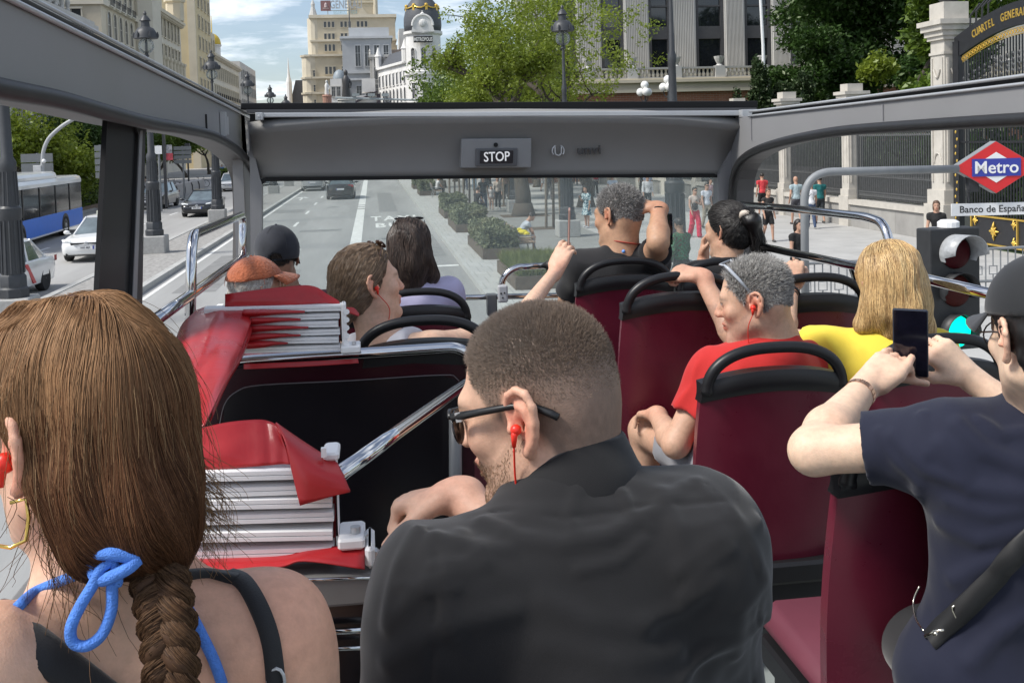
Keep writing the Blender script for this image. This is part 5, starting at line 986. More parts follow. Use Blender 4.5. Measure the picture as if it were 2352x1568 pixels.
 for yp,dy in((0.5*L+0.045,0),(-0.5*L-0.02,0)):
  q=MB();zp=0.46 if yp>0 else 0.66;q.box((-0.26,min(yp,yp-0.015),zp),(0.26,yp,zp+0.11));pl_=q.build('number_plate',M_plate,t,world=False);q=MB();q.box((-0.262,yp-0.016,zp),(-0.22,yp+(0.002 if yp>0 else-0.002),zp+0.11));q.build('blue_strip',M_blue,pl_,world=False)
  tx=text_mesh('plate_lettering',plate,M_trim,0.085,(0.02,yp+(0.003 if yp>0 else-0.003),zp+0.055),(-1,0,0)if yp>0 else(1,0,0),(0,0,1),None,0.001,bold=0.01);tx.parent=pl_
 if taxi:
  mb=MB();mb.box((-0.22,-0.12,H+0.0),(0.22,0.02,H+0.15));tl_=mb.build('taxi_light',pm('taxi light',(0.70,0.72,0.60),0.4),t,bevel=0.02,world=False)
  mb=MB()
  for s_ in(-1,1):mb.add([(s_*(hw+0.004),0.02*L,0.84),(s_*(hw+0.004),-0.02*L,0.84),(s_*(hw+0.004),-0.13*L,0.30),(s_*(hw+0.004),-0.09*L,0.30),(s_*(hw-0.05),0.02*L,0.84),(s_*(hw-0.05),-0.02*L,0.84),(s_*(hw-0.05),-0.13*L,0.30),(s_*(hw-0.05),-0.09*L,0.30)],[(0,1,2,3),(4,5,6,7),(0,1,5,4),(1,2,6,5),(2,3,7,6),(3,0,4,7)])
  mb.build('red_stripe',pm('taxi red',(0.5,0.02,0.03),0.35),t,world=False)
 t.location=(x,y,0.0);t.rotation_euler=(0,0,rz);return t
PI=math.pi;W_=paint('white car paint',(0.72,0.72,0.71));BK=paint('black car paint',(0.012,0.012,0.014));SV=paint('silver car paint',(0.38,0.39,0.40));DG=paint('dark grey car paint',(0.06,0.06,0.065))
car('white taxi facing the bus, its grille and plate left of the window pillar',-9.5,37.9,PI,W_,taxi=True,plate='1685 MJR',name='taxi',cat='taxi',grp='taxis on the road')
car('white taxi with a red stripe partly hidden by the nearest median lamp',-9.75,27.6,PI-0.06,W_,L=4.6,taxi=True,plate='4920 LTS',name='taxi',cat='taxi',grp='taxis on the road')
car('white taxi far down the opposite road behind the second lamp',-12.3,92.2,PI,W_,taxi=True,plate='8127 KZB',name='taxi',cat='taxi',grp='taxis on the road',suv=False,H=1.55)
car('black car coming towards the bus between two median lamps',-9.45,59.4,PI,BK,plate='0846 LDK',H=1.42,name='oncoming_car')
car('dark grey sport utility car partly hidden behind the median lamp by the pillar',-13.75,68.6,PI-0.04,DG,suv=True,H=1.65,plate='3305 KVX',name='oncoming_car')
car('black car driving ahead of the bus, seen from behind through the windscreen',-2.2,72.6,0.0,BK,suv=True,H=1.62,W=1.92,plate='4417 LGM',name='car_ahead')
car('silver car ahead in the left lane, under the windscreen edge',-4.9,87.4,0.0,SV,suv=True,H=1.5,plate='9062 KRT',name='car_ahead')
car('dark car far ahead just left of the black car',-2.9,104,0.0,DG,plate='5571 JZN',name='car_ahead');car('dark car far ahead just right of the black car',-0.75,112,0.0,BK,plate='7720 LLC',name='car_ahead',suv=True,H=1.6)
car('grey van half hidden behind the white far taxi',-10.6,103,PI,paint('blue grey paint',(0.20,0.23,0.26)),suv=True,H=2.1,L=5.0,plate='2216 MBH',name='oncoming_van',cat='van')
# ------------------------------------------------------------------ city bus
t=thing('city_bus','blue and white city bus on the opposite road behind the taxis','bus',(0,0,0));Lb,Wb=12.0,2.5;M_bb=pm('bus blue',(0.015,0.17,0.72),0.4,var=0.06,spec=0.3);M_bw=paint('bus white',(0.75,0.76,0.76));M_bg=pm('bus window glass',(0.022,0.026,0.028),0.08,var=0.6,scale=0.8,spec=0.4)
def prof_box(mb,w,y0,y1,z0,z1,r):
 pr=[(-w,z0),(w,z0),(w,z1-r),(w-r*0.3,z1-r*0.3),(w-r,z1),(-w+r,z1),(-w+r*0.3,z1-r*0.3),(-w,z1-r)];mb.prism([(px_,y0,pz)for px_,pz in pr],(0,y1-y0,0))
mb=MB();prof_box(mb,Wb/2,-Lb/2,Lb/2,0.32,1.22,0.02);mb.build('body',M_bb,t,world=False)
mb=MB();prof_box(mb,Wb/2-0.02,-Lb/2+0.04,Lb/2-0.02,1.2,2.62,0.05);mb.build('windows',M_bg,t,world=False)
for y_ in(-5.7,-3.2,-0.9,1.5,3.8):mb=MB();mb.box((-Wb/2-0.004,y_-0.05-(0.3 if y_<-5 else 0),1.22),(Wb/2+0.004,y_+0.05+(0.4 if y_<-5 else 0),2.6));mb.build('window_pillar',M_trim,t,world=False)
mb=MB();prof_box(mb,Wb/2,-Lb/2,Lb/2,2.60,2.98,0.22);prof_box(mb,Wb/2-0.12,-4.6,2.2,2.95,3.28,0.2);mb.build('roof',M_bw,t,world=False)
mb=MB();mb.box((-Wb/2-0.01,-Lb/2,0.28),(Wb/2+0.01,Lb/2,0.36));mb.build('skirt',M_bw,t,world=False)
for s_ in(-1,1):
 for yw in(-3.6,2.9):
  w_=MB();R_w=np.array([[0,0,1.0],[0,1,0],[-1,0,0]])if s_>0 else np.array([[0,0,-1.0],[0,1,0],[1,0,0]]);w_.lathe([(0.3,-0.1),(0.48,-0.12),(0.5,-0.08),(0.5,0.12),(0.46,0.16),(0.3,0.13)],(s_*(Wb/2-0.13),yw,0.5),24,R_w);wo_=w_.build('wheel',M_tyre,t,auto=35,world=False)
  w_=MB();w_.lathe([(0.31,0.0),(0.3,0.14),(0.18,0.10),(0.1,0.16),(0.01,0.17)],(s_*(Wb/2-0.13),yw,0.5),20,R_w);w_.build('rim',M_rim,wo_,auto=35,world=False)
  w_=MB();w_.lathe([(0.62,0.0),(0.62,0.012),(0.5,0.012)],(s_*(Wb/2-0.004),yw,0.5),24,R_w);w_.build('wheel_arch',M_trim,t,world=False)
t.location=(-14.85,45.2,0);t.rotation_euler=(0,0,0.03);t.scale=(1,1,0.88)
# ================================================================== the open-top bus we ride on
def PX(u,v,X):d=ray(u,v);return d*(X/d[0])+EYE
XL,XR,YF,ZD=-0.62,1.83,5.1,2.08
BUS=thing('tour_bus','open top tour bus seen from its upper deck, grey side panels and front panel','bus',(0.6,2.5,0))
M_pan=pm('grey bus panel',(0.235,0.235,0.24),0.42,var=0.05,scale=2.0,bump=0.02,bscale=6,spec=0.5,rvar=0.05);M_hdr=pm('grey front panel',(0.245,0.242,0.236),0.6,var=0.06,scale=1.5,spec=0.35);M_rub=pm('black rubber',(0.014,0.014,0.015),0.5,var=0.2,scale=15);M_alu=pm('aluminium rail',(0.52,0.53,0.54),0.38,metal=0.5,var=0.08,scale=4);M_chr=pm('chrome',(0.62,0.62,0.63),0.08,metal=1.0,var=0.04,scale=6);M_blk=pm('black trim',(0.008,0.008,0.009),0.45,var=0.1,spec=0.25)
def strip(mb,A,B,th):
 A=[np.asarray(p,float)for p in A];B=[np.asarray(p,float)for p in B];n=len(A);o=np.array([th,0,0])
 vs=A+B+[p+o for p in A]+[p+o for p in B];fs=[]
 for i in range(n-1):fs+=[(i,i+1,n+i+1,n+i),(2*n+i,3*n+i,3*n+i+1,2*n+i+1),(i,2*n+i,2*n+i+1,i+1),(n+i,n+i+1,3*n+i+1,3*n+i)]
 fs+=[(0,n,3*n,2*n),(n-1,3*n-1,4*n-1,2*n-1)];mb.add(vs,fs)
def resample(pts,n):
 pts=np.array(pts,float);s_=np.r_[0,np.cumsum(np.linalg.norm(np.diff(pts,axis=0),axis=1))];q=np.linspace(0,s_[-1],n);return[np.array([np.interp(x,s_,pts[:,k])for k in range(3)])for x in q]
 # left side
tl0,tl1=PX(-260,-178,XL),PX(588,266,XL)
edge_top=[tl0+(tl1-tl0)*s_ for s_ in np.linspace(0,1,24)]
ll0,ll1=PX(-260,-135,XL),PX(586,277,XL);low_edge=[ll0+(ll1-ll0)*s_ for s_ in np.linspace(0,1,24)]
rimL=[PX(u,v,XL)for u,v in((-260,160),(-120,184),(0,208),(126,231),(251,264),(330,283),(410,296),(477,311),(525,335),(556,362),(574,392),(581,430),(583,520),(582,640),(582,760))]
rimc=resample(smooth_path(rimL,6),60)
top60=[]
for p in rimc:q=min(1.0,max(0,(p[1]-tl0[1])/(tl1[1]-tl0[1])));top60.append(ll0+(ll1-ll0)*q)
k_end=max(i for i,p in enumerate(rimc)if p[2]>3.56)
mb=MB();strip(mb,top60[:k_end+1],rimc[:k_end+1],-0.05);mb.prism([top60[k_end],rimc[k_end]]+[p for p in rimc[k_end+1:]]+[np.array([XL,YF,rimc[-1][2]]),np.array([XL,YF,top60[k_end][2]])],(-0.05,0,0));mb.build('side_panel',M_pan,BUS,auto=40)
mb=MB();mb.tube([p+(0.012,0,0)for p in rimc],0.019,10);mb.build('window_rim',M_rub,BUS,smooth=True)
mb=MB();strip(mb,[p+(-0.005,0,0.004)for p in rimc],[p+(-0.005,0,-0.006)for p in rimc],-0.10);mb.build('window_reveal',pm('window reveal',(0.10,0.095,0.095),0.5),BUS)
mb=MB();mb.tube([p+(0,0,0.0)for p in edge_top],0.0045,8);mb.tube([p+(0.006,0,0)for p in low_edge],0.006,8);mb.build('roof_rail',M_alu,BUS,smooth=True)
mb=MB();strip(mb,[p+(-0.012,0,-0.0)for p in edge_top],[p+(-0.012,0,0)for p in low_edge],-0.04);mb.build('roof_rail_channel',M_blk,BUS)
mb=MB();mb.prism([PX(u,v,XL-0.03)for u,v in((247,268),(318,286),(300,780),(222,760))],(-0.012,0,0));mb.build('window_pillar',M_blk,BUS)
mb=MB();mb.prism([PX(u,v,XL-0.02)for u,v in((322,300),(328,300),(312,760),(302,760))],(-0.03,0,0));mb.build('pillar_trim',M_pan,BUS);mb=MB();mb.prism([PX(u,v,XL-0.022)for u,v in((310,280),(341,287),(334,310),(326,760),(300,760),(318,310))],(-0.05,0,0));mb.build('pillar_edge',M_rub,BUS)
q=PX(513,285,XL+0.012);mb=MB();mb.box(q-(0.01,0.02,0.05),q+(0.012,0.02,0.05));mb.box(q+(-0.01,-0.014,-0.046),q+(0.02,0.014,0.03));mb.build('latch',M_alu,BUS)
q=PX(474,290,XL+0.003);mb=MB();mb.box(q-(0.004,0.002,0.02),q+(0.004,0.002,0.045));mb.build('panel_seam',M_rub,BUS)
# lower left side wall
mb=MB();mb.box((XL-0.06,-1.5,ZD),(XL-0.004,YF,2.62));mb.build('lower_side_wall',M_pan,BUS)
# right side
tr0,tr1=PX(1722,257,XR),PX(2700,128,XR);lr0,lr1=PX(1722,267,XR),PX(2700,152,XR)
eR=[tr0+(tr1-tr0)*s_ for s_ in np.linspace(0,1,20)];eRl=[lr0+(lr1-lr0)*s_ for s_ in np.linspace(0,1,20)]
rimR=[PX(u,v,XR)for u,v in((1692,740),(1690,560),(1688,470),(1690,418),(1698,386),(1716,362),(1750,343),(1800,327),(1870,312),(1960,299),(2138,287),(2352,275),(2700,258))]
rimrc=resample(smooth_path(rimR,6),60);k0=min(i for i,p in enumerate(rimrc)if p[2]>3.56)
topR=[lr0+(lr1-lr0)*min(1,max(0,(p[1]-lr0[1])/(lr1[1]-lr0[1])))for p in rimrc]
mb=MB();strip(mb,topR[k0:],rimrc[k0:],0.05);mb.prism([topR[k0],np.array([XR,YF,topR[k0][2]]),np.array([XR,YF,rimrc[0][2]])]+[p for p in rimrc[:k0+1]],(0.05,0,0));mb.build('side_panel',M_pan,BUS,auto=40)
mb=MB();mb.tube([p+(-0.014,0,0)for p in rimrc],0.021,10);mb.build('window_rim',M_rub,BUS,smooth=True);mb=MB();strip(mb,[p+(0.0,0,0.004)for p in rimrc],[p+(0.0,0,-0.006)for p in rimrc],0.10);mb.build('window_reveal',pm('window reveal',(0.10,0.095,0.095),0.5),BUS)
mb=MB();mb.tube(eR,0.0055,8);mb.tube([p+(-0.005,0,0)for p in eRl],0.0055,8);mb.build('roof_rail',M_alu,BUS,smooth=True);mb=MB();strip(mb,[p+(0.012,0,0)for p in eR],[p+(0.012,0,0)for p in eRl],0.04);mb.build('roof_rail_channel',M_blk,BUS)
mb=MB();mb.box((XR+0.004,-1.5,ZD),(XR+0.06,YF,2.50));mb.build('lower_side_wall',M_pan,BUS)
for q,hs in((PX(2028,258,XR-0.003),0.028),(PX(1726,296,XR-0.003),0.055)):mb=MB();mb.box(q-(0.003,0.003,hs),q+(0.003,0.003,hs));mb.build('panel_seam',pm('seam grey',(0.24,0.24,0.25),0.5),BUS)
# front: header, windscreen, corner brackets
def PF(u,v,dy=0.0):return P(u,v,YF+dy)
mb=MB();topc=[(572,300),(640,290),(760,279),(900,271),(1176,267),(1450,269),(1560,274),(1640,282),(1708,292)];botc=[(592,410),(700,409),(800,408),(900,407),(1176,405),(1450,404),(1560,403),(1640,402),(1672,402)]
nn=8;A=[]
for j in range(nn+1):
 s_=j/nn;row=[]
 for(ua,va),(ub,vb)in zip(topc,botc):row.append(P(ua+(ub-ua)*s_,va+(vb-va)*s_,YF-0.16+0.16*s_+0.05*math.sin(math.pi*s_)))
 A+=row
k=len(topc);mb.add(A,[(j*k+i,j*k+i+1,(j+1)*k+i+1,(j+1)*k+i)for j in range(nn)for i in range(k-1)]);hd=mb.build('front_panel',M_hdr,BUS,smooth=True);m_=hd.modifiers.new('thickness','SOLIDIFY');m_.thickness=0.05;m_.offset=1
mb=MB();mb.prism([PF(u,v,-0.10)for u,v in((553,237),(1741,232),(1741,248),(553,252))],(0,0.26,0));mb.build('roof_edge',M_blk,BUS,bevel=0.004)
mb=MB();mb.prism([PF(u,v,-0.12)for u,v in((566,251.5),(1738,247.5),(1738,256),(566,260))],(0,0.2,0));mb.build('roof_edge_trim',pm('mid grey trim',(0.07,0.07,0.075),0.4),BUS)
mb=MB();mb.prism([PF(u,v,-0.16)for u,v in((588,259.5),(1706,254),(1706,266),(588,270))],(0,0.06,0));mb.build('roof_trim',M_alu,BUS,bevel=0.004)
mb=MB();mb.prism([PF(u,v,-0.098)for u,v in((574,262),(1722,258),(1722,296),(1640,286),(1500,275),(1176,270),(860,276),(700,289),(574,306))],(0,0.03,0));mb.build('shadow_gap',M_blk,BUS)
for(u0,v0,u1,v1)in((586,259,604,276),(1704,252,1741,269)):mb=MB();a,b=PF(u0,v0,-0.2),PF(u1,v1,-0.2);mb.box((a[0],YF-0.2,b[2]),(b[0],YF-0.15,a[2]));mb.lathe([(0.008,0),(0.008,0.02)],((a[0]+b[0])/2,YF-0.202,(a[2]+b[2])/2),8,np.array([[1,0,0],[0,0,1.0],[0,-1,0]]));mb.build('corner_bracket',M_alu,BUS,bevel=0.004)
# corner posts
mb=MB();mb.prism([P(u,v,YF-0.02)for u,v in((572,300),(597,410),(601,420),(601,800),(578,800),(574,400))],(0,0.07,0));mb.build('corner_post',M_pan,BUS);mb=MB();mb.prism([P(u,v,YF-0.03)for u,v in((1650,404),(1700,300),(1712,300),(1690,400),(1690,800),(1650,800))],(0,0.08,0));mb.build('corner_post',M_pan,BUS)
mb=MB();mb.prism([P(u,v,YF-0.012)for u,v in((597,412),(612,407),(1640,399),(1655,406),(1655,408),(1176,409),(612,417),(600,425))],(0,0.02,0));mb.build('windscreen_edge',M_blk,BUS)
mb=MB();mb.prism([P(u,v,YF+0.06)for u,v in((585,395),(1690,390),(1690,800),(585,800))],(0,0.006,0));mb.build('windscreen',glass_mat('windscreen glass',(0.965,0.99,0.98),0.14,0.35),BUS)
zl=P(1100,790,YF)[2];mb=MB();mb.box((XL,YF-0.12,ZD),(XR,YF+0.1,zl));mb.build('dash_panel',M_pan,BUS)
# stop display, maker's mark, speaker grille
def on_hdr(u,v,dy):return P(u,v,YF-0.16+0.16*min(1,max(0,(v-268)/137.0))+0.05*math.sin(math.pi*min(1,max(0,(v-268)/137.0)))+dy)
a,b=on_hdr(1059,319,-0.035),on_hdr(1221,385,-0.035);mb=MB();yb=min(a[1],b[1])-0.006
mb.prism([(P(1060,319,yb)),P(1221,318,yb),P(1220,385,yb+0.02),P(1058,386,yb+0.02)],(0,0.12,0));sd=mb.build('stop_display',pm('display box grey',(0.27,0.275,0.28),0.45,var=0.04),BUS,bevel=0.004)
mb=MB();mb.prism([P(1093,341,yb-0.002),P(1189,340,yb-0.002),P(1188,381,yb+0.006),P(1092,382,yb+0.006)],(0,0.02,0));mb.build('screen_frame',pm('screen frame',(0.11,0.115,0.125),0.4),sd,bevel=0.003);mb=MB();mb.prism([P(1103,347,yb-0.006),P(1179,346,yb-0.006),P(1178,375,yb),P(1102,376,yb)],(0,0.012,0));mb.build('screen',pm('dark screen',(0.02,0.02,0.026),0.25),sd)
text_mesh('lettering','STOP',pm('lit letters',(0.6,0.6,0.6),0.5,var=0,emit=(0.8,0.8,0.82),estr=0.28),0.066,P(1141,361,yb-0.010),(1,0,0.01),(0,0,1),sd,0.001,bold=0.01,sx=0.82)
mb=MB();q=P(1139,333,yb-0.003);mb.lathe([(0.011,0),(0.011,0.008)],q,14,np.array([[1,0,0],[0,0,1.0],[0,-1,0]]));mb.build('sensor',M_blk,sd)
mk=MB();c_=on_hdr(1282,347,-0.012)
mk.tube([c_+0.03*np.array([math.cos(a_),0,math.sin(a_)])for a_ in np.linspace(math.pi*0.62,math.pi*1.2,8)],0.004,6);mk.tube([c_+0.03*np.array([math.cos(a_),0,math.sin(a_)])for a_ in np.linspace(-math.pi*0.2,math.pi*0.38,8)],0.004,6);mk.tube([c_+np.array([0.016*math.cos(a_),0,0.016*math.sin(a_)-0.006])for a_ in np.linspace(math.pi,2*math.pi,8)],0.0045,6)
mk.tube([c_+(-0.016,0,-0.006),c_+(-0.016,0,0.022)],0.0045,6);mk.tube([c_+(0.016,0,-0.006),c_+(0.016,0,0.022)],0.0045,6);mk.build('maker_emblem',M_alu,BUS)
text_mesh('maker_lettering','unvi',pm('dark emblem',(0.055,0.055,0.06),0.25,metal=0.6,var=0),0.066,on_hdr(1353,345,-0.016),(1,0,0),(0,0,1),BUS,0.004,bold=0.012,sx=1.15)
mb=MB();c_=on_hdr(680,311,0.0);mb.sphere(c_,(0.062,0.014,0.018),18,8);mb.build('speaker_grille',pm('dark grey grille',(0.085,0.083,0.082),0.5),BUS,smooth=True)
# deck with stair opening
HX0,HX1,HY0,HY1=-0.60,0.30,1.82,2.86
mb=MB()
for a,b in(((XL,-1.5),(XR,HY0)),((XL,HY1),(XR,YF)),((HX1,HY0),(XR,HY1))):mb.box((a[0],a[1],ZD-0.05),(b[0],b[1],ZD))
mb.build('deck_floor',pm('deck floor',(0.30,0.33,0.32),0.6,var=0.1,scale=8),BUS);mb=MB();mb.box((1.0-0.16,3.1,ZD),(1.0-0.10,4.2,ZD+0.004));mb.build('floor_stripe',pm('yellow floor stripe',(0.62,0.42,0.03),0.6),BUS)
M_dark=pm('dark stair panel',(0.012,0.010,0.012),0.18,var=0.3,scale=3,spec=0.6)
mb=MB();mb.box((HX0,HY0,0.5),(HX0+0.01,HY1,ZD));mb.box((HX1,HY0,0.5),(HX1+0.01,HY1,ZD));mb.box((HX0,HY0-0.01,0.5),(HX1,HY0,ZD));mb.box((HX0,HY1,0.5),(HX1,HY1+0.01,ZD));mb.box((HX0,HY0,0.48),(HX1,HY1,0.5));mb.build('stair_shaft',M_dark,BUS)
mb=MB()
for k in range(5):mb.box((HX0+0.02+k*0.17,HY0+0.1,ZD-0.25-k*0.25),(HX0+0.2+k*0.17,HY1-0.1,ZD-0.22-k*0.25))
mb.build('stair_steps',pm('stair step',(0.03,0.03,0.032),0.6),BUS)
mb=MB()
for k in range(5):mb.box((HX0+0.02+k*0.17,HY0+0.095,ZD-0.246-k*0.25),(HX0+0.2+k*0.17,HY0+0.1,ZD-0.224-k*0.25))
mb.build('step_edges',pm('yellow black edging',(0.25,0.15,0.02),0.6,var=0.9,scale=30),BUS)
# guard behind the stairs (rear of the second left seat row)
YG=2.92
mb=MB();mb.prism([P(u,v,YG)for u,v in((470,838),(1050,806),(1078,818),(1090,850),(1090,1400),(470,1400))],(0,0.025,0));gd=mb.build('stair_guard',pm('dark maroon guard',(0.028,0.003,0.008),0.22,var=0.15,scale=3),BUS)
mb=MB();mb.prism([P(u,v,YG-0.004)for u,v in((540,900),(600,885),(1010,862),(1045,870),(1062,905),(1062,1380),(500,1380),(515,930))],(0,0.003,0));mb.build('dark_panel',M_dark,gd)
mb=MB();mb.prism([P(u,v,YG-0.003)for u,v in((838,816),(1052,806),(1068,815),(1075,838),(950,834),(832,846))],(0,0.002,0));mb.build('black_band',M_blk,gd)
mb=MB();mb.tube(smooth_path([P(u,v,YG-0.006)for u,v in((500,1000),(515,930),(545,898),(600,884),(800,874),(1010,861),(1048,868),(1064,900),(1070,960))],4),0.0016,5);mb.build('panel_edge',pm('thin grey edge',(0.13,0.115,0.12),0.4),gd)
mb=MB();mb.tube(round_path([P(500,840,YG-0.03),P(560,829,YG-0.03),P(1055,797,YG-0.03),P(1092,830,YG-0.03),P(1098,950,YG-0.03)],0.06,8),0.0165,14);mb.build('guard_rail',M_chr,BUS,smooth=True)
mb=MB();mb.tube([P(775,1092,1.86),P(905,998,2.15),P(1062,886,2.72),P(1110,850,2.9)],0.0155,14);mb.build('stair_handrail',M_chr,BUS,smooth=True)
mb=MB();mb.tube([P(1046,960,2.8),P(1046,1300,2.8)],0.018,12);mb.build('guard_post',pm('grey post',(0.14,0.145,0.15),0.4),BUS,smooth=True)
# near side of the stairs: ledge and dark panel
YL=1.80;zl0=P(760,1297,YL)[2]
mb=MB();mb.box((XL,YL-0.05,zl0-0.055),(P(857,1300,YL)[0],YL+0.14,zl0));mb.build('stair_ledge',pm('grey ledge',(0.16,0.155,0.15),0.5),BUS,bevel=0.006)
mb=MB();mb.box((XL,YL-0.03,ZD),(P(857,1340,YL)[0],YL-0.01,zl0-0.05));mb.build('stair_side_panel',M_dark,BUS)
for v_,r_ in((1330,0.003),(1450,0.006),(1490,0.004)):mb=MB();a=P(600,v_+4,YL-0.05);b=P(860,v_-4,YL-0.05);mb.tube([a,b],r_,8);mb.build('panel_trim',M_chr,BUS,smooth=True)
# chrome grab rails
def rail(pts,r,rad,m=None,nm='grab_rail'):mb=MB();mb.tube(round_path(pts,rad,8),r,14);return mb.build(nm,m or M_chr,BUS,smooth=True)
XG=-0.555
rail([PX(436,760,XG),PX(441,540,XG),PX(558,493,XG),PX(556,610,XG)],0.0165,0.07);rail([PX(300,775,XG),PX(420,690,XG),PX(563,586,XG)],0.0165,0.07)
XG2=1.77;rail([PX(1700,470,XG2),PX(1815,479,XG2),PX(1990,498,XG2),PX(2030,512,XG2),PX(2047,570,XG2),PX(2055,640,XG2)],0.0165,0.12);rail([PX(1700,556,XG2),PX(1953,609,XG2),PX(2125,640,XG2),PX(2400,704,XG2)],0.017,0.05)
q=PX(1955,612,XG2);mb=MB();mb.tube([q,q+(0.03,0.0,-0.10)],0.012,8);mb.build('rail_bracket',M_chr,BUS)
rail([P(620,692,4.8),P(1400,676,4.8)],0.0135,0.05,nm='front_bar');rail([P(1154,690,4.74),P(1152,640,4.74),P(1180,614,4.74),P(1262,609,4.74)],0.0155,0.09,nm='front_bar')
rail([P(1254,610,4.735),P(1276,609,4.735)],0.022,0.01,M_rub,'front_bar_sleeve')
mb=MB();a,b=P(1118,676,4.76),P(1142,724,4.76);mb.box((a[0],4.74,b[2]),(b[0],4.80,a[2]));mb.tube([P(1130,720,4.77),P(1130,800,4.77)],0.012,8);mb.build('bar_clamp',pm('grey clamp',(0.13,0.135,0.14),0.4),BUS,bevel=0.006);mb=MB();a,b=P(1143,655,4.71),P(1167,694,4.71);mb.box((a[0],4.70,b[2]),(b[0],4.725,a[2]));cp_=mb.build('clamp_plate',pm('pale clamp',(0.5,0.51,0.53),0.35),BUS,bevel=0.008)
mb=MB()
for u_,v_ in((1151,674),(1159,673),(1155,684)):q=P(u_,v_,4.698);mb.lathe([(0.004,0),(0.004,0.003)],q,8,np.array([[1,0,0],[0,0,1.0],[0,-1,0]]))
mb.build('screws',M_blk,cp_)
# ================================================================== seats
M_sh=pm('maroon seat shell',(0.125,0.010,0.026),0.32,var=0.14,scale=5,bump=0.02,bscale=120,spec=0.5,rvar=0.12);M_cap=pm('black seat trim',(0.012,0.012,0.0135),0.40,var=0.1,scale=10,spec=0.4);M_cush=pm('maroon cushion',(0.13,0.028,0.045),0.6,var=0.08,scale=5)
def make_seat():
 """origin at deck level below the middle of the backrest; the seat faces +y; top of the handle 1.05 up"""
 t=thing('bus_seat','x','seat');zt=1.05;tilt=0.13
 def yb(z):return-(z-0.45)*tilt
 def wid(z):return 0.215+0.012*math.sin(min(1,max(0,(0.9-z)/0.5))*math.pi)
 mb=MB();nz,nx=16,14
 def shell(off):
  rows=[]
  for j in range(nz+1):
   z=0.36+(zt-0.165-0.36)*j/nz;w=wid(z)
   for i in range(nx+1):
    s_=-1+2*i/nx;ztop=z+(0.03*(1-s_*s_)if j==nz else 0.03*(1-s_*s_)*j/nz);rows.append((w*s_,yb(z)-off*(1-abs(s_)**6*0.0)-0.030*(1-abs(s_)**3.0)+0.03,ztop))
  return rows
 A=shell(0.0);B=[(p[0]*0.97,p[1]+0.045,p[2])for p in A];k=nx+1;n=len(A)
 fs=[(j*k+i,j*k+i+1,(j+1)*k+i+1,(j+1)*k+i)for j in range(nz)for i in range(nx)];fs+=[(n+b_,n+a_,n+d_,n+c_)for a_,b_,c_,d_ in[(f[0],f[1],f[2],f[3])for f in fs]]
 for j in range(nz):fs+=[(j*k,(j+1)*k,n+(j+1)*k,n+j*k),(j*k+nx,n+j*k+nx,n+(j+1)*k+nx,(j+1)*k+nx)]
 fs+=[(nz*k+i,nz*k+i+1,n+nz*k+i+1,n+nz*k+i)for i in range(nx)]+[(i+1,i,n+i,n+i+1)for i in range(nx)]
 mb.add(A+B,fs);mb.build('backrest',M_sh,t,auto=50)
 # black cap with a curved upper edge and the arched handle above it
 mb=MB();vs=[];
 for j in range(6):
  for i in range(nx+1):
   s_=-1+2*i/nx;zlo=zt-0.165+0.03*(1-s_*s_)-0.004;zhi=zt-0.112+0.036*(1-abs(s_)**2.4);z=zlo+(zhi-zlo)*j/5;bul=math.sin(math.pi*min(1,j/5+0.02))*0.010
   vs.append((0.2165*s_*(1-0.01*j/5),yb(z)-0.030*(1-abs(s_)**3.0)+0.03-bul-0.002,z))
 V2=[(p[0],p[1]+0.05,p[2])for p in vs];n=len(vs);fs=[(j*k+i,j*k+i+1,(j+1)*k+i+1,(j+1)*k+i)for j in range(5)for i in range(nx)];fs+=[(n+f[1],n+f[0],n+f[3],n+f[2])for f in fs]
 fs+=[(5*k+i,5*k+i+1,n+5*k+i+1,n+5*k+i)for i in range(nx)]+[(j*k,(j+1)*k,n+(j+1)*k,n+j*k)for j in range(5)]+[(j*k+nx,n+j*k+nx,n+(j+1)*k+nx,(j+1)*k+nx)for j in range(5)]
 mb.add(vs+V2,fs);mb.build('head_trim',M_cap,t,auto=45)
 mb=MB();pts=[]
 for i in range(61):
  a=math.pi*i/60;x=0.2*math.copysign(abs(math.cos(a))**0.80,math.cos(a));z=zt-0.140+0.124*abs(math.sin(a))**0.85;pts.append((x,yb(z)+0.022,z))
 mb.tube(pts,[0.019,0.0185]+[0.0165]*(len(pts)-4)+[0.0185,0.019],12,ref=(0,1,0));mb.build('handle',M_cap,t,smooth=True)
 mb=MB();mb.box((-0.215,0.02,0.40),(0.215,0.44,0.47),bev=0.025);mb.build('cushion',M_cush,t,auto=50);mb=MB();mb.box((-0.22,-0.02,0.33),(0.22,0.42,0.395),bev=0.01);mb.box((-0.2,-0.005,0.20),(0.2,0.36,0.33));mb.build('seat_pan',M_cap,t);mb=MB();mb.box((-0.16,0.10,0.0),(0.16,0.3,0.2));mb.build('pedestal',pm('seat base grey',(0.10,0.105,0.11),0.5),t)
 mb=MB();mb.box((-0.215,0.012,0.335),(0.215,0.03,0.365));mb.build('base_strip',pm('seat strip grey',(0.30,0.31,0.32),0.5),t)
 return t
seat0=make_seat()
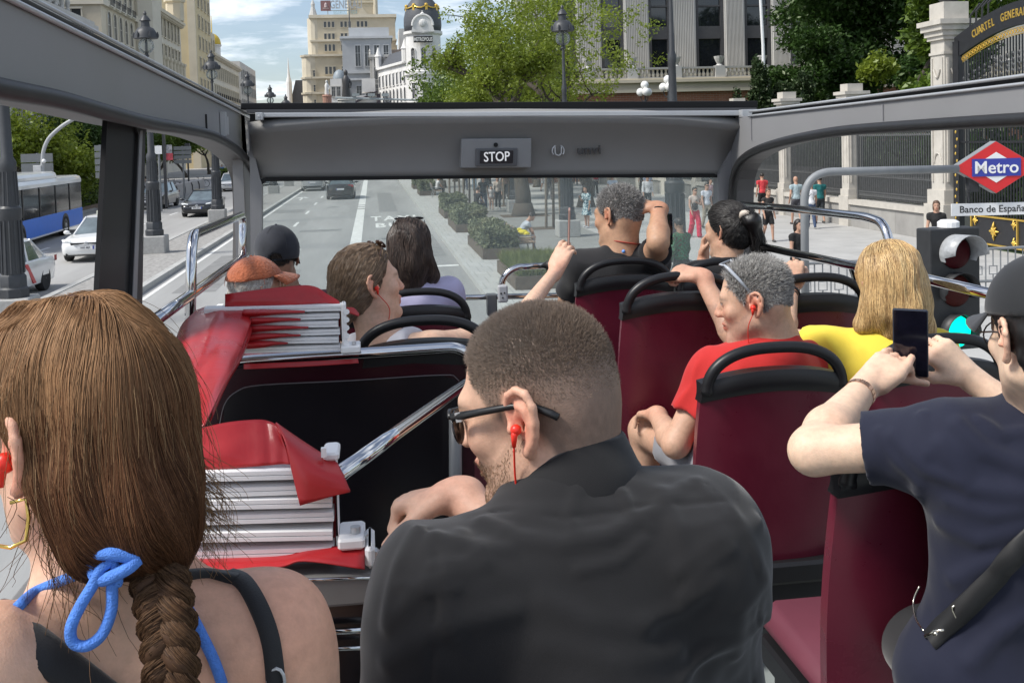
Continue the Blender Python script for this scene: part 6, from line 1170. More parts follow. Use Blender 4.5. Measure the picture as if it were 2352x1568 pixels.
ST=[(1430,587,4.35,'front row seat of the grey haired man with his hand on his head'),(1655,588,4.35,'front row seat of the woman with the black ponytail'),(1558,618,3.52,'seat with a hand resting on its handle, in front of the man in red'),(1852,622,3.52,'seat beside the window in front of the blonde woman'),(1766,776,2.80,'maroon seat of the man in the red shirt'),(2136,757,2.80,'maroon seat of the blonde woman in yellow'),(2140,928,1.93,'maroon seat of the person taking a picture with a phone, nearest on the right'),(961,657,4.35,'front row seat of the woman in lilac'),(716,668,4.35,'front row seat of the man in the dark cap, behind the red cover'),(970,717,3.20,'seat of the woman in the white top, behind the chrome guard rail'),(676,735,3.60,'seat of the woman in the orange cap, behind the folded cover')]
SEATS=[]
for i,(u_,v_,Y_,lb)in enumerate(ST):
 o=seat0 if i==0 else copy_tree(seat0);p=P(u_,v_,Y_);o.location=(p[0],Y_,p[2]-1.05);o['label']=lb;o['group']='maroon bus seats';SEATS.append(o)
for x_,y_,z_,lb in((0.235,0.92,2.03,'seat of the man in the black shirt, hidden behind his back'),(-0.22,0.62,1.98,'seat of the woman with the braid, below the picture edge')):
 o=copy_tree(seat0);o.location=(x_,y_,z_);o['label']=lb;o['group']='maroon bus seats'
 # ================================================================== folded stair covers
M_vin=pm('red vinyl',(0.40,0.018,0.022),0.34,var=0.2,scale=6,rvar=0.12,bump=0.14,bscale=9,spec=0.5);M_slat=pm('white batten',(0.82,0.815,0.81),0.6,var=0.08,scale=14)
def sheet(pts_rows,name,m,parent,th=0.0025,wr=0.0,seed=1):
 r=np.random.default_rng(seed);rows=[smooth_path(rw,6)for rw in pts_rows];cols=list(zip(*rows));cols=[smooth_path(list(c_),6)for c_ in cols];nu=len(cols);nv=len(cols[0]);vs=[]
 for i in range(nu):
  for j in range(nv):
   p=np.array(cols[i][j]);ph=3.0*math.sin(i*0.31+seed)+2*math.cos(j*0.27);p=p+np.array([0.3,-1.0,0.35])*wr*(math.sin(i*0.55+0.4*j+ph)+0.6*math.sin(j*0.8-0.3*i+seed));vs.append(p)
 mb=MB();mb.add(vs,[(i*nv+j,(i+1)*nv+j,(i+1)*nv+j+1,i*nv+j+1)for i in range(nu-1)for j in range(nv-1)]);o=mb.build(name,m,parent,smooth=True);s_=o.modifiers.new('thickness','SOLIDIFY');s_.thickness=th;return o
def stack(lb,Yc,slats,uR,uL,hh,seed):
 t=thing('folding_cover',lb,'cover',P((uL+uR)/2,slats[-1],Yc),group='folded red stair covers')
 for i,v_ in enumerate(slats):
  jt=(0,1.6,-1.2,0.8,-1.8,1.2)[i];a=P(uL,v_+(uR-uL)*0.026+jt*hh*130,Yc+0.004*(i%2));b=P(uR-(i*3%7),v_-jt*hh*40,Yc+0.004*(i%2));d=norm(b-a);mb=MB()
  mb.prism([a+(0,0,-hh),a+(0,-0.012,-hh*0.8),a+(0,-0.012,-hh*0.12),a+(0,-0.009,0),a+(0,-0.012,hh*0.12),a+(0,-0.012,hh*0.8),a+(0,0,hh),a+(0,0.03,hh),a+(0,0.03,-hh)],b-a);mb.build('batten',M_slat,t)
 return t
cv=stack('folded red cover with white battens behind the stairs, under the orange cap',2.84,(706,724.5,742.5,760.5,778.5,797),783,470,0.0092,2)
mb=MB()
a,b=P(783,695,2.84),P(798,806,2.84);mb.box((a[0],2.825,b[2]),(b[0],2.87,a[2]),bev=0.004);a,b=P(783,792,2.83),P(828,805,2.83);mb.box((a[0],2.80,b[2]),(b[0],2.88,a[2]),bev=0.003)
for k in range(5):q=P(796,716+k*18.3,2.82);mb.lathe([(0.008,0),(0.004,0.004)],q,10,np.array([[1,0,0],[0,0,1.0],[0,-1,0]]))
mb.build('bracket',M_slat,cv);mb=MB();q=P(813,791,2.82);mb.lathe([(0.006,0),(0.006,0.008)],q,8);mb.build('bolt',M_alu,cv)
sheet([[P(517,676,2.86),P(648,660,2.87),P(716,657,2.87),P(750,675,2.865),P(778,692,2.86)],[P(517,690,2.85),P(648,682,2.855),P(716,682,2.855),P(750,690,2.855),P(780,697,2.855)],[P(517,704,2.85),P(648,701,2.85),P(716,698,2.85),P(750,697,2.85),P(782,700,2.85)]],'red_flap',M_vin,cv,0.003,0.0008,3)
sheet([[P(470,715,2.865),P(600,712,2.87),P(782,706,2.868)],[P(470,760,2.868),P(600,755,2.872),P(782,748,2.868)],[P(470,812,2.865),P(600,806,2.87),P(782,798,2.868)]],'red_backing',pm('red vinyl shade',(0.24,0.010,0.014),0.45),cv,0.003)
for k,(v_,ue)in enumerate(((716,700),(734,690),(752,708),(770,690),(788,660))):
 sheet([[P(560,v_-4,2.80),P(600,v_-5,2.795),P((600+ue)/2,v_-3.5,2.81),P(ue,v_-1,2.826)],[P(556,v_+3,2.785),P(600,v_+2,2.78),P((600+ue)/2,v_+0.5,2.80),P(ue,v_,2.822)],[P(558,v_+13,2.80),P(600,v_+9,2.79),P((600+ue)/2,v_+4,2.81),P(ue,v_+1,2.826)]],'red_pleat',M_vin,cv,0.002,0.0012,5+k)
sheet([[P(796,706,2.875),P(812,708,2.89),P(824,722,2.90)],[P(796,718,2.87),P(810,722,2.88),P(822,727,2.89)]],'red_end_flap',M_vin,cv,0.003)
sheet([[P(560,836,2.86),P(700,830,2.86),P(822,824,2.86)],[P(560,848,2.855),P(700,842,2.855),P(824,834,2.855)]],'red_lower_flap',M_vin,cv,0.003)
sheet([[P(452,714,2.92),P(480,706,2.90),P(520,709,2.86),P(562,718,2.82),P(577,738,2.78)],[P(416,752,2.80),P(450,742,2.76),P(500,745,2.70),P(545,765,2.66),P(563,780,2.64)],[P(395,830,2.50),P(430,815,2.46),P(475,818,2.42),P(520,830,2.38),P(536,842,2.38)],[P(385,930,2.20),P(415,910,2.16),P(450,905,2.12),P(485,905,2.08),P(504,908,2.08)],[P(380,1010,1.98),P(405,1000,1.94),P(430,990,1.92),P(452,985,1.90),P(470,980,1.90)]],'red_side_drape',M_vin,cv,0.003,0.0028,9)
sheet([[P(570,742,2.80),P(578,752,2.79),P(572,775,2.78)],[P(540,800,2.62),P(556,808,2.60),P(552,825,2.6)],[P(505,870,2.35),P(520,872,2.32),P(518,885,2.32)],[P(472,950,2.0),P(486,950,1.98),P(480,968,1.98)]],'red_drape_fold',M_vin,cv,0.003,0.0015,12)
cv=stack('nearer folded red cover with white battens beside the man in black',1.80,(1083,1118,1149,1181,1223,1261),769,395,0.0098,4)
mb=MB();a,b=P(742,1036,1.815),P(780,1052,1.815);mb.box((a[0],1.80,b[2]),(b[0],1.87,a[2]),bev=0.004);a,b=P(771,1050,1.81),P(780,1252,1.81);mb.box((a[0],1.80,b[2]),(b[0],1.86,a[2]));a,b=P(776,1231,1.79),P(839,1251,1.79);mb.box((a[0],1.77,b[2]),(b[0],1.86,a[2]),bev=0.004);a,b=P(838,1243,1.79),P(862,1290,1.79);mb.box((a[0],1.76,b[2]),(b[0],1.86,a[2]),bev=0.006);a,b=P(737,1030,1.79),P(750,1050,1.79);mb.box((a[0],1.79,b[2]),(b[0],1.8,a[2]));mb.build('bracket',M_slat,cv)
mb=MB();q=P(817,1231,1.80);mb.lathe([(0.022,0),(0.021,0.004),(0.009,0.005),(0.009,0.018),(0.005,0.018)],q,14);mb.build('bolt',M_alu,cv,auto=40)
sheet([[P(440,990,1.84),P(520,972,1.85),P(595,965,1.85),P(630,972,1.84),P(646,992,1.82)],[P(440,1035,1.81),P(520,1025,1.815),P(600,1018,1.82),P(640,1020,1.815),P(658,1030,1.81)],[P(440,1080,1.80),P(520,1076,1.80),P(600,1070,1.80),P(645,1066,1.80),P(668,1066,1.795)]],'red_flap',M_vin,cv,0.003,0.0012,21)
sheet([[P(632,972,1.835),P(690,1012,1.83),P(740,1044,1.82),P(775,1064,1.80)],[P(652,1010,1.80),P(700,1052,1.785),P(745,1082,1.775),P(792,1100,1.77)],[P(668,1064,1.785),P(698,1096,1.77),P(745,1112,1.765),P(804,1124,1.76)],[P(690,1160,1.77),P(712,1153,1.768),P(750,1142,1.764),P(803,1128,1.76)]],'red_folded_corner',M_vin,cv,0.003,0.0,22)
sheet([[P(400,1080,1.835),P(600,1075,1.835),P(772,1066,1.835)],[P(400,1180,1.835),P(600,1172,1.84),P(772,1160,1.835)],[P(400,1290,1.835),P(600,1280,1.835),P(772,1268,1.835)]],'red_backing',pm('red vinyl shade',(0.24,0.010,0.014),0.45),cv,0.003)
sheet([[P(390,1286,1.80),P(500,1282,1.80),P(640,1276,1.80),P(720,1262,1.80),P(838,1250,1.79)],[P(390,1300,1.775),P(500,1296,1.77),P(640,1290,1.775),P(720,1278,1.77),P(838,1284,1.76)],[P(390,1318,1.76),P(500,1313,1.755),P(640,1304,1.76),P(700,1290,1.76),P(838,1308,1.745)]],'red_lower_flap',M_vin,cv,0.003,0.0008,25)
mb=MB();q=P(858,1281,1.77);mb.lathe([(0.012,0),(0.012,0.02)],q,12,np.array([[1,0,0],[0,0,1.0],[0,-1,0]]));mb.build('side_bolt',M_alu,cv)
# ================================================================== people
def clip_fn(S,fn,k=0.004):S.ops.append(('i','f2',fn,k));return S
_old_call=SDF.__call__
def _call(s,p):
 p=p.astype(np.float32);d=None;i0=0
 segs=[];cur=SDF()
 for o in s.ops:
  if o[1]=='f2':
   if cur.ops:d=_apply(cur,p,d)
   g=o[2](p).astype(np.float32);d=-smin(-d,-g,o[3]);cur=SDF()
  else:cur.ops.append(o)
 if cur.ops:d=_apply(cur,p,d)
 return d
def _apply(cur,p,d):
 if d is None:return _old_call(cur,p)
 for o in cur.ops:
  t=SDF();
  if o[1]=='f':d=d+o[2](p);continue
  t.ops=[('u',)+o[1:]];e=_old_call(t,p);op,k=o[0],o[3]
  d=smin(d,e,k)if op=='u' else(-smin(-d,e,k)if op=='s' else-smin(-d,-e,k))
 return d
SDF.__call__=_call
class Head:
 def __init__(h,c,yaw=0,pitch=0,roll=0,s=1.0):h.c=np.asarray(c,float);h.R=rotm(math.radians(yaw),math.radians(pitch),math.radians(roll));h.s=s
 def W(h,x,y,z):return h.c+h.R@(np.array([x,y,z])*h.s)
 def L(h,p):return((p-h.c)@h.R)/h.s
def hairline(q,kind='short'):
 y=q[:,1]
 if kind=='short':zl=np.interp(y,[-.12,-.075,-.045,-.022,-.012,.012,.02,.045,.07,.1],[-.105,-.098,-.070,-.02,.03,.03,-.012,.025,.075,.088])
 elif kind=='full':zl=np.interp(y,[-.12,-.06,-.03,-.012,.012,.03,.055,.075,.1],[-.10,-.095,-.07,-.03,-.005,.025,.062,.090,.105])
 return zl+0.004*np.sin(q[:,0]*260)+0.003*np.sin(y*310)
def add_head(S,H,ears=True,ear_s=1.0,face=True,nose=1.0,jaw=1.0,cran=True):
 s=H.s;W=H.W
 S.ell(W(0,-.010,.036),np.array([.0765,.098,.086])*s,H.R,0.02*s);S.ell(W(0,.034,-.03),np.array([.061,.062,.084])*s,H.R,0.03*s)
 S.ell(W(0,-.05,-.015),np.array([.066,.05,.06])*s,H.R,0.03*s)
 if face:
  for e in(-1,1):
   S.cone(W(e*.049*jaw,.004,-.058),W(e*.018*jaw,.074,-.101),.021*s,.017*s,0.025*s);S.ell(W(e*.040,.066,-.022),np.array([.022,.020,.020])*s,H.R,0.02*s)
   S.ell(W(e*.0315,.099,.004),np.array([.013,.011,.010])*s,H.R,0.014*s,'s');S.ell(W(e*.0315,.0815,.004),np.array([.0125,.0125,.0125])*s,H.R,0.003*s)
   S.cone(W(e*.018,.0905,.0065),W(e*.046,.081,.006),.0035*s,.003*s,0.006*s);S.ell(W(e*.0105,.106,-.030),np.array([.0085,.010,.0075])*s,H.R,0.007*s)
  S.cone(W(-.034,.082,.024),W(.034,.082,.024),.0115*s,.0115*s,0.02*s);S.chain([W(0,.089,.020),W(0,.101,-.006),W(0,.114*nose,-.026)],[.0085*s,.0088*s,.0108*s],0.012*s)
  S.ell(W(0,.083,-.103),np.array([.019,.014,.015])*s,H.R,0.02*s)
  S.chain([W(-.024,.084,-.062),W(-.008,.0975,-.0575),W(.008,.0975,-.0575),W(.024,.084,-.062)],[.004*s,.006*s,.006*s,.004*s],0.008*s);S.chain([W(-.02,.084,-.066),W(0,.0955,-.0725),W(.02,.084,-.066)],[.004*s,.0075*s,.004*s],0.008*s);S.chain([W(-.024,.094,-.0645),W(0,.107,-.0645),W(.024,.094,-.0645)],[.0022*s]*3,0.004*s,'s')
 if ears:
  for e in(-1,1):
   z=s*ear_s
   def E(y,zz,x):return H.c+H.R@(np.array([e*.0715,-.010,-.002])*s+np.array([e*x,y,zz])*z)
   S.ell(E(-.007,.002,.010),np.array([.0045,.018,.028])*z,H.R@rotm(e*0.42),0.008*s)
   pts=[(.012,.000,.006),(.013,.016,.006),(.006,.029,.010),(-.006,.034,.014),(-.018,.029,.019),(-.024,.015,.021),(-.022,-.001,.019),(-.016,-.014,.015),(-.009,-.024,.011),(-.001,-.031,.008)]
   S.chain([E(y,zz,x)for y,zz,x in pts],[.0034*z,.0040*z,.0044*z,.0046*z,.0046*z,.0045*z,.0042*z,.0044*z,.0058*z,.0066*z],0.003*s)
   S.chain([E(-.001,.018,.013),E(-.012,.012,.0155),E(-.014,-.002,.015),E(-.007,-.013,.012)],[.0030*z,.0034*z,.0034*z,.003*z],0.004*s)
   S.ell(E(.001,-.004,.013),np.array([.008,.0085,.011])*z,H.R,0.004*s,'s');S.ell(E(.012,-.006,.008),np.array([.006,.005,.007])*z,H.R,0.004*s)
def ear_point(H,e,ear_s=1.0,y=0.0,z=-.004,x=.012):return H.c+H.R@(np.array([e*.0715,-.010,-.002])*H.s+np.array([e*x,y,z])*H.s*ear_s)
def tframe(N,Pv,SL,SR):
 N,Pv,SL,SR=[np.asarray(q,float)for q in(N,Pv,SL,SR)];a=norm(N-Pv);r=SR-SL;r=norm(r-a*(r@a));f=np.cross(a,r);return np.stack([r,f,a],1),np.linalg.norm(N-Pv)
def add_torso(S,N,Pv,SL,SR,g=0.0,w=1.0,dp=1.0,k=0.05,fem=0.0):
 R,L=tframe(N,Pv,SL,SR);N=np.asarray(N,float);Pv=np.asarray(Pv,float);sw=np.linalg.norm(np.asarray(SR)-np.asarray(SL))/2
 S.ell(N-R[:,2]*L*0.33+R[:,1]*0.01,np.array([sw*0.86*w+g,.108*dp+g,L*0.30+g]),R,k);S.ell(N-R[:,2]*L*0.62,np.array([sw*(0.74-0.10*fem)*w+g,.094*dp+g,L*0.30+g]),R,k);S.ell(Pv+R[:,2]*0.02,np.array([sw*0.88*w+g,.115*dp+g,.13+g]),R,k)
 for Q in(SL,SR):
  Q=np.asarray(Q,float);S.cone(N-R[:,2]*0.045,Q-R[:,2]*0.008,.050+g,.050+g,k);S.cone(N-R[:,2]*0.10,Q-R[:,2]*0.05,.068*dp+g,.048+g,k)
def add_neck(S,H,N,r=.056,g=0.0,k=0.03):
 N=np.asarray(N,float);S.cone(H.W(0,-.022,-.055),N+np.array([0,0,.0]),(r+g)*H.s,(r*1.08+g),k);S.cone(N+(H.W(0,-.02,-.06)-N)*0.3,N-np.array([0,0,.05]),r*1.05+g,r*1.5+g,0.05)
def add_arm(S,sh,el,wr,r=(.050,.040,.038,.026),g=0.0,k=0.02,k0=None):
 sh,el,wr=[np.asarray(q,float)for q in(sh,el,wr)];S.cone(sh,sh+(el-sh)*0.45,r[0]+g,r[0]*0.93+g,k0 or k);S.cone(sh+(el-sh)*0.45,el,r[0]*0.93+g,r[1]+g,k);m=el+(wr-el)*0.28;S.cone(el,m,r[1]*0.98+g,r[2]*1.06+g,k);S.cone(m,wr,r[2]*1.06+g,r[3]+g,k)
def add_hand(S,wr,f,n,side,curl=(0.35,0.5,0.3),spread=0.05,thumb=(0.7,0.55,0.2),sc=1.0,per=None,k=0.010):
 wr=np.asarray(wr,float);f=norm(f);n=np.asarray(n,float);n=norm(n-f*(n@f));t=np.cross(f,n)*side
 off=[.029,.0095,-.0105,-.029];LN=[.072,.079,.073,.058];rd=[.0092,.0094,.0090,.0080];pl=[.088,.090,.086,.079];tips=[]
 S.ell(wr+(f*.048)*sc,np.array([.037,.052,.0135])*sc,np.stack([t,f,n],1),0.02);S.cone(wr-f*.02,wr+f*.02*sc,.025*sc,.022*sc,0.02)
 for i in range(4):
  K=wr+(f*pl[i]+t*off[i])*sc;S.cone(wr+(f*.015+t*off[i]*0.5)*sc,K,.014*sc,.0112*sc,k);c_=per[i]if per is not None else curl;a=0.0;p=K;d0=norm(f+t*spread*(1.5-i)*1.0)
  for j,fr in enumerate((0.46,0.30,0.24)):
   a+=c_[j];d=d0*math.cos(a)+n*math.sin(a);q=p+d*LN[i]*fr*sc;S.cone(p,q,rd[i]*sc*(1-0.08*j),rd[i]*sc*(0.94-0.09*j),0.0045);p=q
  tips.append((p,d))
 b=wr+(f*.022+t*.026)*sc;d=norm(f*thumb[0]+t*(1.1-thumb[0])+n*thumb[1]);q=b+d*.046*sc;S.cone(b,q,.0155*sc,.0122*sc,0.014);d=norm(d+f*0.35+n*thumb[2]-t*0.35);q2=q+d*.034*sc;S.cone(q,q2,.0115*sc,.0105*sc,0.006);d=norm(d+n*thumb[2]*0.8-t*0.1);q3=q2+d*.026*sc;S.cone(q2,q3,.0105*sc,.0085*sc,0.005);tips.append((q3,d))
 return tips
def nails(tips,n,r,parent,m=None):
 mb=MB()
 for p,d in tips:x,y,z=frame_of(d);mb.sphere(np.asarray(p),(0.005,0.005,0.006),8,6)
def sines(seed,n,lo,hi,amp,aniso=(1,1,1)):
 r=np.random.default_rng(seed);K=r.normal(size=(n,3));K/=np.linalg.norm(K,axis=1)[:,None];K*=(lo+(hi-lo)*r.random(n))[:,None]*np.asarray(aniso);ph=r.random(n)*6.28;A=amp*(lo/np.linalg.norm(K,axis=1))**0.5/math.sqrt(n)
 K=K.astype(np.float32)
 return lambda p:(np.sin(p@K.T+ph.astype(np.float32))*A.astype(np.float32)).sum(1)
def folds(lines,amp,wdt):
 segs=[]
 for ln in lines:
  a_,w_=amp,wdt
  if isinstance(ln,tuple):ln,a_,w_=ln
  ln=[np.asarray(q,np.float32)for q in ln]
  segs.append((ln,a_,w_))
 def fn(p):
  tot=np.zeros(len(p),np.float32)
  for ln,a_,w_ in segs:
   dm=np.full(len(p),1e9,np.float32)
   for A,B in zip(ln[:-1],ln[1:]):
    ba=B-A;h=np.clip((p-A)@ba/(ba@ba+1e-9),0,1);q=p-A-h[:,None]*ba;dm=np.minimum(dm,(q*q).sum(1))
   tot-=a_*np.exp(-dm/(w_*w_))
  return tot
 return fn
def skin_mat(nm='skin'):return pm(nm,(0.5,0.3,0.2),0.5,var=0.12,scale=70,bump=0.10,bscale=420,attr='Col',sss=0.12,spec=0.35)
def skin_cols(V,H,tone,lips=True,red=0.35,brow=(0.06,0.04,0.025),stub=None,scalp=None,hk='short',iris=(0.05,0.04,0.03),hands=()):
 tone=np.array(tone)*np.array([1.10,1.17,1.14]);c=np.tile(tone,(len(V),1));c*=1+0.07*sines(3,10,25,90,1.0)(V.astype(np.float32))[:,None]*np.array([0.5,1.0,1.1]);q=H.L(V)
 def mixc(m,col):nonlocal c;m=np.clip(m,0,1)[:,None];c=c*(1-m)+np.array(col)*m
 redc=tone*np.array([1.12,0.66,0.62]);ax=np.abs(q[:,0])
 ear=np.exp(-(((ax-.083)/.02)**2+((q[:,1]+.012)/.028)**2+((q[:,2])/.04)**2));mixc(ear*red*2.2,redc)
 mixc(np.exp(-((q[:,0]/.02)**2+((q[:,1]-.113)/.02)**2+((q[:,2]+.028)/.018)**2))*red*1.3,redc);mixc(np.exp(-(((ax-.042)/.02)**2+((q[:,1]-.08)/.03)**2+((q[:,2]+.025)/.022)**2))*red*1.2,redc)
 for hp in hands:mixc(np.exp(-(np.linalg.norm(V-hp,axis=1)/.07)**2)*0.35,redc)
 if lips:mixc(np.exp(-((q[:,0]/.024)**4+((q[:,1]-.098)/.016)**4+((q[:,2]+.0645)/.0125)**4)),tone*np.array([0.95,0.50,0.50]));mixc(np.exp(-((q[:,0]/.023)**4+((q[:,1]-.1)/.02)**4+((q[:,2]+.0645)/.0022)**2)),tone*0.3)
 if brow is not None:mixc(0.85*np.exp(-(((ax-.033)/.018)**4+((q[:,1]-.093)/.025)**4+((q[:,2]-.0235+2.2*(ax-.033)**2*10)/.0042)**2)),brow)
 e=(((ax-.0315)/.0115)**2+((q[:,2]-.004)/.0048)**2<1)&(q[:,1]>.083);c[e]=(0.62,0.60,0.57);e2=(((ax-.0315)/.0052)**2+((q[:,2]-.004)/.0052)**2<1)&(q[:,1]>.083);c[e2&e]=iris
 lash=(((ax-.0315)/.0135)**2+((q[:,2]-.0055)/.0068)**2<1)&(q[:,1]>.078)&(q[:,2]>.007)&~e;c[lash]=np.array(brow if brow is not None else tone*0.3)*0.8
 if stub is not None:
  m=((q[:,2]<np.interp(q[:,1],[-.02,.01,.04,.07,.1],[-.02,-.015,-.045,-.052,-.045]))&(q[:,1]>-.005)&(q[:,2]>-.135));mm=m*(0.55+0.2*np.sin(q[:,2]*900)*np.sin(q[:,1]*800));lipm=np.exp(-((q[:,0]/.024)**4+((q[:,1]-.098)/.016)**4+((q[:,2]+.0645)/.0125)**4));mixc(mm*(1-lipm),stub)
 if scalp is not None:mixc(np.clip((q[:,2]-hairline(q,hk))/.012,0,1)*0.92*(np.linalg.norm((q-np.array([0,-.01,.03]))/np.array([.084,.108,.098]),axis=1)<1.03),scalp)
 return np.clip(c,0.001,1)
def cloth(name,col,rough=0.85,var=0.10,scale=9,weave=700,bump=0.05,sheen=0.2):return pm(name,col,rough,var=var,scale=scale,bump=bump,bscale=weave,sheen=sheen,spec=0.35)
def shell(S,vox,name,m,parent,cols=None,smooth=True):
 V,Fc=S.mesh(vox);return mesh_obj(name,V,Fc,m,parent,smooth,cols=cols(V)if callable(cols)else cols)
def strands(paths,r0,r1,name,m,parent,cols=None):
 """thin three-sided hairs; paths has shape (hairs, points, 3), cols one colour per hair"""
 n,k,_=paths.shape;T=np.gradient(paths,axis=1);T/=np.linalg.norm(T,axis=2,keepdims=True)+1e-9;ref=np.array([0.31,0.83,0.46]);X=np.cross(T,ref);X/=np.linalg.norm(X,axis=2,keepdims=True)+1e-9;Y=np.cross(T,X);rr=np.linspace(0,1,k);rad=np.asarray(r0)[...,None]*(1-rr**2)+np.asarray(r1)[...,None]*rr**2 if np.ndim(r0)else r0*(1-rr**2)+r1*rr**2
 rad=np.broadcast_to(rad,(n,k))[...,None]
 ring=np.stack([paths+rad*(X*math.cos(a)+Y*math.sin(a))for a in(0,2.094,4.189)],2);V=ring.reshape(-1,3);base=(np.arange(n)[:,None]*k+np.arange(k-1)[None])*3;fs=[]
 for j in range(3):a,b=base+j,base+(j+1)%3;fs.append(np.stack([a,b,b+3,a+3],-1).reshape(-1,4))
 cc=None if cols is None else np.repeat(np.asarray(cols),k*3,0)
 return mesh_obj(name,V,np.vstack(fs),m,parent,True,cols=cc)
def grad(S,p,e=0.0015):
 g=np.stack([S(p+np.eye(3)[i]*e)-S(p-np.eye(3)[i]*e)for i in range(3)],1);return g/(np.linalg.norm(g,axis=1,keepdims=True)+1e-9)
def surf_samples(o_or_VF,n,r,mask=None):
 V,Fc=o_or_VF;a=V[Fc[:,0]];b=V[Fc[:,1]];c_=V[Fc[:,2]];ctr=(a+b+c_)/3;ar=np.linalg.norm(np.cross(b-a,c_-a),axis=1)
 if mask is not None:ar=ar*mask(ctr)
 i=r.choice(len(Fc),n,p=ar/ar.sum());u_,v_=r.random(n),r.random(n);fl=u_+v_>1;u_[fl]=1-u_[fl];v_[fl]=1-v_[fl]
 return a[i]+(b-a)[i]*u_[:,None]+(c_-a)[i]*v_[:,None]
def flow_strands(S,roots,dirfn,step,k,lift,r,jit=0.15,wave=0.0):
 """hairs that run over the distance field S along dirfn, staying lift above it"""
 p=roots.copy();out=[p.copy()];jd=r.normal(size=p.shape)*jit;lf=lift*(0.2+1.2*r.random(len(p)))
 for i in range(k-1):
  g=grad(S,p);d=dirfn(p)+jd+0.05*r.normal(size=p.shape);d=d-g*(d*g).sum(1,keepdims=True);d/=np.linalg.norm(d,axis=1,keepdims=True)+1e-9;p=p+d*np.asarray(step).reshape(-1,1);dist=S(p);p=p+g*(lf-dist)[:,None]*0.6;out.append(p.copy())
 return np.stack(out,1)
def hair_mat(nm='hair',rough=0.42):return pm(nm,(0.1,0.06,0.04),rough,var=0.15,scale=40,attr='Col',spec=0.45,sheen=0.1)
def hair_cols(n,a,b,r,pw=1.0):t=r.random((n,1))**pw;return np.array(a)*(1-t)+np.array(b)*t
def hair_cap(H,t,kind='short',extra=None,noise=0.004,seed=1,k=0.012):
 S=SDF();s=H.s;S.ell(H.W(0,-.010,.036),(np.array([.0765,.098,.086])+t)*s,H.R,0.02);S.ell(H.W(0,-.05,-.015),(np.array([.066,.05,.06])+t)*s,H.R,0.03);S.ell(H.W(0,.034,-.01),(np.array([.061,.058,.075])+t*0.7)*s,H.R,0.02)
 if extra:extra(S)
 S.bump(sines(seed,14,120,420,noise))
 clip_fn(S,lambda p:((hairline(H.L(p),kind)-H.L(p)[:,2])*0.8).astype(np.float32),k);return S
def fuzz(H,body_VF,n,L,rad,cols,parent,seed,kind='short',lean=(0,-0.6,0.25),m=None,jit=0.5,k=4,grow=0.0,name='hair_strands',crop=None):
 r=np.random.default_rng(seed)
 def mask(p):q=H.L(p);mk=(q[:,2]>hairline(q,kind)+0.004)&(np.abs(q[:,0])<.081+grow)&(q[:,2]>-0.11)&(np.linalg.norm((q-np.array([0,-.01,.03]))/np.array([.082,.106,.096]),axis=1)<1.04);return mk*1.0 if crop is None else mk*crop(q)
 p=surf_samples(body_VF,n,r,mask);q=H.L(p);nn=(p-H.W(0,-.01,.02));nn/=np.linalg.norm(nn,axis=1,keepdims=True);ld=H.R@np.asarray(lean,float);LL=L(q)*(0.6+0.8*r.random(n))if callable(L)else L*(0.6+0.8*r.random(n));d=nn+ld+r.normal(size=p.shape)*jit;d/=np.linalg.norm(d,axis=1,keepdims=True);out=[p-nn*0.001];cv_=r.normal(size=p.shape)*0.35
 for i in range(k-1):out.append(out[-1]+(d+cv_*i/k)*(LL/(k-1))[:,None])
 return strands(np.stack(out,1),rad,rad*0.35,name,m or hair_mat(),parent,cols(n,r,q)if callable(cols)else cols)
def on_surf(S,u,v,y0,y1,lift=0.004,n=281):
 d=ray(u,v);ts=np.linspace(y0,y1,n);pts=EYE+d[None]*(ts/d[1])[:,None];v_=S(pts);i=int(np.argmax(v_<0))if(v_<0).any()else int(np.argmin(v_));return pts[i]-d/np.linalg.norm(d)*lift
M_skin=skin_mat();PEOPLE='passengers on the upper deck'
def legs(S,Pv,R,kn,g=0.0,thick=1.0):
 for i,e in enumerate((-1,1)):
  hip=np.asarray(Pv)+R[:,0]*e*.09;K=np.asarray(kn[i],float);A=K+np.array([0,.03,-.42]);S.cone(hip,K,.08*thick+g,.058*thick+g,0.03);S.cone(K,A,.055*thick+g,.038*thick+g,0.02);S.cone(A,A+np.array([0,.14,-.02]),.038,.03,0.02)
def earphone(H,e,ear_s,parent,col=(0.75,0.03,0.015),wire=None,r=0.0072):
 m=pm('orange red earphone',col,0.4,var=0.05);p=ear_point(H,e,ear_s,.004,-.006,.014);mb=MB();out=norm(H.R@np.array([e*1.0,0.25,-0.1]));mb.sphere(p,r,12,8);mb.tube([p,p+out*0.004+np.array([0,0,-.006]),p+out*0.005+np.array([0,0,-.020])],[r*0.75,r*0.6,r*0.35],8);o=mb.build('earphone',m,parent,smooth=True)
 if wire is not None:mb=MB();mb.tube(smooth_path([p+out*0.005+np.array([0,0,-.018])]+list(wire),6),0.0013,6);mb.build('wire',m,o,smooth=True)
 return o
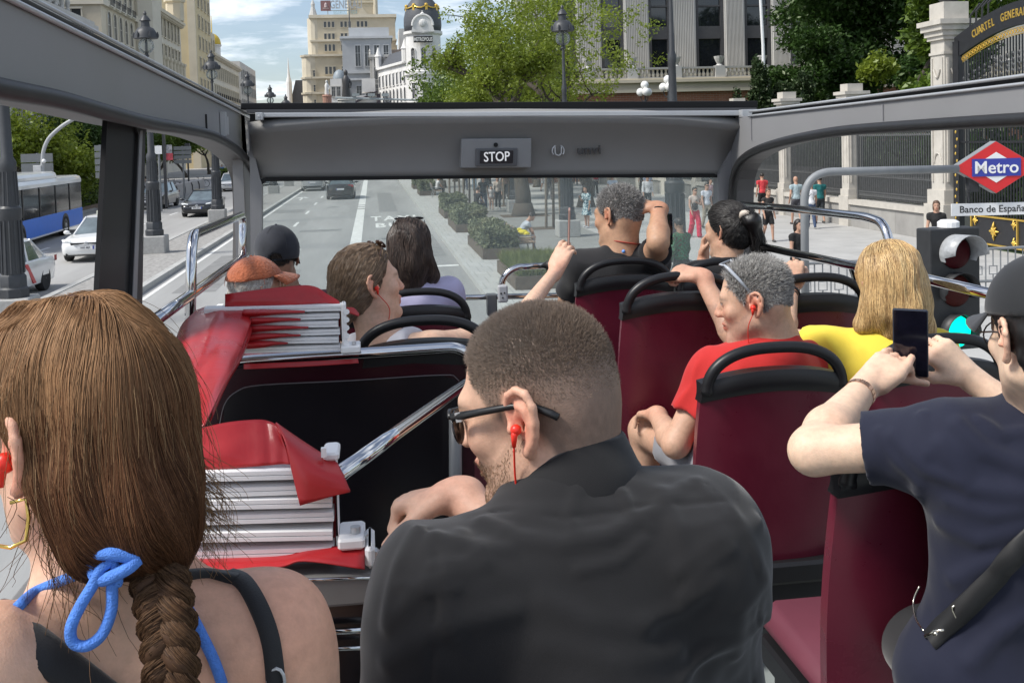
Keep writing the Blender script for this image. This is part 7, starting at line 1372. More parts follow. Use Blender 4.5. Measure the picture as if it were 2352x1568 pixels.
 # ------------------------------------------------------------------ man in the black shirt (foreground, centre)
def man_black():
 H=Head(P(1240,930,1.33),57,-13,0,1.05);N=P(1305,1135,1.30);SR=P(1590,1232,1.24);SL=P(1018,1342,1.22);Pv=np.array([0.22,1.08,2.66])
 t=thing('person','man with buzzed hair and sunglasses in a black shirt, resting his fist','person',(Pv[0],Pv[1],2.08),group=PEOPLE);R,L=tframe(N,Pv,SL,SR)
 elR=P(1640,1640,1.32);wrR=P(1050,1138,1.70);elL=P(930,1720,1.18);wrL=np.array([0.0,1.45,2.75])
 S=SDF();add_head(S,H,ear_s=1.16);add_neck(S,H,N,.057);add_torso(S,N,Pv,SL,SR,-0.012,1.0,1.05);add_arm(S,SR,elR,wrR,(.052,.043,.042,.030));add_arm(S,SL,elL,wrL,(.052,.044,.042,.03))
 tips=add_hand(S,wrR,P(950,1152,1.72)-wrR,(0.0,-0.1,-1.0),1,(1.15,1.35,0.9),0.02,(0.75,0.35,0.25),1.08);add_hand(S,wrL,(0.3,1,-.3),(0,0,-1),-1,(0.8,0.9,0.5));legs(S,Pv,R,[(-.02,1.55,2.62),(.42,1.55,2.62)])
 V,Fc=S.mesh(0.0042);scal=np.array((0.150,0.105,0.082));q=H.L(V)
 c=skin_cols(V,H,(0.54,0.32,0.235),stub=(0.33,0.20,0.14),scalp=None,red=0.38,hands=(wrR,));hl=np.clip((q[:,2]-hairline(q)+.006)/.020,0,1)*(np.abs(q[:,0])<.0785);up_=np.clip((q[:,2]-0.0)/.09,0,1);m_=(hl*0.90)[:,None];c=c*(1-m_)+(np.array((0.165,0.112,0.088))*(1-up_[:,None])+np.array((0.16,0.115,0.088))*up_[:,None])*(1+0.12*np.sin(V[:,:1]*1900)*np.sin(V[:,2:]*1700))*m_
 mesh_obj('body',V,Fc,M_skin,t,True,cols=c)
 def Lf(q):return 0.0028+0.0075*np.clip((q[:,2]-0.035)/.06,0,1)
 def cf(n,r,q):a=hair_cols(n,(0.18,0.130,0.098),(0.30,0.225,0.17),r);return a*(1.25-0.35*np.clip(q[:,2:3]/.1,0,1))
 fuzz(H,(V,Fc),42000,Lf,0.00036,cf,t,3,lean=(0,0.25,0.3),jit=0.35,k=3,crop=lambda q:np.clip((q[:,2]-.005)/.05,0.0,1))
 # beard stubble
 r=np.random.default_rng(5)
 def bm(p):q=H.L(p);return((q[:,2]<np.interp(q[:,1],[-.02,.01,.04,.07,.1],[-.02,-.02,-.05,-.055,-.05]))&(q[:,1]>0.0)&(q[:,2]>-.125)&(np.abs(q[:,0])<.07))*1.0
 p=surf_samples((V,Fc),3000,r,bm);nn=p-H.W(0,.02,-.06);nn/=np.linalg.norm(nn,axis=1,keepdims=True);d=nn*0.3+H.R@np.array([0,0.1,-0.8])+r.normal(size=p.shape)*0.2;pa=np.stack([p,p+d*0.0018,p+d*0.0034],1);strands(pa,0.00028,0.0002,'beard',hair_mat(),t,hair_cols(3000,(0.16,0.10,0.06),(0.34,0.22,0.13),r))
 # shirt
 Q=SDF();add_torso(Q,N,Pv,SL,SR,0.018,1.04,1.10,0.06);Q.cone(SR,SR+(elR-SR)*0.95,.076,.072,0.07,flat=(0.05,0.0));Q.cone(SL,SL+(elL-SL)*0.80,.076,.068,0.06,flat=(0.05,0.0));Q.cone(N-R[:,2]*0.01,N-R[:,2]*0.06,.080,.11,0.04)
 z=lambda*pts:[on_surf(Q,u,v,0.8,1.7,0.0)for u,v in pts]
 Q.bump(folds([(z((1570,1120),(1500,1175),(1400,1225),(1290,1250),(1190,1235),(1110,1195)),0.0084,0.0095),(z((1740,1200),(1650,1240),(1560,1310)),0.0076,0.0095),(z((1600,1110),(1690,1190),(1740,1300),(1770,1420)),0.0076,0.0088),(z((1520,1130),(1560,1220),(1600,1360)),0.0053,0.0095),(z((1110,1290),(980,1340),(890,1430)),0.0076,0.0103),(z((1180,1400),(1020,1440),(890,1520)),0.0061,0.0123),(z((1000,1230),(1080,1262),(1170,1262)),0.0061,0.0088),(z((1740,1430),(1640,1490),(1560,1568)),0.0068,0.0110),(z((1250,1380),(1350,1425),(1480,1440)),0.0045,0.0137),(z((960,1220),(920,1290),(890,1400)),0.0076,0.0082),(z((1430,1130),(1450,1180),(1490,1210)),0.0061,0.0075),(z((1060,1225),(1020,1330),(1040,1450)),0.0053,0.0103),(z((1330,1120),(1310,1180),(1320,1225)),0.0038,0.0082),(z((1640,1330),(1560,1400),(1480,1430)),0.0045,0.0117),(z((1250,1480),(1400,1520),(1560,1500)),0.0045,0.0137),(z((1750,1330),(1700,1400),(1690,1500)),0.0053,0.0095)],.01,.02));Q.bump(sines(11,10,25,70,0.0022));Q.bump(sines(12,10,90,190,0.0008));Q.bump(folds([(z((1130,1175),(1300,1190),(1470,1165),(1660,1150)),-.0032,.0045),(z((1620,1110),(1680,1180),(1730,1290),(1740,1420),(1730,1568)),-.0032,.0045),(z((985,1215),(1010,1300),(1000,1420),(985,1568)),-.0032,.0045),(z((1480,1240),(1420,1290),(1330,1310)),.004,.007),(z((1110,1260),(1060,1290),(990,1300)),.004,.006),(z((1680,1260),(1620,1300),(1570,1370)),.004,.007),(z((920,1340),(980,1360),(1050,1350)),.004,.006)],.002,.004))
 shirt=shell(Q,0.0042,'shirt',cloth('black shirt cotton',(0.0095,0.0092,0.0105),0.9,0.14,6,900,0.10,0.2),t)
 # collar: stands round the neck and folds down
 ax=norm(norm(H.W(0,-.02,-.06)-N)*0.8+np.array([0,-0.05,0.6]));bx_,by_,_=frame_of(ax,(0,1,0));cN=N+ax*0.012;rows=[];n=40
 for rad,h in((.067,-.02),(.0675,.038),(.070,.048),(.0745,.044),(.088,.012),(.101,-.012),(.100,-.02)):
  rows.append([cN+ax*(h+0.004*math.sin(3*a)-0.024*((bx_*math.cos(a)+by_*math.sin(a))@H.R[:,1]))+(bx_*math.cos(a)+by_*math.sin(a))*rad*(1.0+0.05*math.cos(2*a))for a in np.linspace(0,2*math.pi,n+1)[:-1]])
 mb=MB();mb.add([p for rw in rows for p in rw],[(j*n+i,j*n+(i+1)%n,(j+1)*n+(i+1)%n,(j+1)*n+i)for j in range(len(rows)-1)for i in range(n)]);mb.build('collar',cloth('black shirt cotton',(0.0095,0.0092,0.0105)),shirt,smooth=True)
 # trousers
 T=SDF();T.ell(Pv,(.19,.15,.14),None,0.03);legs(T,Pv,R,[(-.02,1.55,2.62),(.42,1.55,2.62)],0.012);shell(T,0.012,'trousers',cloth('dark trousers',(0.010,0.010,0.012)),t)
 earphone(H,-1,1.16,t,wire=[H.W(-.078,.016,-.07),H.W(-.072,.022,-.11),H.W(-.070,.02,-.135)])
 # sunglasses
 mb=MB();M_sg=pm('matte black frame',(0.012,0.012,0.013),0.35,var=0.05)
 for e in(-1,1):mb.tube([H.W(e*.070,.086,.014),H.W(e*.079,.04,.017),H.W(e*.081,-.004,.018),H.W(e*.080,-.03,.014),H.W(e*.077,-.050,.002),H.W(e*.0765,-.058,-.004)],[.0058,.0048,.0044,.0048,.0056,.005],8,flat=1.0)
 mb.tube([H.W(-.070,.090,.015),H.W(-.045,.104,.018),H.W(0,.110,.012),H.W(.045,.104,.018),H.W(.070,.090,.015)],.0038,7);sgl=mb.build('sunglasses',M_sg,t,smooth=True)
 mb=MB()
 for e in(-1,1):mb.sphere(H.W(e*.040,.100,-.004),(.031,.0045,.023),16,10,H.R@rotm(-e*0.30))
 mb.build('lens',pm('dark lens',(0.006,0.006,0.008),0.08,var=0,spec=0.8),sgl,smooth=True);mb=MB();
 mb.box((-.0015,-.0065,-.006),(.0015,.0015,.006),H.R,H.W(-.0745,.078,.014));mb.build('hinge',M_alu,sgl)
 return t
man_black()
# ------------------------------------------------------------------ woman with the braid (foreground, left)
def woman_braid():
 H=Head(P(188,985,1.02),52,-4,0,0.96);N=P(262,1300,1.06);SR=P(618,1440,1.04);SL=P(-75,1560,0.90);Pv=np.array([-0.24,0.86,2.62])
 t=thing('person','woman with a long brown braid and a blue cord halter','person',(Pv[0],Pv[1],2.05),group=PEOPLE);R,L=tframe(N,Pv,SL,SR)
 elR=np.array([SR[0]+0.06,SR[1]+0.06,SR[2]-0.28]);wrR=elR+np.array([-.05,.24,-.03]);elL=SL+np.array([-.05,.06,-.27]);wrL=elL+np.array([.05,.24,-.02])
 S=SDF();add_head(S,H,ear_s=1.12);add_neck(S,H,N,.050);add_torso(S,N,Pv,SL,SR,-0.004,0.96,0.98,fem=1.0);add_arm(S,SR,elR,wrR,(.050,.038,.036,.024),k0=0.05);add_arm(S,SL,elL,wrL,(.050,.038,.036,.024),k0=0.05)
 for w_,s_ in((wrR,1),(wrL,-1)):add_hand(S,w_,(0,1,-.1),(0,0,-1),s_)
 legs(S,Pv,R,[(-.35,1.32,2.58),(-.10,1.32,2.58)]);z=lambda*pts:[P(u,v,y)for u,v,y in pts]
 S.bump(folds([(z((430,1370,1.0),(520,1480,.96),(560,1560,.95)),.006,.03),(z((330,1350,1.0),(340,1568,.93)),-.004,.02)],.004,.02))
 V,Fc=S.mesh(0.0045);c=skin_cols(V,H,(0.60,0.345,0.25),red=0.45,brow=(0.08,0.05,0.03));sh_=np.exp(-(np.linalg.norm(V-(SR+np.array([0.02,-.02,.04])),axis=1)/.10)**2)[:,None]*0.55;c=c*(1-sh_)+c*np.array([1.06,0.80,0.74])*sh_
 frk=(np.sin(V[:,0]*900)*np.sin(V[:,1]*870+1)*np.sin(V[:,2]*910+2)>0.86)[:,None]*0.10;c=c*(1-frk*np.array([0.4,0.7,0.9]));mesh_obj('body',V,Fc,M_skin,t,True,cols=c)
 # black top: back panel with shoulder straps
 def onback(u,v):
  d=ray(u,v);ts=np.linspace(0.55,1.25,281);pts=EYE+d[None]*(ts/d[1])[:,None];v_=S(pts);i=np.argmax(v_<0)if(v_<0).any()else int(np.argmin(v_));return pts[i]-d/np.linalg.norm(d)*0.004
 M_top=cloth('black ribbed top',(0.014,0.014,0.016),0.7,0.1,10,600,0.1,0.2)
 def ribbon(pxs,w0,nm,m,parent,th=0.004):
  ctr=smooth_path([onback(u,v)for u,v in pxs],6);mb=MB();vs=[]
  for i,p in enumerate(ctr):d=norm(ctr[min(i+1,len(ctr)-1)]-ctr[max(i-1,0)]);nn=grad(S,p[None])[0];sd=norm(np.cross(d,nn));w_=w0[0]+(w0[1]-w0[0])*i/(len(ctr)-1);vs+=[p-sd*w_-nn*0.004,p-sd*w_*0.9+nn*th,p+sd*w_*0.9+nn*th,p+sd*w_-nn*0.004]
  mb.add(vs,[(i*4+j,i*4+j+1,i*4+5+j,i*4+4+j)for i in range(len(ctr)-1)for j in range(3)]);return mb.build(nm,m,parent,smooth=True)
 top=SDF();add_torso(top,N,Pv,SL,SR,0.008,0.97,1.02,fem=1.0);ptc=[onback(u,v)for u,v in((285,1568),(180,1460),(60,1385),(-40,1370))]
 a1,a2,a3=onback(20,1372),onback(300,1590),P(160,1480,0.55);nA=norm(np.cross(a2-a1,a3-a1));nA=nA if(onback(420,1480)-a1)@nA>0 else-nA
 top.plane(a1,nA,0.006);b1,b2,b3=onback(-10,1480),onback(120,1575),P(50,1540,0.5);nB=norm(np.cross(b2-b1,b3-b1));nB=nB if(onback(0,1568)-b1)@nB>0 else-nB
 top.plane(b1,nB,0.006);shell(top,0.006,'top',M_top,t);ribbon([(522,1318),(560,1338),(596,1395),(622,1470),(634,1568),(640,1640)],(.0085,.0095),'shoulder_strap',M_top,t);ribbon([(380,1325),(420,1322),(480,1318),(545,1330)],(.004,.006),'strap_edge',M_top,t)
 mb=MB();pk=onback(636,1560);mb.tube([pk+CR*0.008*math.cos(a)+CU*0.012*math.sin(a)-CF*0.003 for a in np.linspace(0,6.28,13)[:-1]],0.0016,6,closed=True);mb.build('strap_ring',M_alu,t)
 M_cord=pm('blue cord',(0.085,0.24,0.72),0.75,var=0.18,scale=120,bump=0.4,bscale=500);mb=MB();f_=-CF*0.010
 kn=P(264,1284,.915);mb.tube(smooth_path([onback(392,1325),onback(425,1385),onback(462,1455),onback(497,1530),onback(525,1620)],6),0.0052,10);mb.tube(smooth_path([onback(42,1392),onback(75,1362),onback(128,1338),P(180,1318,0.95),kn],6),0.0050,10);mb.tube(smooth_path([kn,P(330,1292,0.935),onback(392,1325)],6),0.005,10)
 lp_=[kn,kn+CR*0.002-CU*0.02,P(258,1340,.912),P(256,1400,.91),P(235,1455,.905),P(200,1482,.90),P(168,1475,.90),P(163,1440,.90),P(185,1390,.905),P(215,1340,.91),P(232,1305,.912),kn];mb.tube(smooth_path(lp_,7),0.0050,10)
 mb.tube(smooth_path([kn+CR*0.02,kn+CU*0.008-CF*0.008,kn-CR*0.02+CU*0.002,kn-CR*0.012-CU*0.016-CF*0.004,kn+CR*0.012-CU*0.006-CF*0.008,kn+CR*0.02],6),0.0058,10);mb.build('halter_cord',M_cord,t,smooth=True)
 earphone(H,-1,1.12,t,col=(0.72,0.02,0.02),r=0.0095)
 er=ear_point(H,-1,1.12,-.002,-.038,.012);mb=MB();hp=[(-.002,0),(.010,.003),(.012,-.012),(.010,-.030),(-.002,-.036),(-.014,-.034),(-.016,-.028)];mb.tube([er+CR*x*1.15+CU*z_*1.1-CF*.004 for x,z_ in hp],0.0019,8);mb.build('earring',pm('gold',(0.80,0.56,0.16),0.18,metal=1.0,var=0.05),t,smooth=True)
 mb=MB();mb.tube(smooth_path([onback(300,1345),onback(330,1350),onback(385,1340)],5),0.0007,5);mb.build('fine_chain',M_alu,t)
 # hair: mass, strands drawn towards the braid, the braid
 Bt=P(372,1240,0.985);HS=SDF();s=H.s;HS.ell(H.W(0,-.014,.040),(np.array([.0765,.098,.086])+0.008)*s,H.R,0.03);HS.ell(H.W(.0,-.068,-.03),np.array([.058,.047,.088])*s,H.R,0.05);HS.ell(H.W(-.03,.035,.045),np.array([.062,.068,.070])*s,H.R,0.04)
 HS.chain([H.W(-.01,-.085,-.075),P(330,1190,.985),Bt],[.046,.035,.021],0.05);HS.chain([H.W(-.052,-.050,-.03),H.W(-.045,-.060,-.09)],[.030,.022],0.03)
 def hl_(p):q=H.L(p);zl=np.interp(q[:,1],[-.2,-.055,-.032,-.008,.02,.045,.075,.1],[-.4,-.4,-.06,.036,.040,.02,.06,.085]);return((zl-q[:,2])*0.7).astype(np.float32)
 clip_fn(HS,hl_,0.012);HS.bump(sines(31,16,60,240,0.0034,(1,1,0.22)))
 Vh,Fh=HS.mesh(0.005);rr=np.random.default_rng(8);M_h=pm('brown hair',(0.1,0.05,0.03),0.5,var=0.15,scale=40,attr='Col',spec=0.16);nv=len(Vh);hair=mesh_obj('hair',Vh,Fh,M_h,t,True,cols=np.tile((0.080,0.036,0.019),(nv,1)))
 crown=H.W(0.0,.0,.135);part=norm(H.R@np.array([0.0,1.0,0.2]))
 def dirf(p):
  q=H.L(p);a=p-crown;low=np.clip((0.05-q[:,2])/.14,0,1)[:,None];tgt=Bt-p;tgt/=np.linalg.norm(tgt,axis=1,keepdims=True);dn=np.array([0.10,-0.05,-1.0]);aw=a-part*(a@part)[:,None]*0.8;aw/=np.linalg.norm(aw,axis=1,keepdims=True)+1e-6;fr=np.clip((q[:,1]-0.0)/.08,0,1)[:,None]
  return aw*(1-low)*1.0+dn*(0.75*(1-low)+0.15)+tgt*(0.55+0.9*low)
 n=26000;rt=surf_samples((Vh,Fh),n,rr,lambda p:(H.L(p)[:,2]>-0.05)*1.0);st=rr.uniform(0.006,0.0105,n);pa=flow_strands(HS,rt,dirf,st,18,0.0026,rr,0.07)
 def hcol(n,q):a=hair_cols(n,(0.062,0.026,0.013),(0.145,0.064,0.030),rr,1.2);tb_=np.clip((q[:,2]-0.06)/.08,0,1)[:,None];a=a*(1-tb_*0.6)+np.array((0.38,0.225,0.115))*tb_*0.6;cl=np.sin(q[:,:1]*70+3*np.sin(q[:,1:2]*31))*np.sin(q[:,1:2]*64+2*np.sin(q[:,:1]*27));return a*(0.92+0.25*rr.random((n,1))+0.34*cl)*(0.72+0.38*np.clip((q[:,2:3]+.05)/.12,0,1))  # strands coloured golden towards the top and darker below, imitating light from above
 strands(pa,0.00033,0.0002,'hair_strands',M_h,hair,hcol(n,H.L(rt)))
 # loose hair in front of the neck and flyaways
 m_=80;base=H.W(-.066,-.036,-.02)+rr.normal(size=(m_,3))*np.array([.012,.012,.022]);ln=rr.uniform(0.07,0.17,m_);k=14;tt=np.linspace(0,1,k);sway=rr.normal(size=(m_,1,3))*np.array([.028,.018,.0]);pa2=base[:,None]+np.array([0.16,-0.10,-1.0])[None,None]*(tt[None,:,None]*ln[:,None,None])+sway*(tt**2)[None,:,None]+0.004*np.sin(tt*9+rr.random((m_,1))*6)[...,None];strands(pa2,0.00038,0.0002,'loose_hair',M_h,hair,hair_cols(m_,(0.05,0.026,0.014),(0.19,0.11,0.06),rr))
 m_=130;b0=P(425,1085,1.03)+rr.normal(size=(m_,3))*np.array([.006,.01,.014]);ln=rr.uniform(0.035,0.10,m_);ang=rr.uniform(-0.2,1.3,m_);dirs=CR[None]*np.cos(ang)[:,None]*0.6-CU[None]*(0.45+0.6*np.sin(np.abs(ang)))[:,None];pa3=b0[:,None]+dirs[:,None]*(tt[None,:,None]*ln[:,None,None])+CR[None,None]*(0.012*np.sin(tt*6+rr.random((m_,1))*6)*tt)[...,None]-CU[None,None]*(0.018*(tt**2)*rr.random((m_,1)))[...,None];strands(pa3,0.00042,0.0002,'loose_wisps',M_h,hair,hair_cols(m_,(0.16,0.09,0.045),(0.34,0.21,0.11),rr))
 m_=520;rt=surf_samples((Vh,Fh),m_,rr,lambda p:(H.L(p)[:,2]>-0.06)*1.0);g_=grad(HS,rt);dd=dirf(rt);dd/=np.linalg.norm(dd,axis=1,keepdims=True);ln=rr.uniform(.03,.09,m_);pa4=rt[:,None]+(dd[:,None]*tt[None,:,None]+g_[:,None]*(0.28*np.sin(tt*2.2)*rr.random((m_,1)))[...,None])*ln[:,None,None];strands(pa4,0.00026,0.00018,'flyaway_hair',M_h,hair,hair_cols(m_,(0.10,0.06,0.03),(0.30,0.19,0.10),rr))
 # braid: three interlaced locks, each wrapped in fine hairs
 ctrl=smooth_path([P(372,1225,0.985),P(364,1290,.955),P(374,1370,.925),P(388,1460,.905),P(395,1568,.89),P(400,1700,.88)],30);ctrl=resample(ctrl,120);br=thing('braid','','')if False else None;mb=MB();allp=[];ax1,ax2=CR,-CF
 for j in range(3):
  pts=[];rad=[]
  for i,p in enumerate(ctrl):s_=i/119;ph=s_*2*math.pi*3.3+j*2*math.pi/3;w_=0.0155-0.003*s_;pts.append(p+ax1*math.sin(ph)*w_+ax2*math.sin(2*ph)*0.0085);rad.append((0.0138-0.003*s_)*(1+0.10*math.cos(2*ph)))
  mb.tube(pts,rad,12,flat=0.85);pts=np.array(pts);m_=1300;i0=rr.integers(0,100,m_);idx=(i0[:,None]+np.arange(0,20,2)[None]).clip(0,119);ang=rr.random((m_,1))*6.283+np.linspace(0,0.9,10)[None];rd=np.array(rad)[idx]*(1.0+0.09*rr.random((m_,1)));T=np.gradient(pts,axis=0);T/=np.linalg.norm(T,axis=1,keepdims=True);X=np.cross(T,np.array([0,1.0,0.1]));X/=np.linalg.norm(X,axis=1,keepdims=True);Y=np.cross(T,X);allp.append(pts[idx]+rd[...,None]*(X[idx]*np.cos(ang)[...,None]+Y[idx]*np.sin(ang)[...,None]*0.9))
 o=mb.build('braid',pm('braid core',(0.062,0.031,0.016),0.6,spec=0.2),hair,smooth=True);allp=np.concatenate(allp);strands(allp,0.00042,0.0003,'braid_strands',M_h,hair,hair_cols(len(allp),(0.04,0.020,0.011),(0.16,0.09,0.048),rr,1.2))
 return t
woman_braid()
# ------------------------------------------------------------------ person in navy taking a picture (right edge)
def person_navy():
 H=Head(P(2404,772,1.62),-2,-4,0,1.03);N=P(2425,940,1.70);SL=P(2195,1015,1.72);SR=P(2620,1010,1.80);Pv=np.array([1.12,1.72,2.62]);ph=P(2088,788,2.10)
 t=thing('person','person in a navy T-shirt and black cap holding up a phone at the right edge','person',(Pv[0],Pv[1],2.08),group=PEOPLE);R,L=tframe(N,Pv,SL,SR)
 elL=P(1868,1035,1.86);wrL=P(1990,885,2.05);elR=P(2420,1010,2.02);wrR=P(2222,862,2.12)
 S=SDF();add_head(S,H,ear_s=1.05);add_neck(S,H,N,.052);add_torso(S,N,Pv,SL,SR,-0.01,0.95,1.0);add_arm(S,SL,elL,wrL,(.050,.0445,.044,.0265));add_arm(S,SR,elR,wrR,(.048,.042,.040,.026))
 fL=norm(P(2052,800,2.09)-wrL);add_hand(S,wrL,norm(fL+CR*0.25),norm(CR*0.75+CF*0.7),-1,None,0.03,(0.95,0.05,-0.05),0.98,per=[(0.75,0.55,0.3),(0.55,0.7,0.4),(0.5,0.8,0.5),(0.25,0.35,0.2)]);fR=norm(P(2150,800,2.13)-wrR);tR=add_hand(S,wrR,fR,norm(-CR*0.35+CF*0.9),1,None,0.04,(0.6,0.2,0.1),0.98,per=[(0.5,0.9,0.6),(0.7,0.9,0.5),(0.8,0.9,0.5),(0.9,0.9,0.5)])
 S.cone(P(2060,868,2.09),P(2128,880,2.085),.009,.008,0.01);legs(S,Pv,R,[(1.12,2.15,2.58),(1.34,2.15,2.58)])
 V,Fc=S.mesh(0.0045);c=skin_cols(V,H,(0.66,0.43,0.32),red=0.28,brow=(0.02,0.015,0.012),hands=(ph,));mesh_obj('body',V,Fc,M_skin,t,True,cols=c);z=lambda*pts:[P(u,v,y)for u,v,y in pts]
 Q=SDF();add_torso(Q,N,Pv,SL,SR,0.016,1.02,1.1,0.06);dv=elL-SL;Q.cone(SL,SL+dv*0.62,.072,.068,0.05,flat=(0.05,0.0));dvr=elR-SR;Q.cone(SR,SR+dvr*0.6,.072,.068,0.05,flat=(0.05,0.0));Q.cone(N,N-R[:,2]*0.05,.068,.09,0.04)
 z=lambda*pts:[on_surf(Q,u,v,1.2,2.1,0.0)for u,v in pts]
 Q.bump(folds([(z((2120,955),(2130,1040),(2110,1130)),0.0126,0.0100),(z((2200,975),(2260,1035),(2352,1070)),0.0154,0.0140),(z((2160,1020),(2230,1120),(2352,1135)),0.0126,0.0130),(z((2050,1000),(2130,1080),(2200,1105)),0.0112,0.0110),(z((2160,1200),(2250,1240),(2352,1210)),0.0112,0.0130),(z((2190,1330),(2270,1290),(2352,1280)),0.0112,0.0130),(z((2230,1520),(2300,1450),(2352,1420)),0.0112,0.0150),(z((2020,990),(2060,1060),(2110,1110)),0.0084,0.0090),(z((2250,965),(2300,1000),(2352,990)),0.0112,0.0100),(z((2180,1150),(2280,1180),(2352,1170)),0.0084,0.0110)],.008,.015));Q.bump(sines(41,10,30,80,0.0026));Q.bump(sines(42,8,90,180,0.0009))
 shirt=shell(Q,0.0055,'shirt',cloth('navy cotton',(0.0095,0.0115,0.028),0.85,0.10,6,900,0.06,0.12),t);T=SDF();T.ell(Pv-np.array([0,0,.06]),(.14,.12,.10),None,0.03);legs(T,Pv,R,[(1.12,2.15,2.58),(1.34,2.15,2.58)],0.012);shell(T,0.012,'trousers',cloth('dark trousers',(0.010,0.010,0.012)),t)
 # hair under the cap and the cap
 Hc=hair_cap(H,0.008,'full',seed=5);o=shell(Hc,0.006,'hair',pm('black hair',(0.010,0.009,0.009),0.4),t);Cp=SDF();Cp.ell(H.W(0,-.010,.040),(np.array([.0765,.098,.086])+0.016)*H.s,H.R,0.02);clip_fn(Cp,lambda p:((0.040-0.18*(H.L(p)[:,1]+.02)*0.35-H.L(p)[:,2])*1.0).astype(np.float32),0.004);cap=shell(Cp,0.005,'cap',cloth('black cap cloth',(0.014,0.015,0.017),0.8),t)
 mb=MB();vs=[]
 for i in range(13):
  a=math.radians(-62+124*i/12);
  for j in range(6):rr_=1.0+1.05*j/5*max(0.0,math.cos(a))**0.6;x_,y_=.090*math.sin(a),.100*math.cos(a);vs.append(H.W(x_*(1+0.10*j/5),y_*rr_-0.006,.040-0.022*(j/5)-0.30*x_*x_*8*(j/5)))
 mb.add(vs,[(i*6+j,(i+1)*6+j,(i+1)*6+j+1,i*6+j+1)for i in range(12)for j in range(5)]);o=mb.build('visor',cloth('grey black visor',(0.035,0.037,0.042),0.7),cap,smooth=True);m_=o.modifiers.new('thickness','SOLIDIFY');m_.thickness=0.004
 mb=MB();mb.tube([H.W(-.066,.088,.0),H.W(-.078,.03,.008),H.W(-.078,-.01,.01)],0.0018,6)
 for e in(-1,1):mb.tube([H.W(e*.034+.026*math.cos(a),.104-abs(e*.034+.026*math.cos(a))*0.25,-.006+.022*math.sin(a))for a in np.linspace(0,6.28,17)[:-1]],0.0014,6,closed=True)
 mb.build('glasses',pm('thin dark frame',(0.06,0.05,0.05),0.3,metal=0.4),t,smooth=True)
 Sc=SDF();Sc.cone(N+R[:,2]*0.045,N+R[:,2]*0.015,.064,.072,0.02);Sc.bump(sines(51,12,60,200,0.005));sc_o=shell(Sc,0.005,'scarf',pm('black scarf',(0.014,0.014,0.015),0.8),t);mb=MB();r=np.random.default_rng(4)
 for _ in range(60):
  a=r.uniform(2.4,5.6);h=r.uniform(0.0,.06);ctr=N+R[:,2]*h+(R[:,0]*math.cos(a)+R[:,1]*math.sin(a))*0.0745*(1+0.1*(0.06-h)/.06);nn=R[:,0]*math.cos(a)+R[:,1]*math.sin(a);tx,ty,_=frame_of(nn);b=r.uniform(0,6.28);mb.tube([ctr+(tx*math.cos(k)+ty*math.sin(k)*0.6)*0.0055 for k in np.linspace(b,b+4.6,7)],0.0011,5)
 mb.build('scarf_pattern',pm('pale print',(0.55,0.53,0.5),0.8,var=0),sc_o)
 # bracelet on the left wrist
 wb=wrL+(elL-wrL)*0.14;dx,dy,dz=frame_of(norm(wrL-elL));mb=MB()
 for k in range(20):a=2*math.pi*k/20;mb.box((-.0042,-.0016,-.0068),(.0042,.0016,.0068),np.stack([-dx*math.sin(a)+dy*math.cos(a),dx*math.cos(a)+dy*math.sin(a),dz],1),wb+(dx*math.cos(a)+dy*math.sin(a))*0.0305)
 mb.build('bracelet',pm('rose gold',(0.55,0.33,0.22),0.25,metal=0.9,var=0.1),t)
 # crossbody strap and clasp
 def onb(u,v):
  d=ray(u,v);ts=np.linspace(1.2,2.1,361);pts=EYE+d[None]*(ts/d[1])[:,None];v_=Q(pts);i=np.argmax(v_<0)if(v_<0).any()else int(np.argmin(v_));return pts[i]-d/np.linalg.norm(d)*0.005
 mb=MB();ctr=smooth_path([onb(u,v)for u,v in((2400,1200),(2340,1262),(2280,1330),(2220,1392),(2165,1440),(2135,1470))],6);vs=[]
 for i,p in enumerate(ctr):d=norm(ctr[min(i+1,len(ctr)-1)]-ctr[max(i-1,0)]);nn=grad(Q,p[None])[0];sd=norm(np.cross(d,nn));vs+=[p-sd*.019-nn*.004,p-sd*.018+nn*.004,p+sd*.018+nn*.004,p+sd*.019-nn*.004]
 mb.add(vs,[(i*4+j,i*4+j+1,i*4+5+j,i*4+4+j)for i in range(len(ctr)-1)for j in range(3)]);st_=mb.build('bag_strap',pm('black webbing',(0.008,0.008,0.009),0.6,var=0.1,scale=60),t,smooth=True);mb=MB();p=onb(2200,1410)
 mb.tube(round_path([p+CR*0.012+CU*0.026,p-CR*0.012+CU*0.012,p+CR*0.006-CU*0.026,p+CR*0.03-CU*0.012],0.006,4),0.0017,6);mb.tube(smooth_path([onb(2112,1345),onb(2098,1380),onb(2104,1420),onb(2122,1448)],5),0.002,6);mb.tube([onb(2125,1462),onb(2150,1450),onb(2170,1445)],[.004,.005,.0035],8);mb.sphere(onb(2150,1455),.006,8,6);mb.build('metal_clasp',pm('bright steel',(0.65,0.6,0.5),0.2,metal=1.0),st_,smooth=True)
 # the phone, held
 ptop,pbot=P(2090,700,2.08),P(2092,876,2.10);up_=norm(ptop-pbot);rt_=norm(P(2130,790,2.06)-P(2046,782,2.10));rt_=norm(rt_-up_*(rt_@up_));nn=np.cross(rt_,up_);c0=(ptop+pbot)/2;Rp=np.stack([rt_,up_,nn],1);o=thing('phone','dark phone held upright by the person in navy','phone',c0,group='phones held by passengers');mb=MB();mb.box((-.0365,-.0775,-.009),(.0365,.0775,.0),Rp,c0);mb.build('phone_case',pm('blue black case',(0.020,0.026,0.042),0.45),o,bevel=0.006);mb=MB();mb.box((-.0335,-.0745,.0005),(.0335,.0745,.0018),Rp,c0);mb.build('screen',pm('phone screen',(0.006,0.006,0.012),0.08,var=0.4,scale=20,spec=0.6),o)
 return t
person_navy()
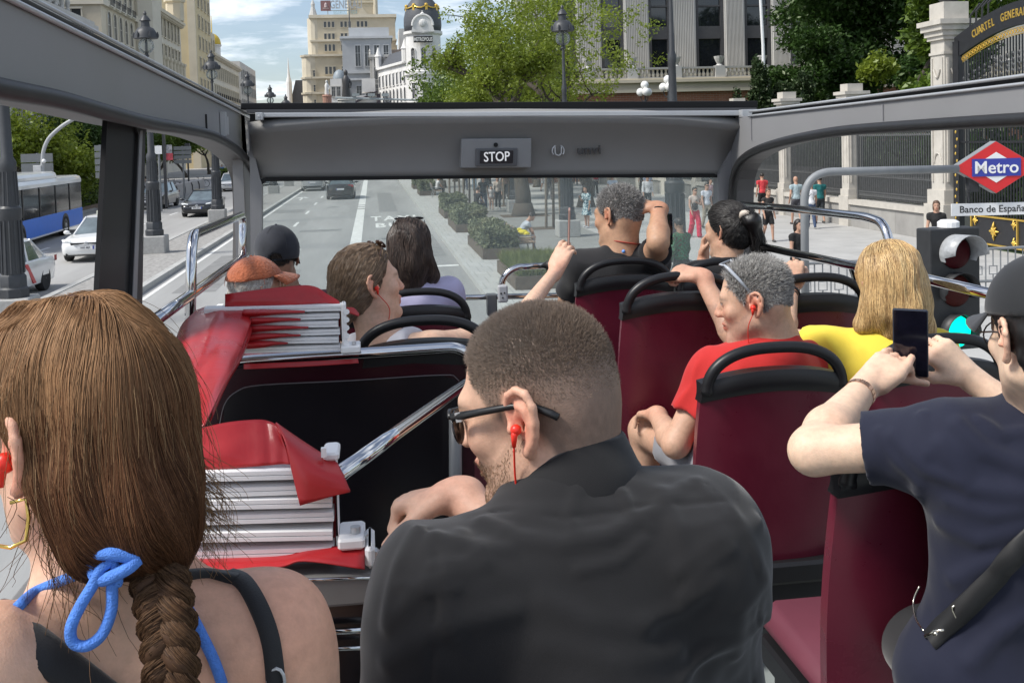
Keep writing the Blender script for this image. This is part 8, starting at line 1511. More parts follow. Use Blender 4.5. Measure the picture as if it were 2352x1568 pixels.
# ------------------------------------------------------------------ the other passengers
def passenger(label,H,N,SL,SR,Pv,arms,skin,shirt,hair,vox=0.0075,seed=1,sleeve=0.55,neck=.056,fem=0.0,hands=(),stub=None,kn=None,brow=(0.06,0.04,0.03),red=0.3,shirt_folds=(),trousers=(0.05,0.05,0.06),ear_s=1.0,w=1.0,lips=True,tank=False,thick=1.0,scalp=None,bare_legs=False):
 t=thing('person',label,'person',(Pv[0],Pv[1],2.08),group=PEOPLE);R,L=tframe(N,Pv,SL,SR);S=SDF();add_head(S,H,ear_s=ear_s);add_neck(S,H,N,neck);add_torso(S,N,Pv,SL,SR,-0.008,w,1.0,fem=fem);rr=(.050,.040,.039,.027)if not fem else(.044,.036,.034,.024);rr=tuple(x*thick for x in rr)
 for(sh,(el,wr))in zip((SL,SR),arms):add_arm(S,sh,el,wr,rr,k0=0.04)
 for h in hands:add_hand(S,*h[0],**h[1])
 kn=kn or[Pv+np.array([-.1,.46,-.03]),Pv+np.array([.12,.46,-.03])];legs(S,Pv,R,kn);V,Fc=S.mesh(vox);c=skin_cols(V,H,skin,stub=stub,brow=brow,red=red,lips=lips,hands=[np.asarray(h[0][0])for h in hands],scalp=scalp);mesh_obj('body',V,Fc,M_skin,t,True,cols=c)
 Q=SDF();add_torso(Q,N,Pv,SL,SR,0.012,w*1.03,1.08,0.05,fem=fem)
 if not tank:
  for(sh,(el,wr))in zip((SL,SR),arms):sh=np.asarray(sh);dv=np.asarray(el)-sh;Q.cone(sh,sh+dv*sleeve,rr[0]+.020,rr[0]+.016,0.04,flat=(0.05,0.0))
  Q.cone(N-R[:,2]*.01,N-R[:,2]*0.05,neck*1.22,neck*1.5,0.04)
 else:
  for e,sh in((-1,SL),(1,SR)):Q.ell(np.asarray(sh)+R[:,0]*e*.030+R[:,2]*.03,(.075,.12,.13),R,0.02,'s')
  Q.ell(N+R[:,1]*0.0+R[:,2]*.03,(.075,.14,.12),R,0.02,'s')
 if shirt_folds:Q.bump(folds(shirt_folds,.008,.02))
 Q.bump(sines(seed,9,25,80,0.0032));shell(Q,vox*1.05,'shirt',shirt,t);T=SDF();T.ell(Pv,(.18,.14,.13),None,0.03);legs(T,Pv,R,kn,0.012)if not bare_legs else[T.cone(Pv+R[:,0]*e*.09,Pv+R[:,0]*e*.09+(np.asarray(kn[i])-Pv-R[:,0]*e*.09)*0.60,.086,.080,0.03,flat=(0.05,0.0))for i,e in enumerate((-1,1))]
 T.bump(sines(seed+1,8,30,90,0.004));shell(T,vox*1.3,'trousers',cloth('trousers %d'%seed,trousers),t)
 return t,S,(V,Fc),R
 # man in the red shirt
H=Head(P(1733,690,2.98),62,-8,0,1.03);N=P(1782,775,2.98);SL=P(1640,850,3.02);SR=P(1868,835,3.10);Pv=np.array([1.10,2.96,2.63]);elL=P(1552,1020,2.98);wrL=P(1508,952,3.22);elR=P(1706,806,3.30);wrR=P(1610,634,3.45);knR=P(1482,965,3.42)
z=lambda*pts:[P(u,v,y)for u,v,y in pts]
t,S,VF,R_=passenger('grey haired man in a red T-shirt with sunglasses on his head, looking left',H,N,SL,SR,Pv,((elL,wrL),(elR,wrR)),(0.52,0.30,0.215),cloth('red cotton',(0.48,0.020,0.018),0.85,0.08,7,900,0.05,0.15),None,vox=0.006,seed=71,sleeve=0.62,red=0.42,ear_s=1.08,kn=[knR+np.array([0,0,-.035]),np.array([1.2,3.40,2.60])],stub=(0.36,0.22,0.17),brow=(0.20,0.15,0.12),scalp=(0.26,0.24,0.225),trousers=(0.26,0.26,0.285),bare_legs=True,hands=(((wrR,P(1552,618,3.50)-wrR,(-.1,.40,-.9),1),dict(curl=(0.95,1.2,0.8),thumb=(0.85,0.25,0.2))),((wrL,P(1462,955,3.40)-wrL,(-.2,.3,-.95),-1),dict(curl=(0.5,0.7,0.4)))),shirt_folds=[(z((1600,810,2.98),(1580,880,2.96),(1545,950,2.98)),.010,.018),(z((1640,800,2.95),(1620,870,2.92),(1600,960,2.92)),.008,.016),(z((1690,780,2.93),(1760,800,2.9),(1860,790,2.97)),.007,.015),(z((1860,770,3.0),(1890,830,3.03)),.010,.016),(z((1700,850,2.88),(1640,900,2.88),(1620,960,2.9)),.006,.02)])
fuzz(H,VF,14000,lambda q:0.007+0.012*np.clip((q[:,2]-0.0)/.08,0,1),0.0008,lambda n,r,q:hair_cols(n,(0.16,0.15,0.14),(0.68,0.66,0.63),r,1.1),t,72,lean=(0.1,-0.7,0.1),jit=0.40,k=4);earphone(H,-1,1.08,t,wire=[H.W(-.078,.02,-.07),H.W(-.06,.03,-.15)],r=0.0085)
mb=MB();mb.tube([H.W(-.077,-.012,.020),H.W(-.080,.022,.075),H.W(-.074,.050,.112),H.W(-.06,.062,.122)],[.0035,.0055,.0055,.003],7);mb.tube([H.W(-.062,.064,.121),H.W(0,.085,.118),H.W(.062,.064,.121)],.003,6);mb.tube([H.W(.077,-.012,.020),H.W(.080,.022,.075),H.W(.06,.062,.122)],.004,6);mb.build('sunglasses',pm('pale grey frame',(0.40,0.43,0.47),0.25,var=0.1),t,smooth=True)
# blonde woman in yellow
H=Head(P(2042,655,3.06),-6,0,0,1.04);N=P(2035,765,3.05);SL=P(1910,800,3.10);SR=P(2150,800,3.10);Pv=np.array([1.53,2.98,2.63]);elL=P(1800,775,3.28);wrL=P(1818,662,3.50)
t,S,VF,R_=passenger('blonde woman in a yellow T-shirt holding the seat handle in front of her',H,N,SL,SR,Pv,((elL,wrL),(SR+np.array([.06,.18,-.22]),SR+np.array([.0,.38,-.25]))),(0.56,0.33,0.235),cloth('yellow cotton',(0.80,0.62,0.065),0.85,0.06,7,900,0.05,0.15),None,vox=0.007,seed=81,sleeve=0.50,fem=1.0,neck=.048,hands=(((wrL,P(1822,612,3.53)-wrL,(0.3,0.8,-.4),-1),dict(curl=(0.9,1.1,0.7))),),shirt_folds=[(z((1890,760,3.06),(1930,820,3.0),(1925,870,2.98)),.008,.014),(z((1960,780,2.98),(1990,840,2.96),(1980,880,2.96)),.006,.014)])
def long_hair(H,t,bot,width,cols_a,cols_b,seed,n,lift=0.004,rad=0.0011,name='hair',extra=None,base=(0.2,0.12,0.06),kk=22,part=(0.0,.03),wave=0.0):
 HS=SDF();s=H.s;HS.ell(H.W(0,-.012,.038),(np.array([.0765,.098,.086])+0.016)*s,H.R,0.03);HS.ell(H.W(0,-.055,-.03),np.array([.082,.058,.085])*s,H.R,0.05);HS.chain([H.W(0,-.06,-.07),bot],[width*0.95,width*0.75],0.06)
 if extra:extra(HS)
 clip_fn(HS,lambda p:((np.interp(H.L(p)[:,1],[-.3,-.03,.0,.03,.06,.1],[-.6,-.6,-.12,.0,.06,.085])-H.L(p)[:,2])*0.7).astype(np.float32),0.012);HS.bump(sines(seed,14,80,240,0.003,(1,1,0.35)));V,F_=HS.mesh(0.007);r=np.random.default_rng(seed);ho=mesh_obj(name,V,F_,hair_mat(),t,True,cols=np.tile(np.array(base),(len(V),1)))
 cr_=H.W(part[0],part[1],.13)
 def df(p):a=p-cr_;a[:,2]*=0.3;a/=np.linalg.norm(a,axis=1,keepdims=True)+1e-6;up=np.clip((H.L(p)[:,2]-0.03)/.08,0,1)[:,None];wv=wave*np.sin(p[:,2:3]*60+p[:,0:1]*40)*np.array([[1,0.3,0]]);return a*up+np.array([0,-0.05,-1.0])*(1.15-up)+wv
 rt=surf_samples((V,F_),n,r,lambda p:(H.L(p)[:,2]>-0.16)*1.0);pa=flow_strands(HS,rt,df,r.uniform(0.006,0.013,n),kk,lift,r,0.10);strands(pa,rad,rad*0.5,'hair_strands',hair_mat(),ho,hair_cols(n,cols_a,cols_b,r,1.1));return ho
long_hair(H,t,P(2062,752,3.00),.080,(0.30,0.165,0.065),(0.80,0.58,0.28),82,9000,base=(0.34,0.20,0.085),extra=lambda HS:(HS.chain([H.W(.05,-.05,-.06),P(2120,752,3.03)],[.045,.035],0.04),HS.chain([H.W(-.05,-.05,-.06),P(1985,745,3.03)],[.04,.028],0.04)))
mb=MB();q=wrL+(elL-wrL)*0.10;dx,dy,dz=frame_of(norm(wrL-elL));mb.tube([q+(dx*math.cos(a)+dy*math.sin(a))*0.029 for a in np.linspace(0,6.28,17)[:-1]],0.005,6,closed=True);mb.lathe([(0.014,0),(0.014,0.006)],q-np.array([0.0,0.033,0]),12,np.array([[1,0,0],[0,0,1.0],[0,-1,0]]));mb.build('watch',pm('dark watch',(0.03,0.03,0.035),0.3),t)
# woman in the white top
H=Head(P(843,655,3.42),-66,6,-6,1.06);N=P(868,765,3.40);SL=P(800,800,3.62);SR=P(990,792,3.36);Pv=np.array([0.10,3.42,2.62]);elR=P(1165,768,3.58);wrR=P(1277,622,3.95)
t,S,VF,R_=passenger('smiling woman in a white top looking right, arm raised to film',H,N,SL,SR,Pv,((SL+np.array([.0,.2,-.2]),SL+np.array([.1,.4,-.2])),(elR,wrR)),(0.60,0.36,0.265),cloth('white tank top',(0.62,0.61,0.64),0.85,0.05,7,900,0.05),None,vox=0.006,seed=91,fem=1.0,neck=.047,tank=True,red=0.40,ear_s=1.05,thick=0.98,hands=(((wrR,P(1312,535,4.0)-wrR,(0.55,0.75,0.0),1),dict(per=[(0.35,0.5,0.3),(0.45,0.6,0.3),(0.55,0.6,0.4),(0.6,0.7,0.4)],thumb=(0.9,0.3,0.1),sc=1.0)),))
HS=hair_cap(H,0.010,'full',extra=lambda s_:s_.chain([H.W(0,-.075,-.03),H.W(0,-.10,-.085)],[.05,.030],0.04),noise=0.002,seed=92);Vh,Fh=HS.mesh(0.006);ho=mesh_obj('hair',Vh,Fh,hair_mat(),t,True,cols=np.tile((0.10,0.062,0.036),(len(Vh),1)));rr=np.random.default_rng(93);nap=H.W(0,-.105,-.085)
rt=surf_samples((Vh,Fh),6000,rr);pa=flow_strands(HS,rt,lambda p:(nap-p)/(np.linalg.norm(nap-p,axis=1,keepdims=True)+1e-6)+(H.R@np.array([0,-.3,-.15]))[None],rr.uniform(.004,.009,6000),16,0.0025,rr,0.10);strands(pa,0.0010,0.0006,'hair_strands',hair_mat(),ho,hair_cols(6000,(0.085,0.050,0.028),(0.30,0.20,0.12),rr));earphone(H,1,1.05,t,wire=[H.W(.072,.03,-.08),H.W(.05,.02,-.14)],r=0.0075)
mb=MB();M_tort=pm('tortoiseshell',(0.045,0.022,0.014),0.2,var=0.6,scale=60)
for e in(-1,1):mb.sphere(H.W(e*.034,.055,.120),(.028,.020,.006),14,8,H.R@rotm(0,-0.9,0));mb.tube([H.W(e*.062,.045,.112),H.W(e*.078,.015,.06),H.W(e*.079,-.012,.018)],.0025,6)
mb.tube([H.W(-.06,.05,.116),H.W(0,.066,.124),H.W(.06,.05,.116)],.003,6);mb.build('sunglasses',M_tort,t,smooth=True)
c0=P(1307,522,4.02);o=thing('phone','thin phone seen edge on in the raised hand of the woman in white','phone',c0,group='phones held by passengers');Rp=rotm(1.38,0.05,-0.08);mb=MB();mb.box((-.036,-.004,-.075),(.036,.004,.075),Rp,c0);mb.build('phone_case',pm('rose phone case',(0.42,0.26,0.22),0.4),o,bevel=0.004);mb=MB();mb.box((-.033,.0042,-.071),(.033,.005,.071),Rp,c0);mb.build('screen',pm('phone screen',(0.006,0.006,0.012),0.08),o)
# woman in lilac
H=Head(P(941,572,4.66),-4,0,0,1.02);N=P(948,642,4.66);SL=P(868,672,4.68);SR=P(1030,668,4.68);Pv=np.array([0.17,4.60,2.62])
t,S,VF,R_=passenger('woman with long dark hair and a lilac shirt, sunglasses on her head',H,N,SL,SR,Pv,((SL+np.array([-.02,.12,-.25]),SL+np.array([0,.3,-.3])),(SR+np.array([.03,.10,-.26]),SR+np.array([0,.3,-.3]))),(0.55,0.34,0.25),cloth('lilac cotton',(0.56,0.53,0.74),0.85,0.05),None,vox=0.009,seed=101,fem=1.0,neck=.047,w=1.0)
long_hair(H,t,P(945,645,4.60),.072,(0.020,0.013,0.010),(0.085,0.055,0.042),102,4500,rad=0.0016,base=(0.022,0.015,0.012),wave=0.35,extra=lambda HS:(HS.chain([H.W(.05,-.05,-.05),P(990,632,4.62)],[.045,.035],0.04),HS.chain([H.W(-.05,-.05,-.05),P(893,600,4.62)],[.045,.03],0.04)))
mb=MB()
for e in(-1,1):mb.sphere(H.W(e*.035,.035,.133),(.033,.022,.006),14,8,H.R@rotm(0,-0.35,0));mb.tube([H.W(e*.068,.02,.125),H.W(e*.088,-.01,.05)],.002,6)
mb.build('sunglasses',pm('dark lens',(0.006,0.006,0.008),0.08),t,smooth=True)
# man in the dark cap
H=Head(P(637,592,4.70),2,0,0,1.06);N=P(655,672,4.70);SL=P(560,705,4.72);SR=P(752,700,4.72);Pv=np.array([-0.33,4.62,2.62])
t,S,VF,R_=passenger('man in a dark baseball cap and maroon shirt at the front left',H,N,SL,SR,Pv,((SL+np.array([-.02,.12,-.25]),SL+np.array([0,.3,-.3])),(SR+np.array([.03,.10,-.26]),SR+np.array([0,.3,-.3]))),(0.30,0.16,0.11),cloth('maroon cotton',(0.115,0.016,0.026),0.85),None,vox=0.009,seed=111,scalp=(0.02,0.016,0.014))
def ballcap(H,t,col,grow=0.014,zc=0.020,visor=True,seed=1,tilt=0.22,m=None,bill=0.085):
 Cp=SDF();Cp.ell(H.W(0,-.010,.036),(np.array([.0765,.098,.086])+grow)*H.s,H.R,0.02);clip_fn(Cp,lambda p:(zc-tilt*H.L(p)[:,1]*-1.0*0-H.L(p)[:,2]).astype(np.float32),0.004);Cp.ell(H.W(0,-.115,zc+.012),(.026,.04,.020),H.R,0.004,'s')if visor=='back_gap' else None;Cp.bump(sines(seed,8,30,90,0.002));cap=shell(Cp,0.006,'cap',m,t)
 mb=MB();vs=[]
 for i in range(13):
  a=math.radians(-66+132*i/12)
  for j in range(6):x_,y_=(.0765+grow)*math.sin(a),(.098+grow)*math.cos(a)-.010;vs.append(H.W(x_*(1+0.06*j/5),y_+bill*j/5*max(0,math.cos(a))**0.6,zc+0.006-0.028*(j/5)-2.2*x_*x_*(j/5)))
 mb.add(vs,[(i*6+j,(i+1)*6+j,(i+1)*6+j+1,i*6+j+1)for i in range(12)for j in range(5)]);o=mb.build('visor',m,cap,smooth=True);m_=o.modifiers.new('thickness','SOLIDIFY');m_.thickness=0.004
 mb=MB();mb.sphere(H.W(0,-.010,.036+(.086+grow)),.006,8,6)
 for k in range(6):
  a=k*math.pi/3;mb.tube([H.W((.0765+grow+.0006)*math.sin(b_)*math.cos(a),-.010+(.098+grow+.0006)*math.sin(b_)*math.sin(a),.036+(.086+grow+.0006)*math.cos(b_))for b_ in np.linspace(0.02,1.55,9)],0.0008,5)
 mb.build('cap_seams',m,cap);return cap
M_dcap=cloth('washed black cap',(0.022,0.024,0.032),0.85,0.25,20);cap_o=ballcap(H,t,None,0.018,0.0,'back_gap',113,m=M_dcap);mb=MB();mb.tube([H.W(.036*math.cos(a),-.106+0.004*math.cos(a)**2,0.004+.034*math.sin(a))for a in np.linspace(0.05,math.pi-0.05,12)],0.0032,7);mb.tube([H.W(-.036,-.100,.002),H.W(0,-.108,.003),H.W(.036,-.100,.002)],.005,7);mb.build('cap_strap',M_dcap,cap_o);fuzz(H,VF,3500,0.012,0.0013,lambda n,r,q:hair_cols(n,(0.010,0.008,0.007),(0.03,0.024,0.02),r),t,112,k=3)
# woman in the orange cap
H=Head(P(590,668,3.80),-58,4,0,0.86);N=P(580,748,3.72);SL=P(505,790,3.66);SR=P(660,790,3.45);Pv=np.array([-0.30,3.50,2.62])
t,S,VF,R_=passenger('older woman in an orange corduroy cap and glasses behind the red folded cover',H,N,SL,SR,Pv,((SL+np.array([-.02,.12,-.25]),SL+np.array([0,.3,-.3])),(SR+np.array([.03,.10,-.26]),SR+np.array([0,.3,-.3]))),(0.56,0.33,0.25),cloth('plum cotton',(0.13,0.03,0.05),0.85),None,vox=0.008,seed=121,fem=1.0,brow=(0.4,0.37,0.34),red=0.45)
M_oc=pm('orange corduroy',(0.42,0.115,0.045),0.9,var=0.30,scale=28,bump=0.5,bscale=120,sheen=0.3);ballcap(H,t,None,0.026,0.060,True,122,m=M_oc,bill=0.085)
hc=hair_cap(H,0.009,'full',seed=123);Vh,Fh=hc.mesh(0.007);ho=mesh_obj('hair',Vh,Fh,hair_mat(),t,True,cols=np.tile((0.50,0.47,0.43),(len(Vh),1)));rr=np.random.default_rng(124);rt=surf_samples((Vh,Fh),1800,rr);pa=flow_strands(hc,rt,lambda p:np.tile(H.R@np.array([0,-.5,-.8]),(len(p),1)),rr.uniform(.004,.007,1800),10,0.003,rr,0.25);strands(pa,0.0011,0.0006,'hair_strands',hair_mat(),ho,hair_cols(1800,(0.42,0.38,0.34),(0.72,0.70,0.66),rr))
mb=MB();mb.tube([H.W(.079,-.01,.012),H.W(.079,.05,.010),H.W(.070,.100,.008)],.0022,6)
for e in(-1,1):mb.tube(round_path([H.W(e*.012,.112,.022),H.W(e*.064,.100,.024),H.W(e*.062,.100,-.022),H.W(e*.014,.112,-.020),H.W(e*.012,.112,.022)],.008,4),0.0022,6)
mb.tube(smooth_path([H.W(.080,.0,.006),H.W(.082,.02,-.03),H.W(.080,.0,-.06)],5),.0012,5);mb.build('glasses',pm('gold frame',(0.62,0.48,0.28),0.25,metal=0.8),t,smooth=True)
# grey haired man with his hand on his head
H=Head(P(1420,497,4.52),38,-6,4,1.10);N=P(1428,572,4.50);SL=P(1335,610,4.55);SR=P(1500,598,4.50);Pv=np.array([1.02,4.55,2.65]);elR=P(1512,556,4.30);wrR=P(1513,478,4.44)
t,S,VF,R_=passenger('tanned grey haired man in a black T-shirt with a hand on his head',H,N,SL,SR,Pv,((SL+np.array([-.06,.16,-.25]),SL+np.array([0.1,.35,-.25])),(elR,wrR)),(0.42,0.23,0.15),cloth('black cotton tee',(0.010,0.010,0.012),0.85),None,vox=0.007,seed=131,sleeve=0.55,red=0.35,ear_s=1.05,brow=(0.05,0.04,0.035),scalp=(0.17,0.158,0.148),neck=.060,thick=1.15,hands=(((wrR,P(1462,462,4.50)-wrR,(-.35,.35,-.9),1),dict(curl=(0.45,0.55,0.35),sc=1.08)),))
fuzz(H,VF,8000,lambda q:0.008+0.010*np.clip(q[:,2]/.08,0,1),0.0013,lambda n,r,q:hair_cols(n,(0.10,0.094,0.09),(0.50,0.485,0.47),r,1.3),t,132,lean=(0.2,-0.2,0.1),jit=0.5,k=4)
mb=MB();mb.tube([N+R_[:,2]*0.034+(R_[:,0]*math.cos(a)*.074+R_[:,1]*math.sin(a)*.077)-R_[:,2]*.010*math.sin(a)for a in np.linspace(0,6.28,25)[:-1]],.0032,6,closed=True);ck=mb.build('red_cord',pm('red cord',(0.36,0.05,0.03),0.7),t,smooth=True);mb=MB();mb.sphere(N+R_[:,2]*0.004-R_[:,1]*.080,.0085,10,8);mb.build('blue_bead',pm('blue bead',(0.12,0.30,0.72),0.2),ck,smooth=True);mb=MB();q=wrR+(elR-wrR)*0.12;dx,dy,dz=frame_of(norm(wrR-elR));mb.tube([q+(dx*math.cos(a)+dy*math.sin(a))*0.034 for a in np.linspace(0,6.28,17)[:-1]],0.004,6,closed=True);mb.build('bracelet',M_blk,t)
c0=P(1533,527,4.72);o=thing('phone','black phone held up at the windscreen beside the tanned arm','phone',c0,group='phones held by passengers');mb=MB();mb.box((-.028,-.004,-.075),(.028,.004,.075),rotm(0.3),c0);mb.build('phone_case',M_blk,o,bevel=0.004);mb=MB();mb.box((-.025,-.0052,-.07),(.025,-.0042,.07),rotm(0.3),c0);mb.build('screen',pm('phone screen',(0.006,0.006,0.012),0.08),o)
# woman with the black ponytail
H=Head(P(1672,530,4.64),34,-4,0,1.06);N=P(1672,604,4.62);SL=P(1600,632,4.66);SR=P(1745,630,4.66);Pv=np.array([1.50,4.60,2.62]);elL=P(1590,690,4.85);wrL=P(1616,590,4.95)
t,S,VF,R_=passenger('woman with a high black ponytail in a black top, her hand at her chin',H,N,SL,SR,Pv,((elL,wrL),(SR+np.array([.03,.10,-.26]),SR+np.array([0,.3,-.3]))),(0.50,0.29,0.205),cloth('black cotton tee',(0.010,0.010,0.012),0.85),None,vox=0.008,seed=141,fem=1.0,neck=.048,hands=(((wrL,(0.15,-.05,1.0),(0.6,-.6,0.1),-1),dict(curl=(0.6,0.8,0.5))),))
tie=P(1706,497,4.53)
HS=hair_cap(H,0.013,'full',noise=0.0015,seed=142);Vh,Fh=HS.mesh(0.007);ho=mesh_obj('hair',Vh,Fh,hair_mat(),t,True,cols=np.tile((0.008,0.007,0.007),(len(Vh),1)));rr=np.random.default_rng(143);rt=surf_samples((Vh,Fh),3500,rr);pa=flow_strands(HS,rt,lambda p:(tie-p)/(np.linalg.norm(tie-p,axis=1,keepdims=True)+1e-6),rr.uniform(.004,.008,3500),14,0.002,rr,0.05);strands(pa,0.0012,0.0008,'hair_strands',hair_mat(),ho,hair_cols(3500,(0.006,0.005,0.005),(0.03,0.026,0.024),rr))
PT=SDF();PT.chain([tie,tie+np.array([.035,-.03,-.02]),P(1738,545,4.54),P(1746,590,4.54)],[.020,.034,.032,.018],0.03);PT.bump(sines(144,12,90,260,0.003,(1,1,.3)));shell(PT,0.007,'ponytail',pm('black hair',(0.010,0.009,0.009),0.4),ho);r2=np.random.default_rng(145);k=14;tt=np.linspace(0,1,k);b0=tie+np.array([.02,-.02,.0])+r2.normal(size=(700,3))*.014;e0=P(1744,598,4.54)+r2.normal(size=(700,3))*np.array([.022,.02,.03]);md=P(1742,530,4.53)+r2.normal(size=(700,3))*.020;pa=(1-tt)[None,:,None]**2*b0[:,None]+2*(tt*(1-tt))[None,:,None]*md[:,None]+(tt**2)[None,:,None]*e0[:,None];strands(pa,0.0012,0.0006,'ponytail_strands',hair_mat(),ho,hair_cols(700,(0.006,0.005,0.005),(0.035,0.03,0.028),r2));mb=MB();mb.lathe([(0.014,-.012),(0.028,-.009),(0.028,.009),(0.014,.012)],tie+np.array([.006,-.016,0.004]),12,rotm(-0.5,-0.9));mb.build('hair_tie',pm('cream hair tie',(0.62,0.54,0.46),0.7),ho,smooth=True)
# ================================================================== people on the pavements
WG='people on the pavements';M_sk2=pm('far skin',(0.42,0.24,0.16),0.6,var=0.06)
def walker(label,x,y,rz,top,bottom,hair=(0.02,0.015,0.012),h=1.70,pose='walk',skirt=False,shorts=False,sleeves=0.5,long_h=False,bag=None,seat=None,arms='down',cap=None,shoes=(0.05,0.05,0.05),skin=None,fem=False,bald=False,seed=1,pat=None,glasses=False,vox=0.021,strap=None,z0=0.13):
 r=np.random.default_rng(seed);t=thing('person',label,'person',(0,0,0),0,WG);k=h/1.70;A=lambda*p:np.array(p,float)*k
 hip=0.90;ph=r.uniform(0.6,1.0)if pose=='walk' else 0.12;sw=0.155 if fem else 0.178
 if pose=='sit':hip=0.50
 Pv=A(0,0,hip);lean={'sit':0.10,'hunch':0.30}.get(pose,0.02)
 if pose=='hunch':hip=0.50;Pv=A(0,0,hip)
 N=Pv+A(0,lean*0.9,0.55 if pose!='hunch' else 0.46);SL,SR=N+A(-sw,-0.0,-0.055),N+A(sw,0.0,-0.055);H=Head(N+A(0,0.035+lean*0.35,0.165 if pose!='hunch' else 0.14),0,-30 if pose=='hunch' else 0,0,k*0.98)
 if pose in('sit','hunch'):kn=[A(-.11,.44,.50),A(.11,.44,.48)];an=[A(-.12,.48,.08),A(.12,.42,.08)]
 else:kn=[A(-.085,.16*ph,.49),A(.085,-.03*ph,.48)];an=[A(-.085,.20*ph,.08),A(.085,-.24*ph,.11)]
 if arms=='down':ar=[(SL+A(-.05,-.06*ph,-.28),SL+A(-.05,.06*ph,-.52)),(SR+A(.05,.05*ph,-.28),SR+A(.05,.16*ph,-.50))]
 elif arms=='front':ar=[(SL+A(-.04,.06,-.26),SL+A(.08,.28,-.30)),(SR+A(.04,.06,-.26),SR+A(-.08,.28,-.30))]
 elif arms=='phone':ar=[(SL+A(-.05,.02,-.27),SL+A(-.02,.05,-.52)),(SR+A(.03,.08,-.25),SR+A(-.06,.30,-.10))]
 elif arms=='lap':ar=[(SL+A(-.04,.12,-.24),A(-.06,.42,.58)),(SR+A(.04,.12,-.24),A(.05,.44,.58))]
 elif arms=='chest':ar=[(SL+A(-.05,.08,-.25),SL+A(.16,.22,-.18)),(SR+A(.05,.04,-.27),SR+A(.03,.14,-.48))]
 S=SDF();add_head(S,H,face=False);S.ell(H.W(0,.07,-.075),(.034,.03,.04),H.R,0.03);S.ell(H.W(0,.108,-.025),(.010,.014,.016),H.R,0.012);add_neck(S,H,N,.05*k);add_torso(S,N,Pv,SL,SR,-0.006,fem=1.0 if fem else 0.0)
 for sh,(el,wr)in zip((SL,SR),ar):add_arm(S,sh,el,wr,(.045*k,.036*k,.034*k,.024*k));d=norm(wr-el);S.cone(wr,wr+d*.09*k,.030*k,.026*k,0.02);S.cone(wr+d*.09*k,wr+d*.15*k,.022*k,.014*k,0.02)
 for e in(0,1):hp=Pv+A((-.085,.085)[e],0,-.02);S.cone(hp,kn[e],.078*k,.053*k,0.03);S.cone(kn[e],an[e],.053*k,.034*k,0.02)
 V,Fc=S.mesh(vox);tone=np.array(skin or(0.45,0.26,0.18));c=np.tile(tone,(len(V),1));q=H.L(V)
 if glasses:c[(np.abs(q[:,2]-.008)<.017)&(q[:,1]>.055)&(np.abs(q[:,0])<.06)]=(0.01,0.01,0.012)
 else:c[(np.abs(q[:,2]-.012)<.012)&(q[:,1]>.066)&(np.abs(np.abs(q[:,0])-.032)<.015)]*=0.35
 c[(np.abs(q[:,2]+.068)<.009)&(q[:,1]>.07)&(np.abs(q[:,0])<.022)]*=np.array((0.85,0.45,0.45));mesh_obj('body',V,Fc,pm('walker skin',(0.4,0.25,0.2),0.6,attr='Col',var=0.05),t,True,cols=c,world=False)
 def sh(Q,nm,col,rough=0.85,v=vox):
  V,F_=Q.mesh(v);
  if pat is not None and nm in('dress','top'):a,b,d_=pat;n_=np.sin(V[:,0]*38+2*np.sin(V[:,2]*21))*np.sin(V[:,2]*33+V[:,1]*20+2*np.sin(V[:,0]*17));cc=np.where((n_>0.25)[:,None],a,np.where((n_<-0.35)[:,None],b,d_));return mesh_obj(nm,V,F_,pm('printed cloth',(0.5,0.5,0.5),0.85,attr='Col',var=0.05),t,True,cols=cc,world=False)
  return mesh_obj(nm,V,F_,pm('cloth %.3f %.3f %.3f'%tuple(col),col,rough,var=0.16,scale=7),t,True,world=False)
 Q=SDF();add_torso(Q,N,Pv+A(0,0,.06),SL,SR,0.012,fem=1.0 if fem else 0.0)
 if sleeves>0:
  for s_,(el,wr)in zip((SL,SR),ar):
   Q.cone(s_,s_+(el-s_)*min(1,sleeves),.050*k,.050*k,0.05,flat=(.0,0))
   if sleeves>1:Q.cone(el,el+(wr-el)*(sleeves-1),.05*k,.040*k,0.02)
 if skirt:Q.cone(Pv+A(0,0,.1),Pv+A(0,0.02,-.36),.14*k,.22*k,0.06,flat=(0,0.0));clip_fn(Q,lambda p:(np.float32(Pv[2]-.42*k)-p[:,2]),0.01)
 else:clip_fn(Q,lambda p:(np.float32(Pv[2]-.04*k)-p[:,2]),0.01)
 Q.bump(sines(seed,8,30,80,0.006));sh(Q,'dress' if skirt else 'top',top)
 if not skirt:
  T=SDF();T.ell(Pv,np.array((.155 if fem else.165,.115,.12))*k,None,0.03)
  for e in(0,1):
   hp=Pv+A((-.085,.085)[e],0,-.02)
   if shorts:T.cone(hp,hp+(kn[e]-hp)*0.8,.096*k,.090*k,0.03,flat=(.02,0.0))
   else:w_=0.02 if bottom[0]>0.3 and bottom[1]<0.1 else 0.0;T.cone(hp,kn[e],.090*k,.068*k+w_,0.03);T.cone(kn[e],an[e]+A(0,0,.0),.068*k+w_,.054*k+w_*1.6,0.02)
  T.bump(sines(seed+5,8,30,80,0.006));sh(T,'shorts' if shorts else 'trousers',bottom)
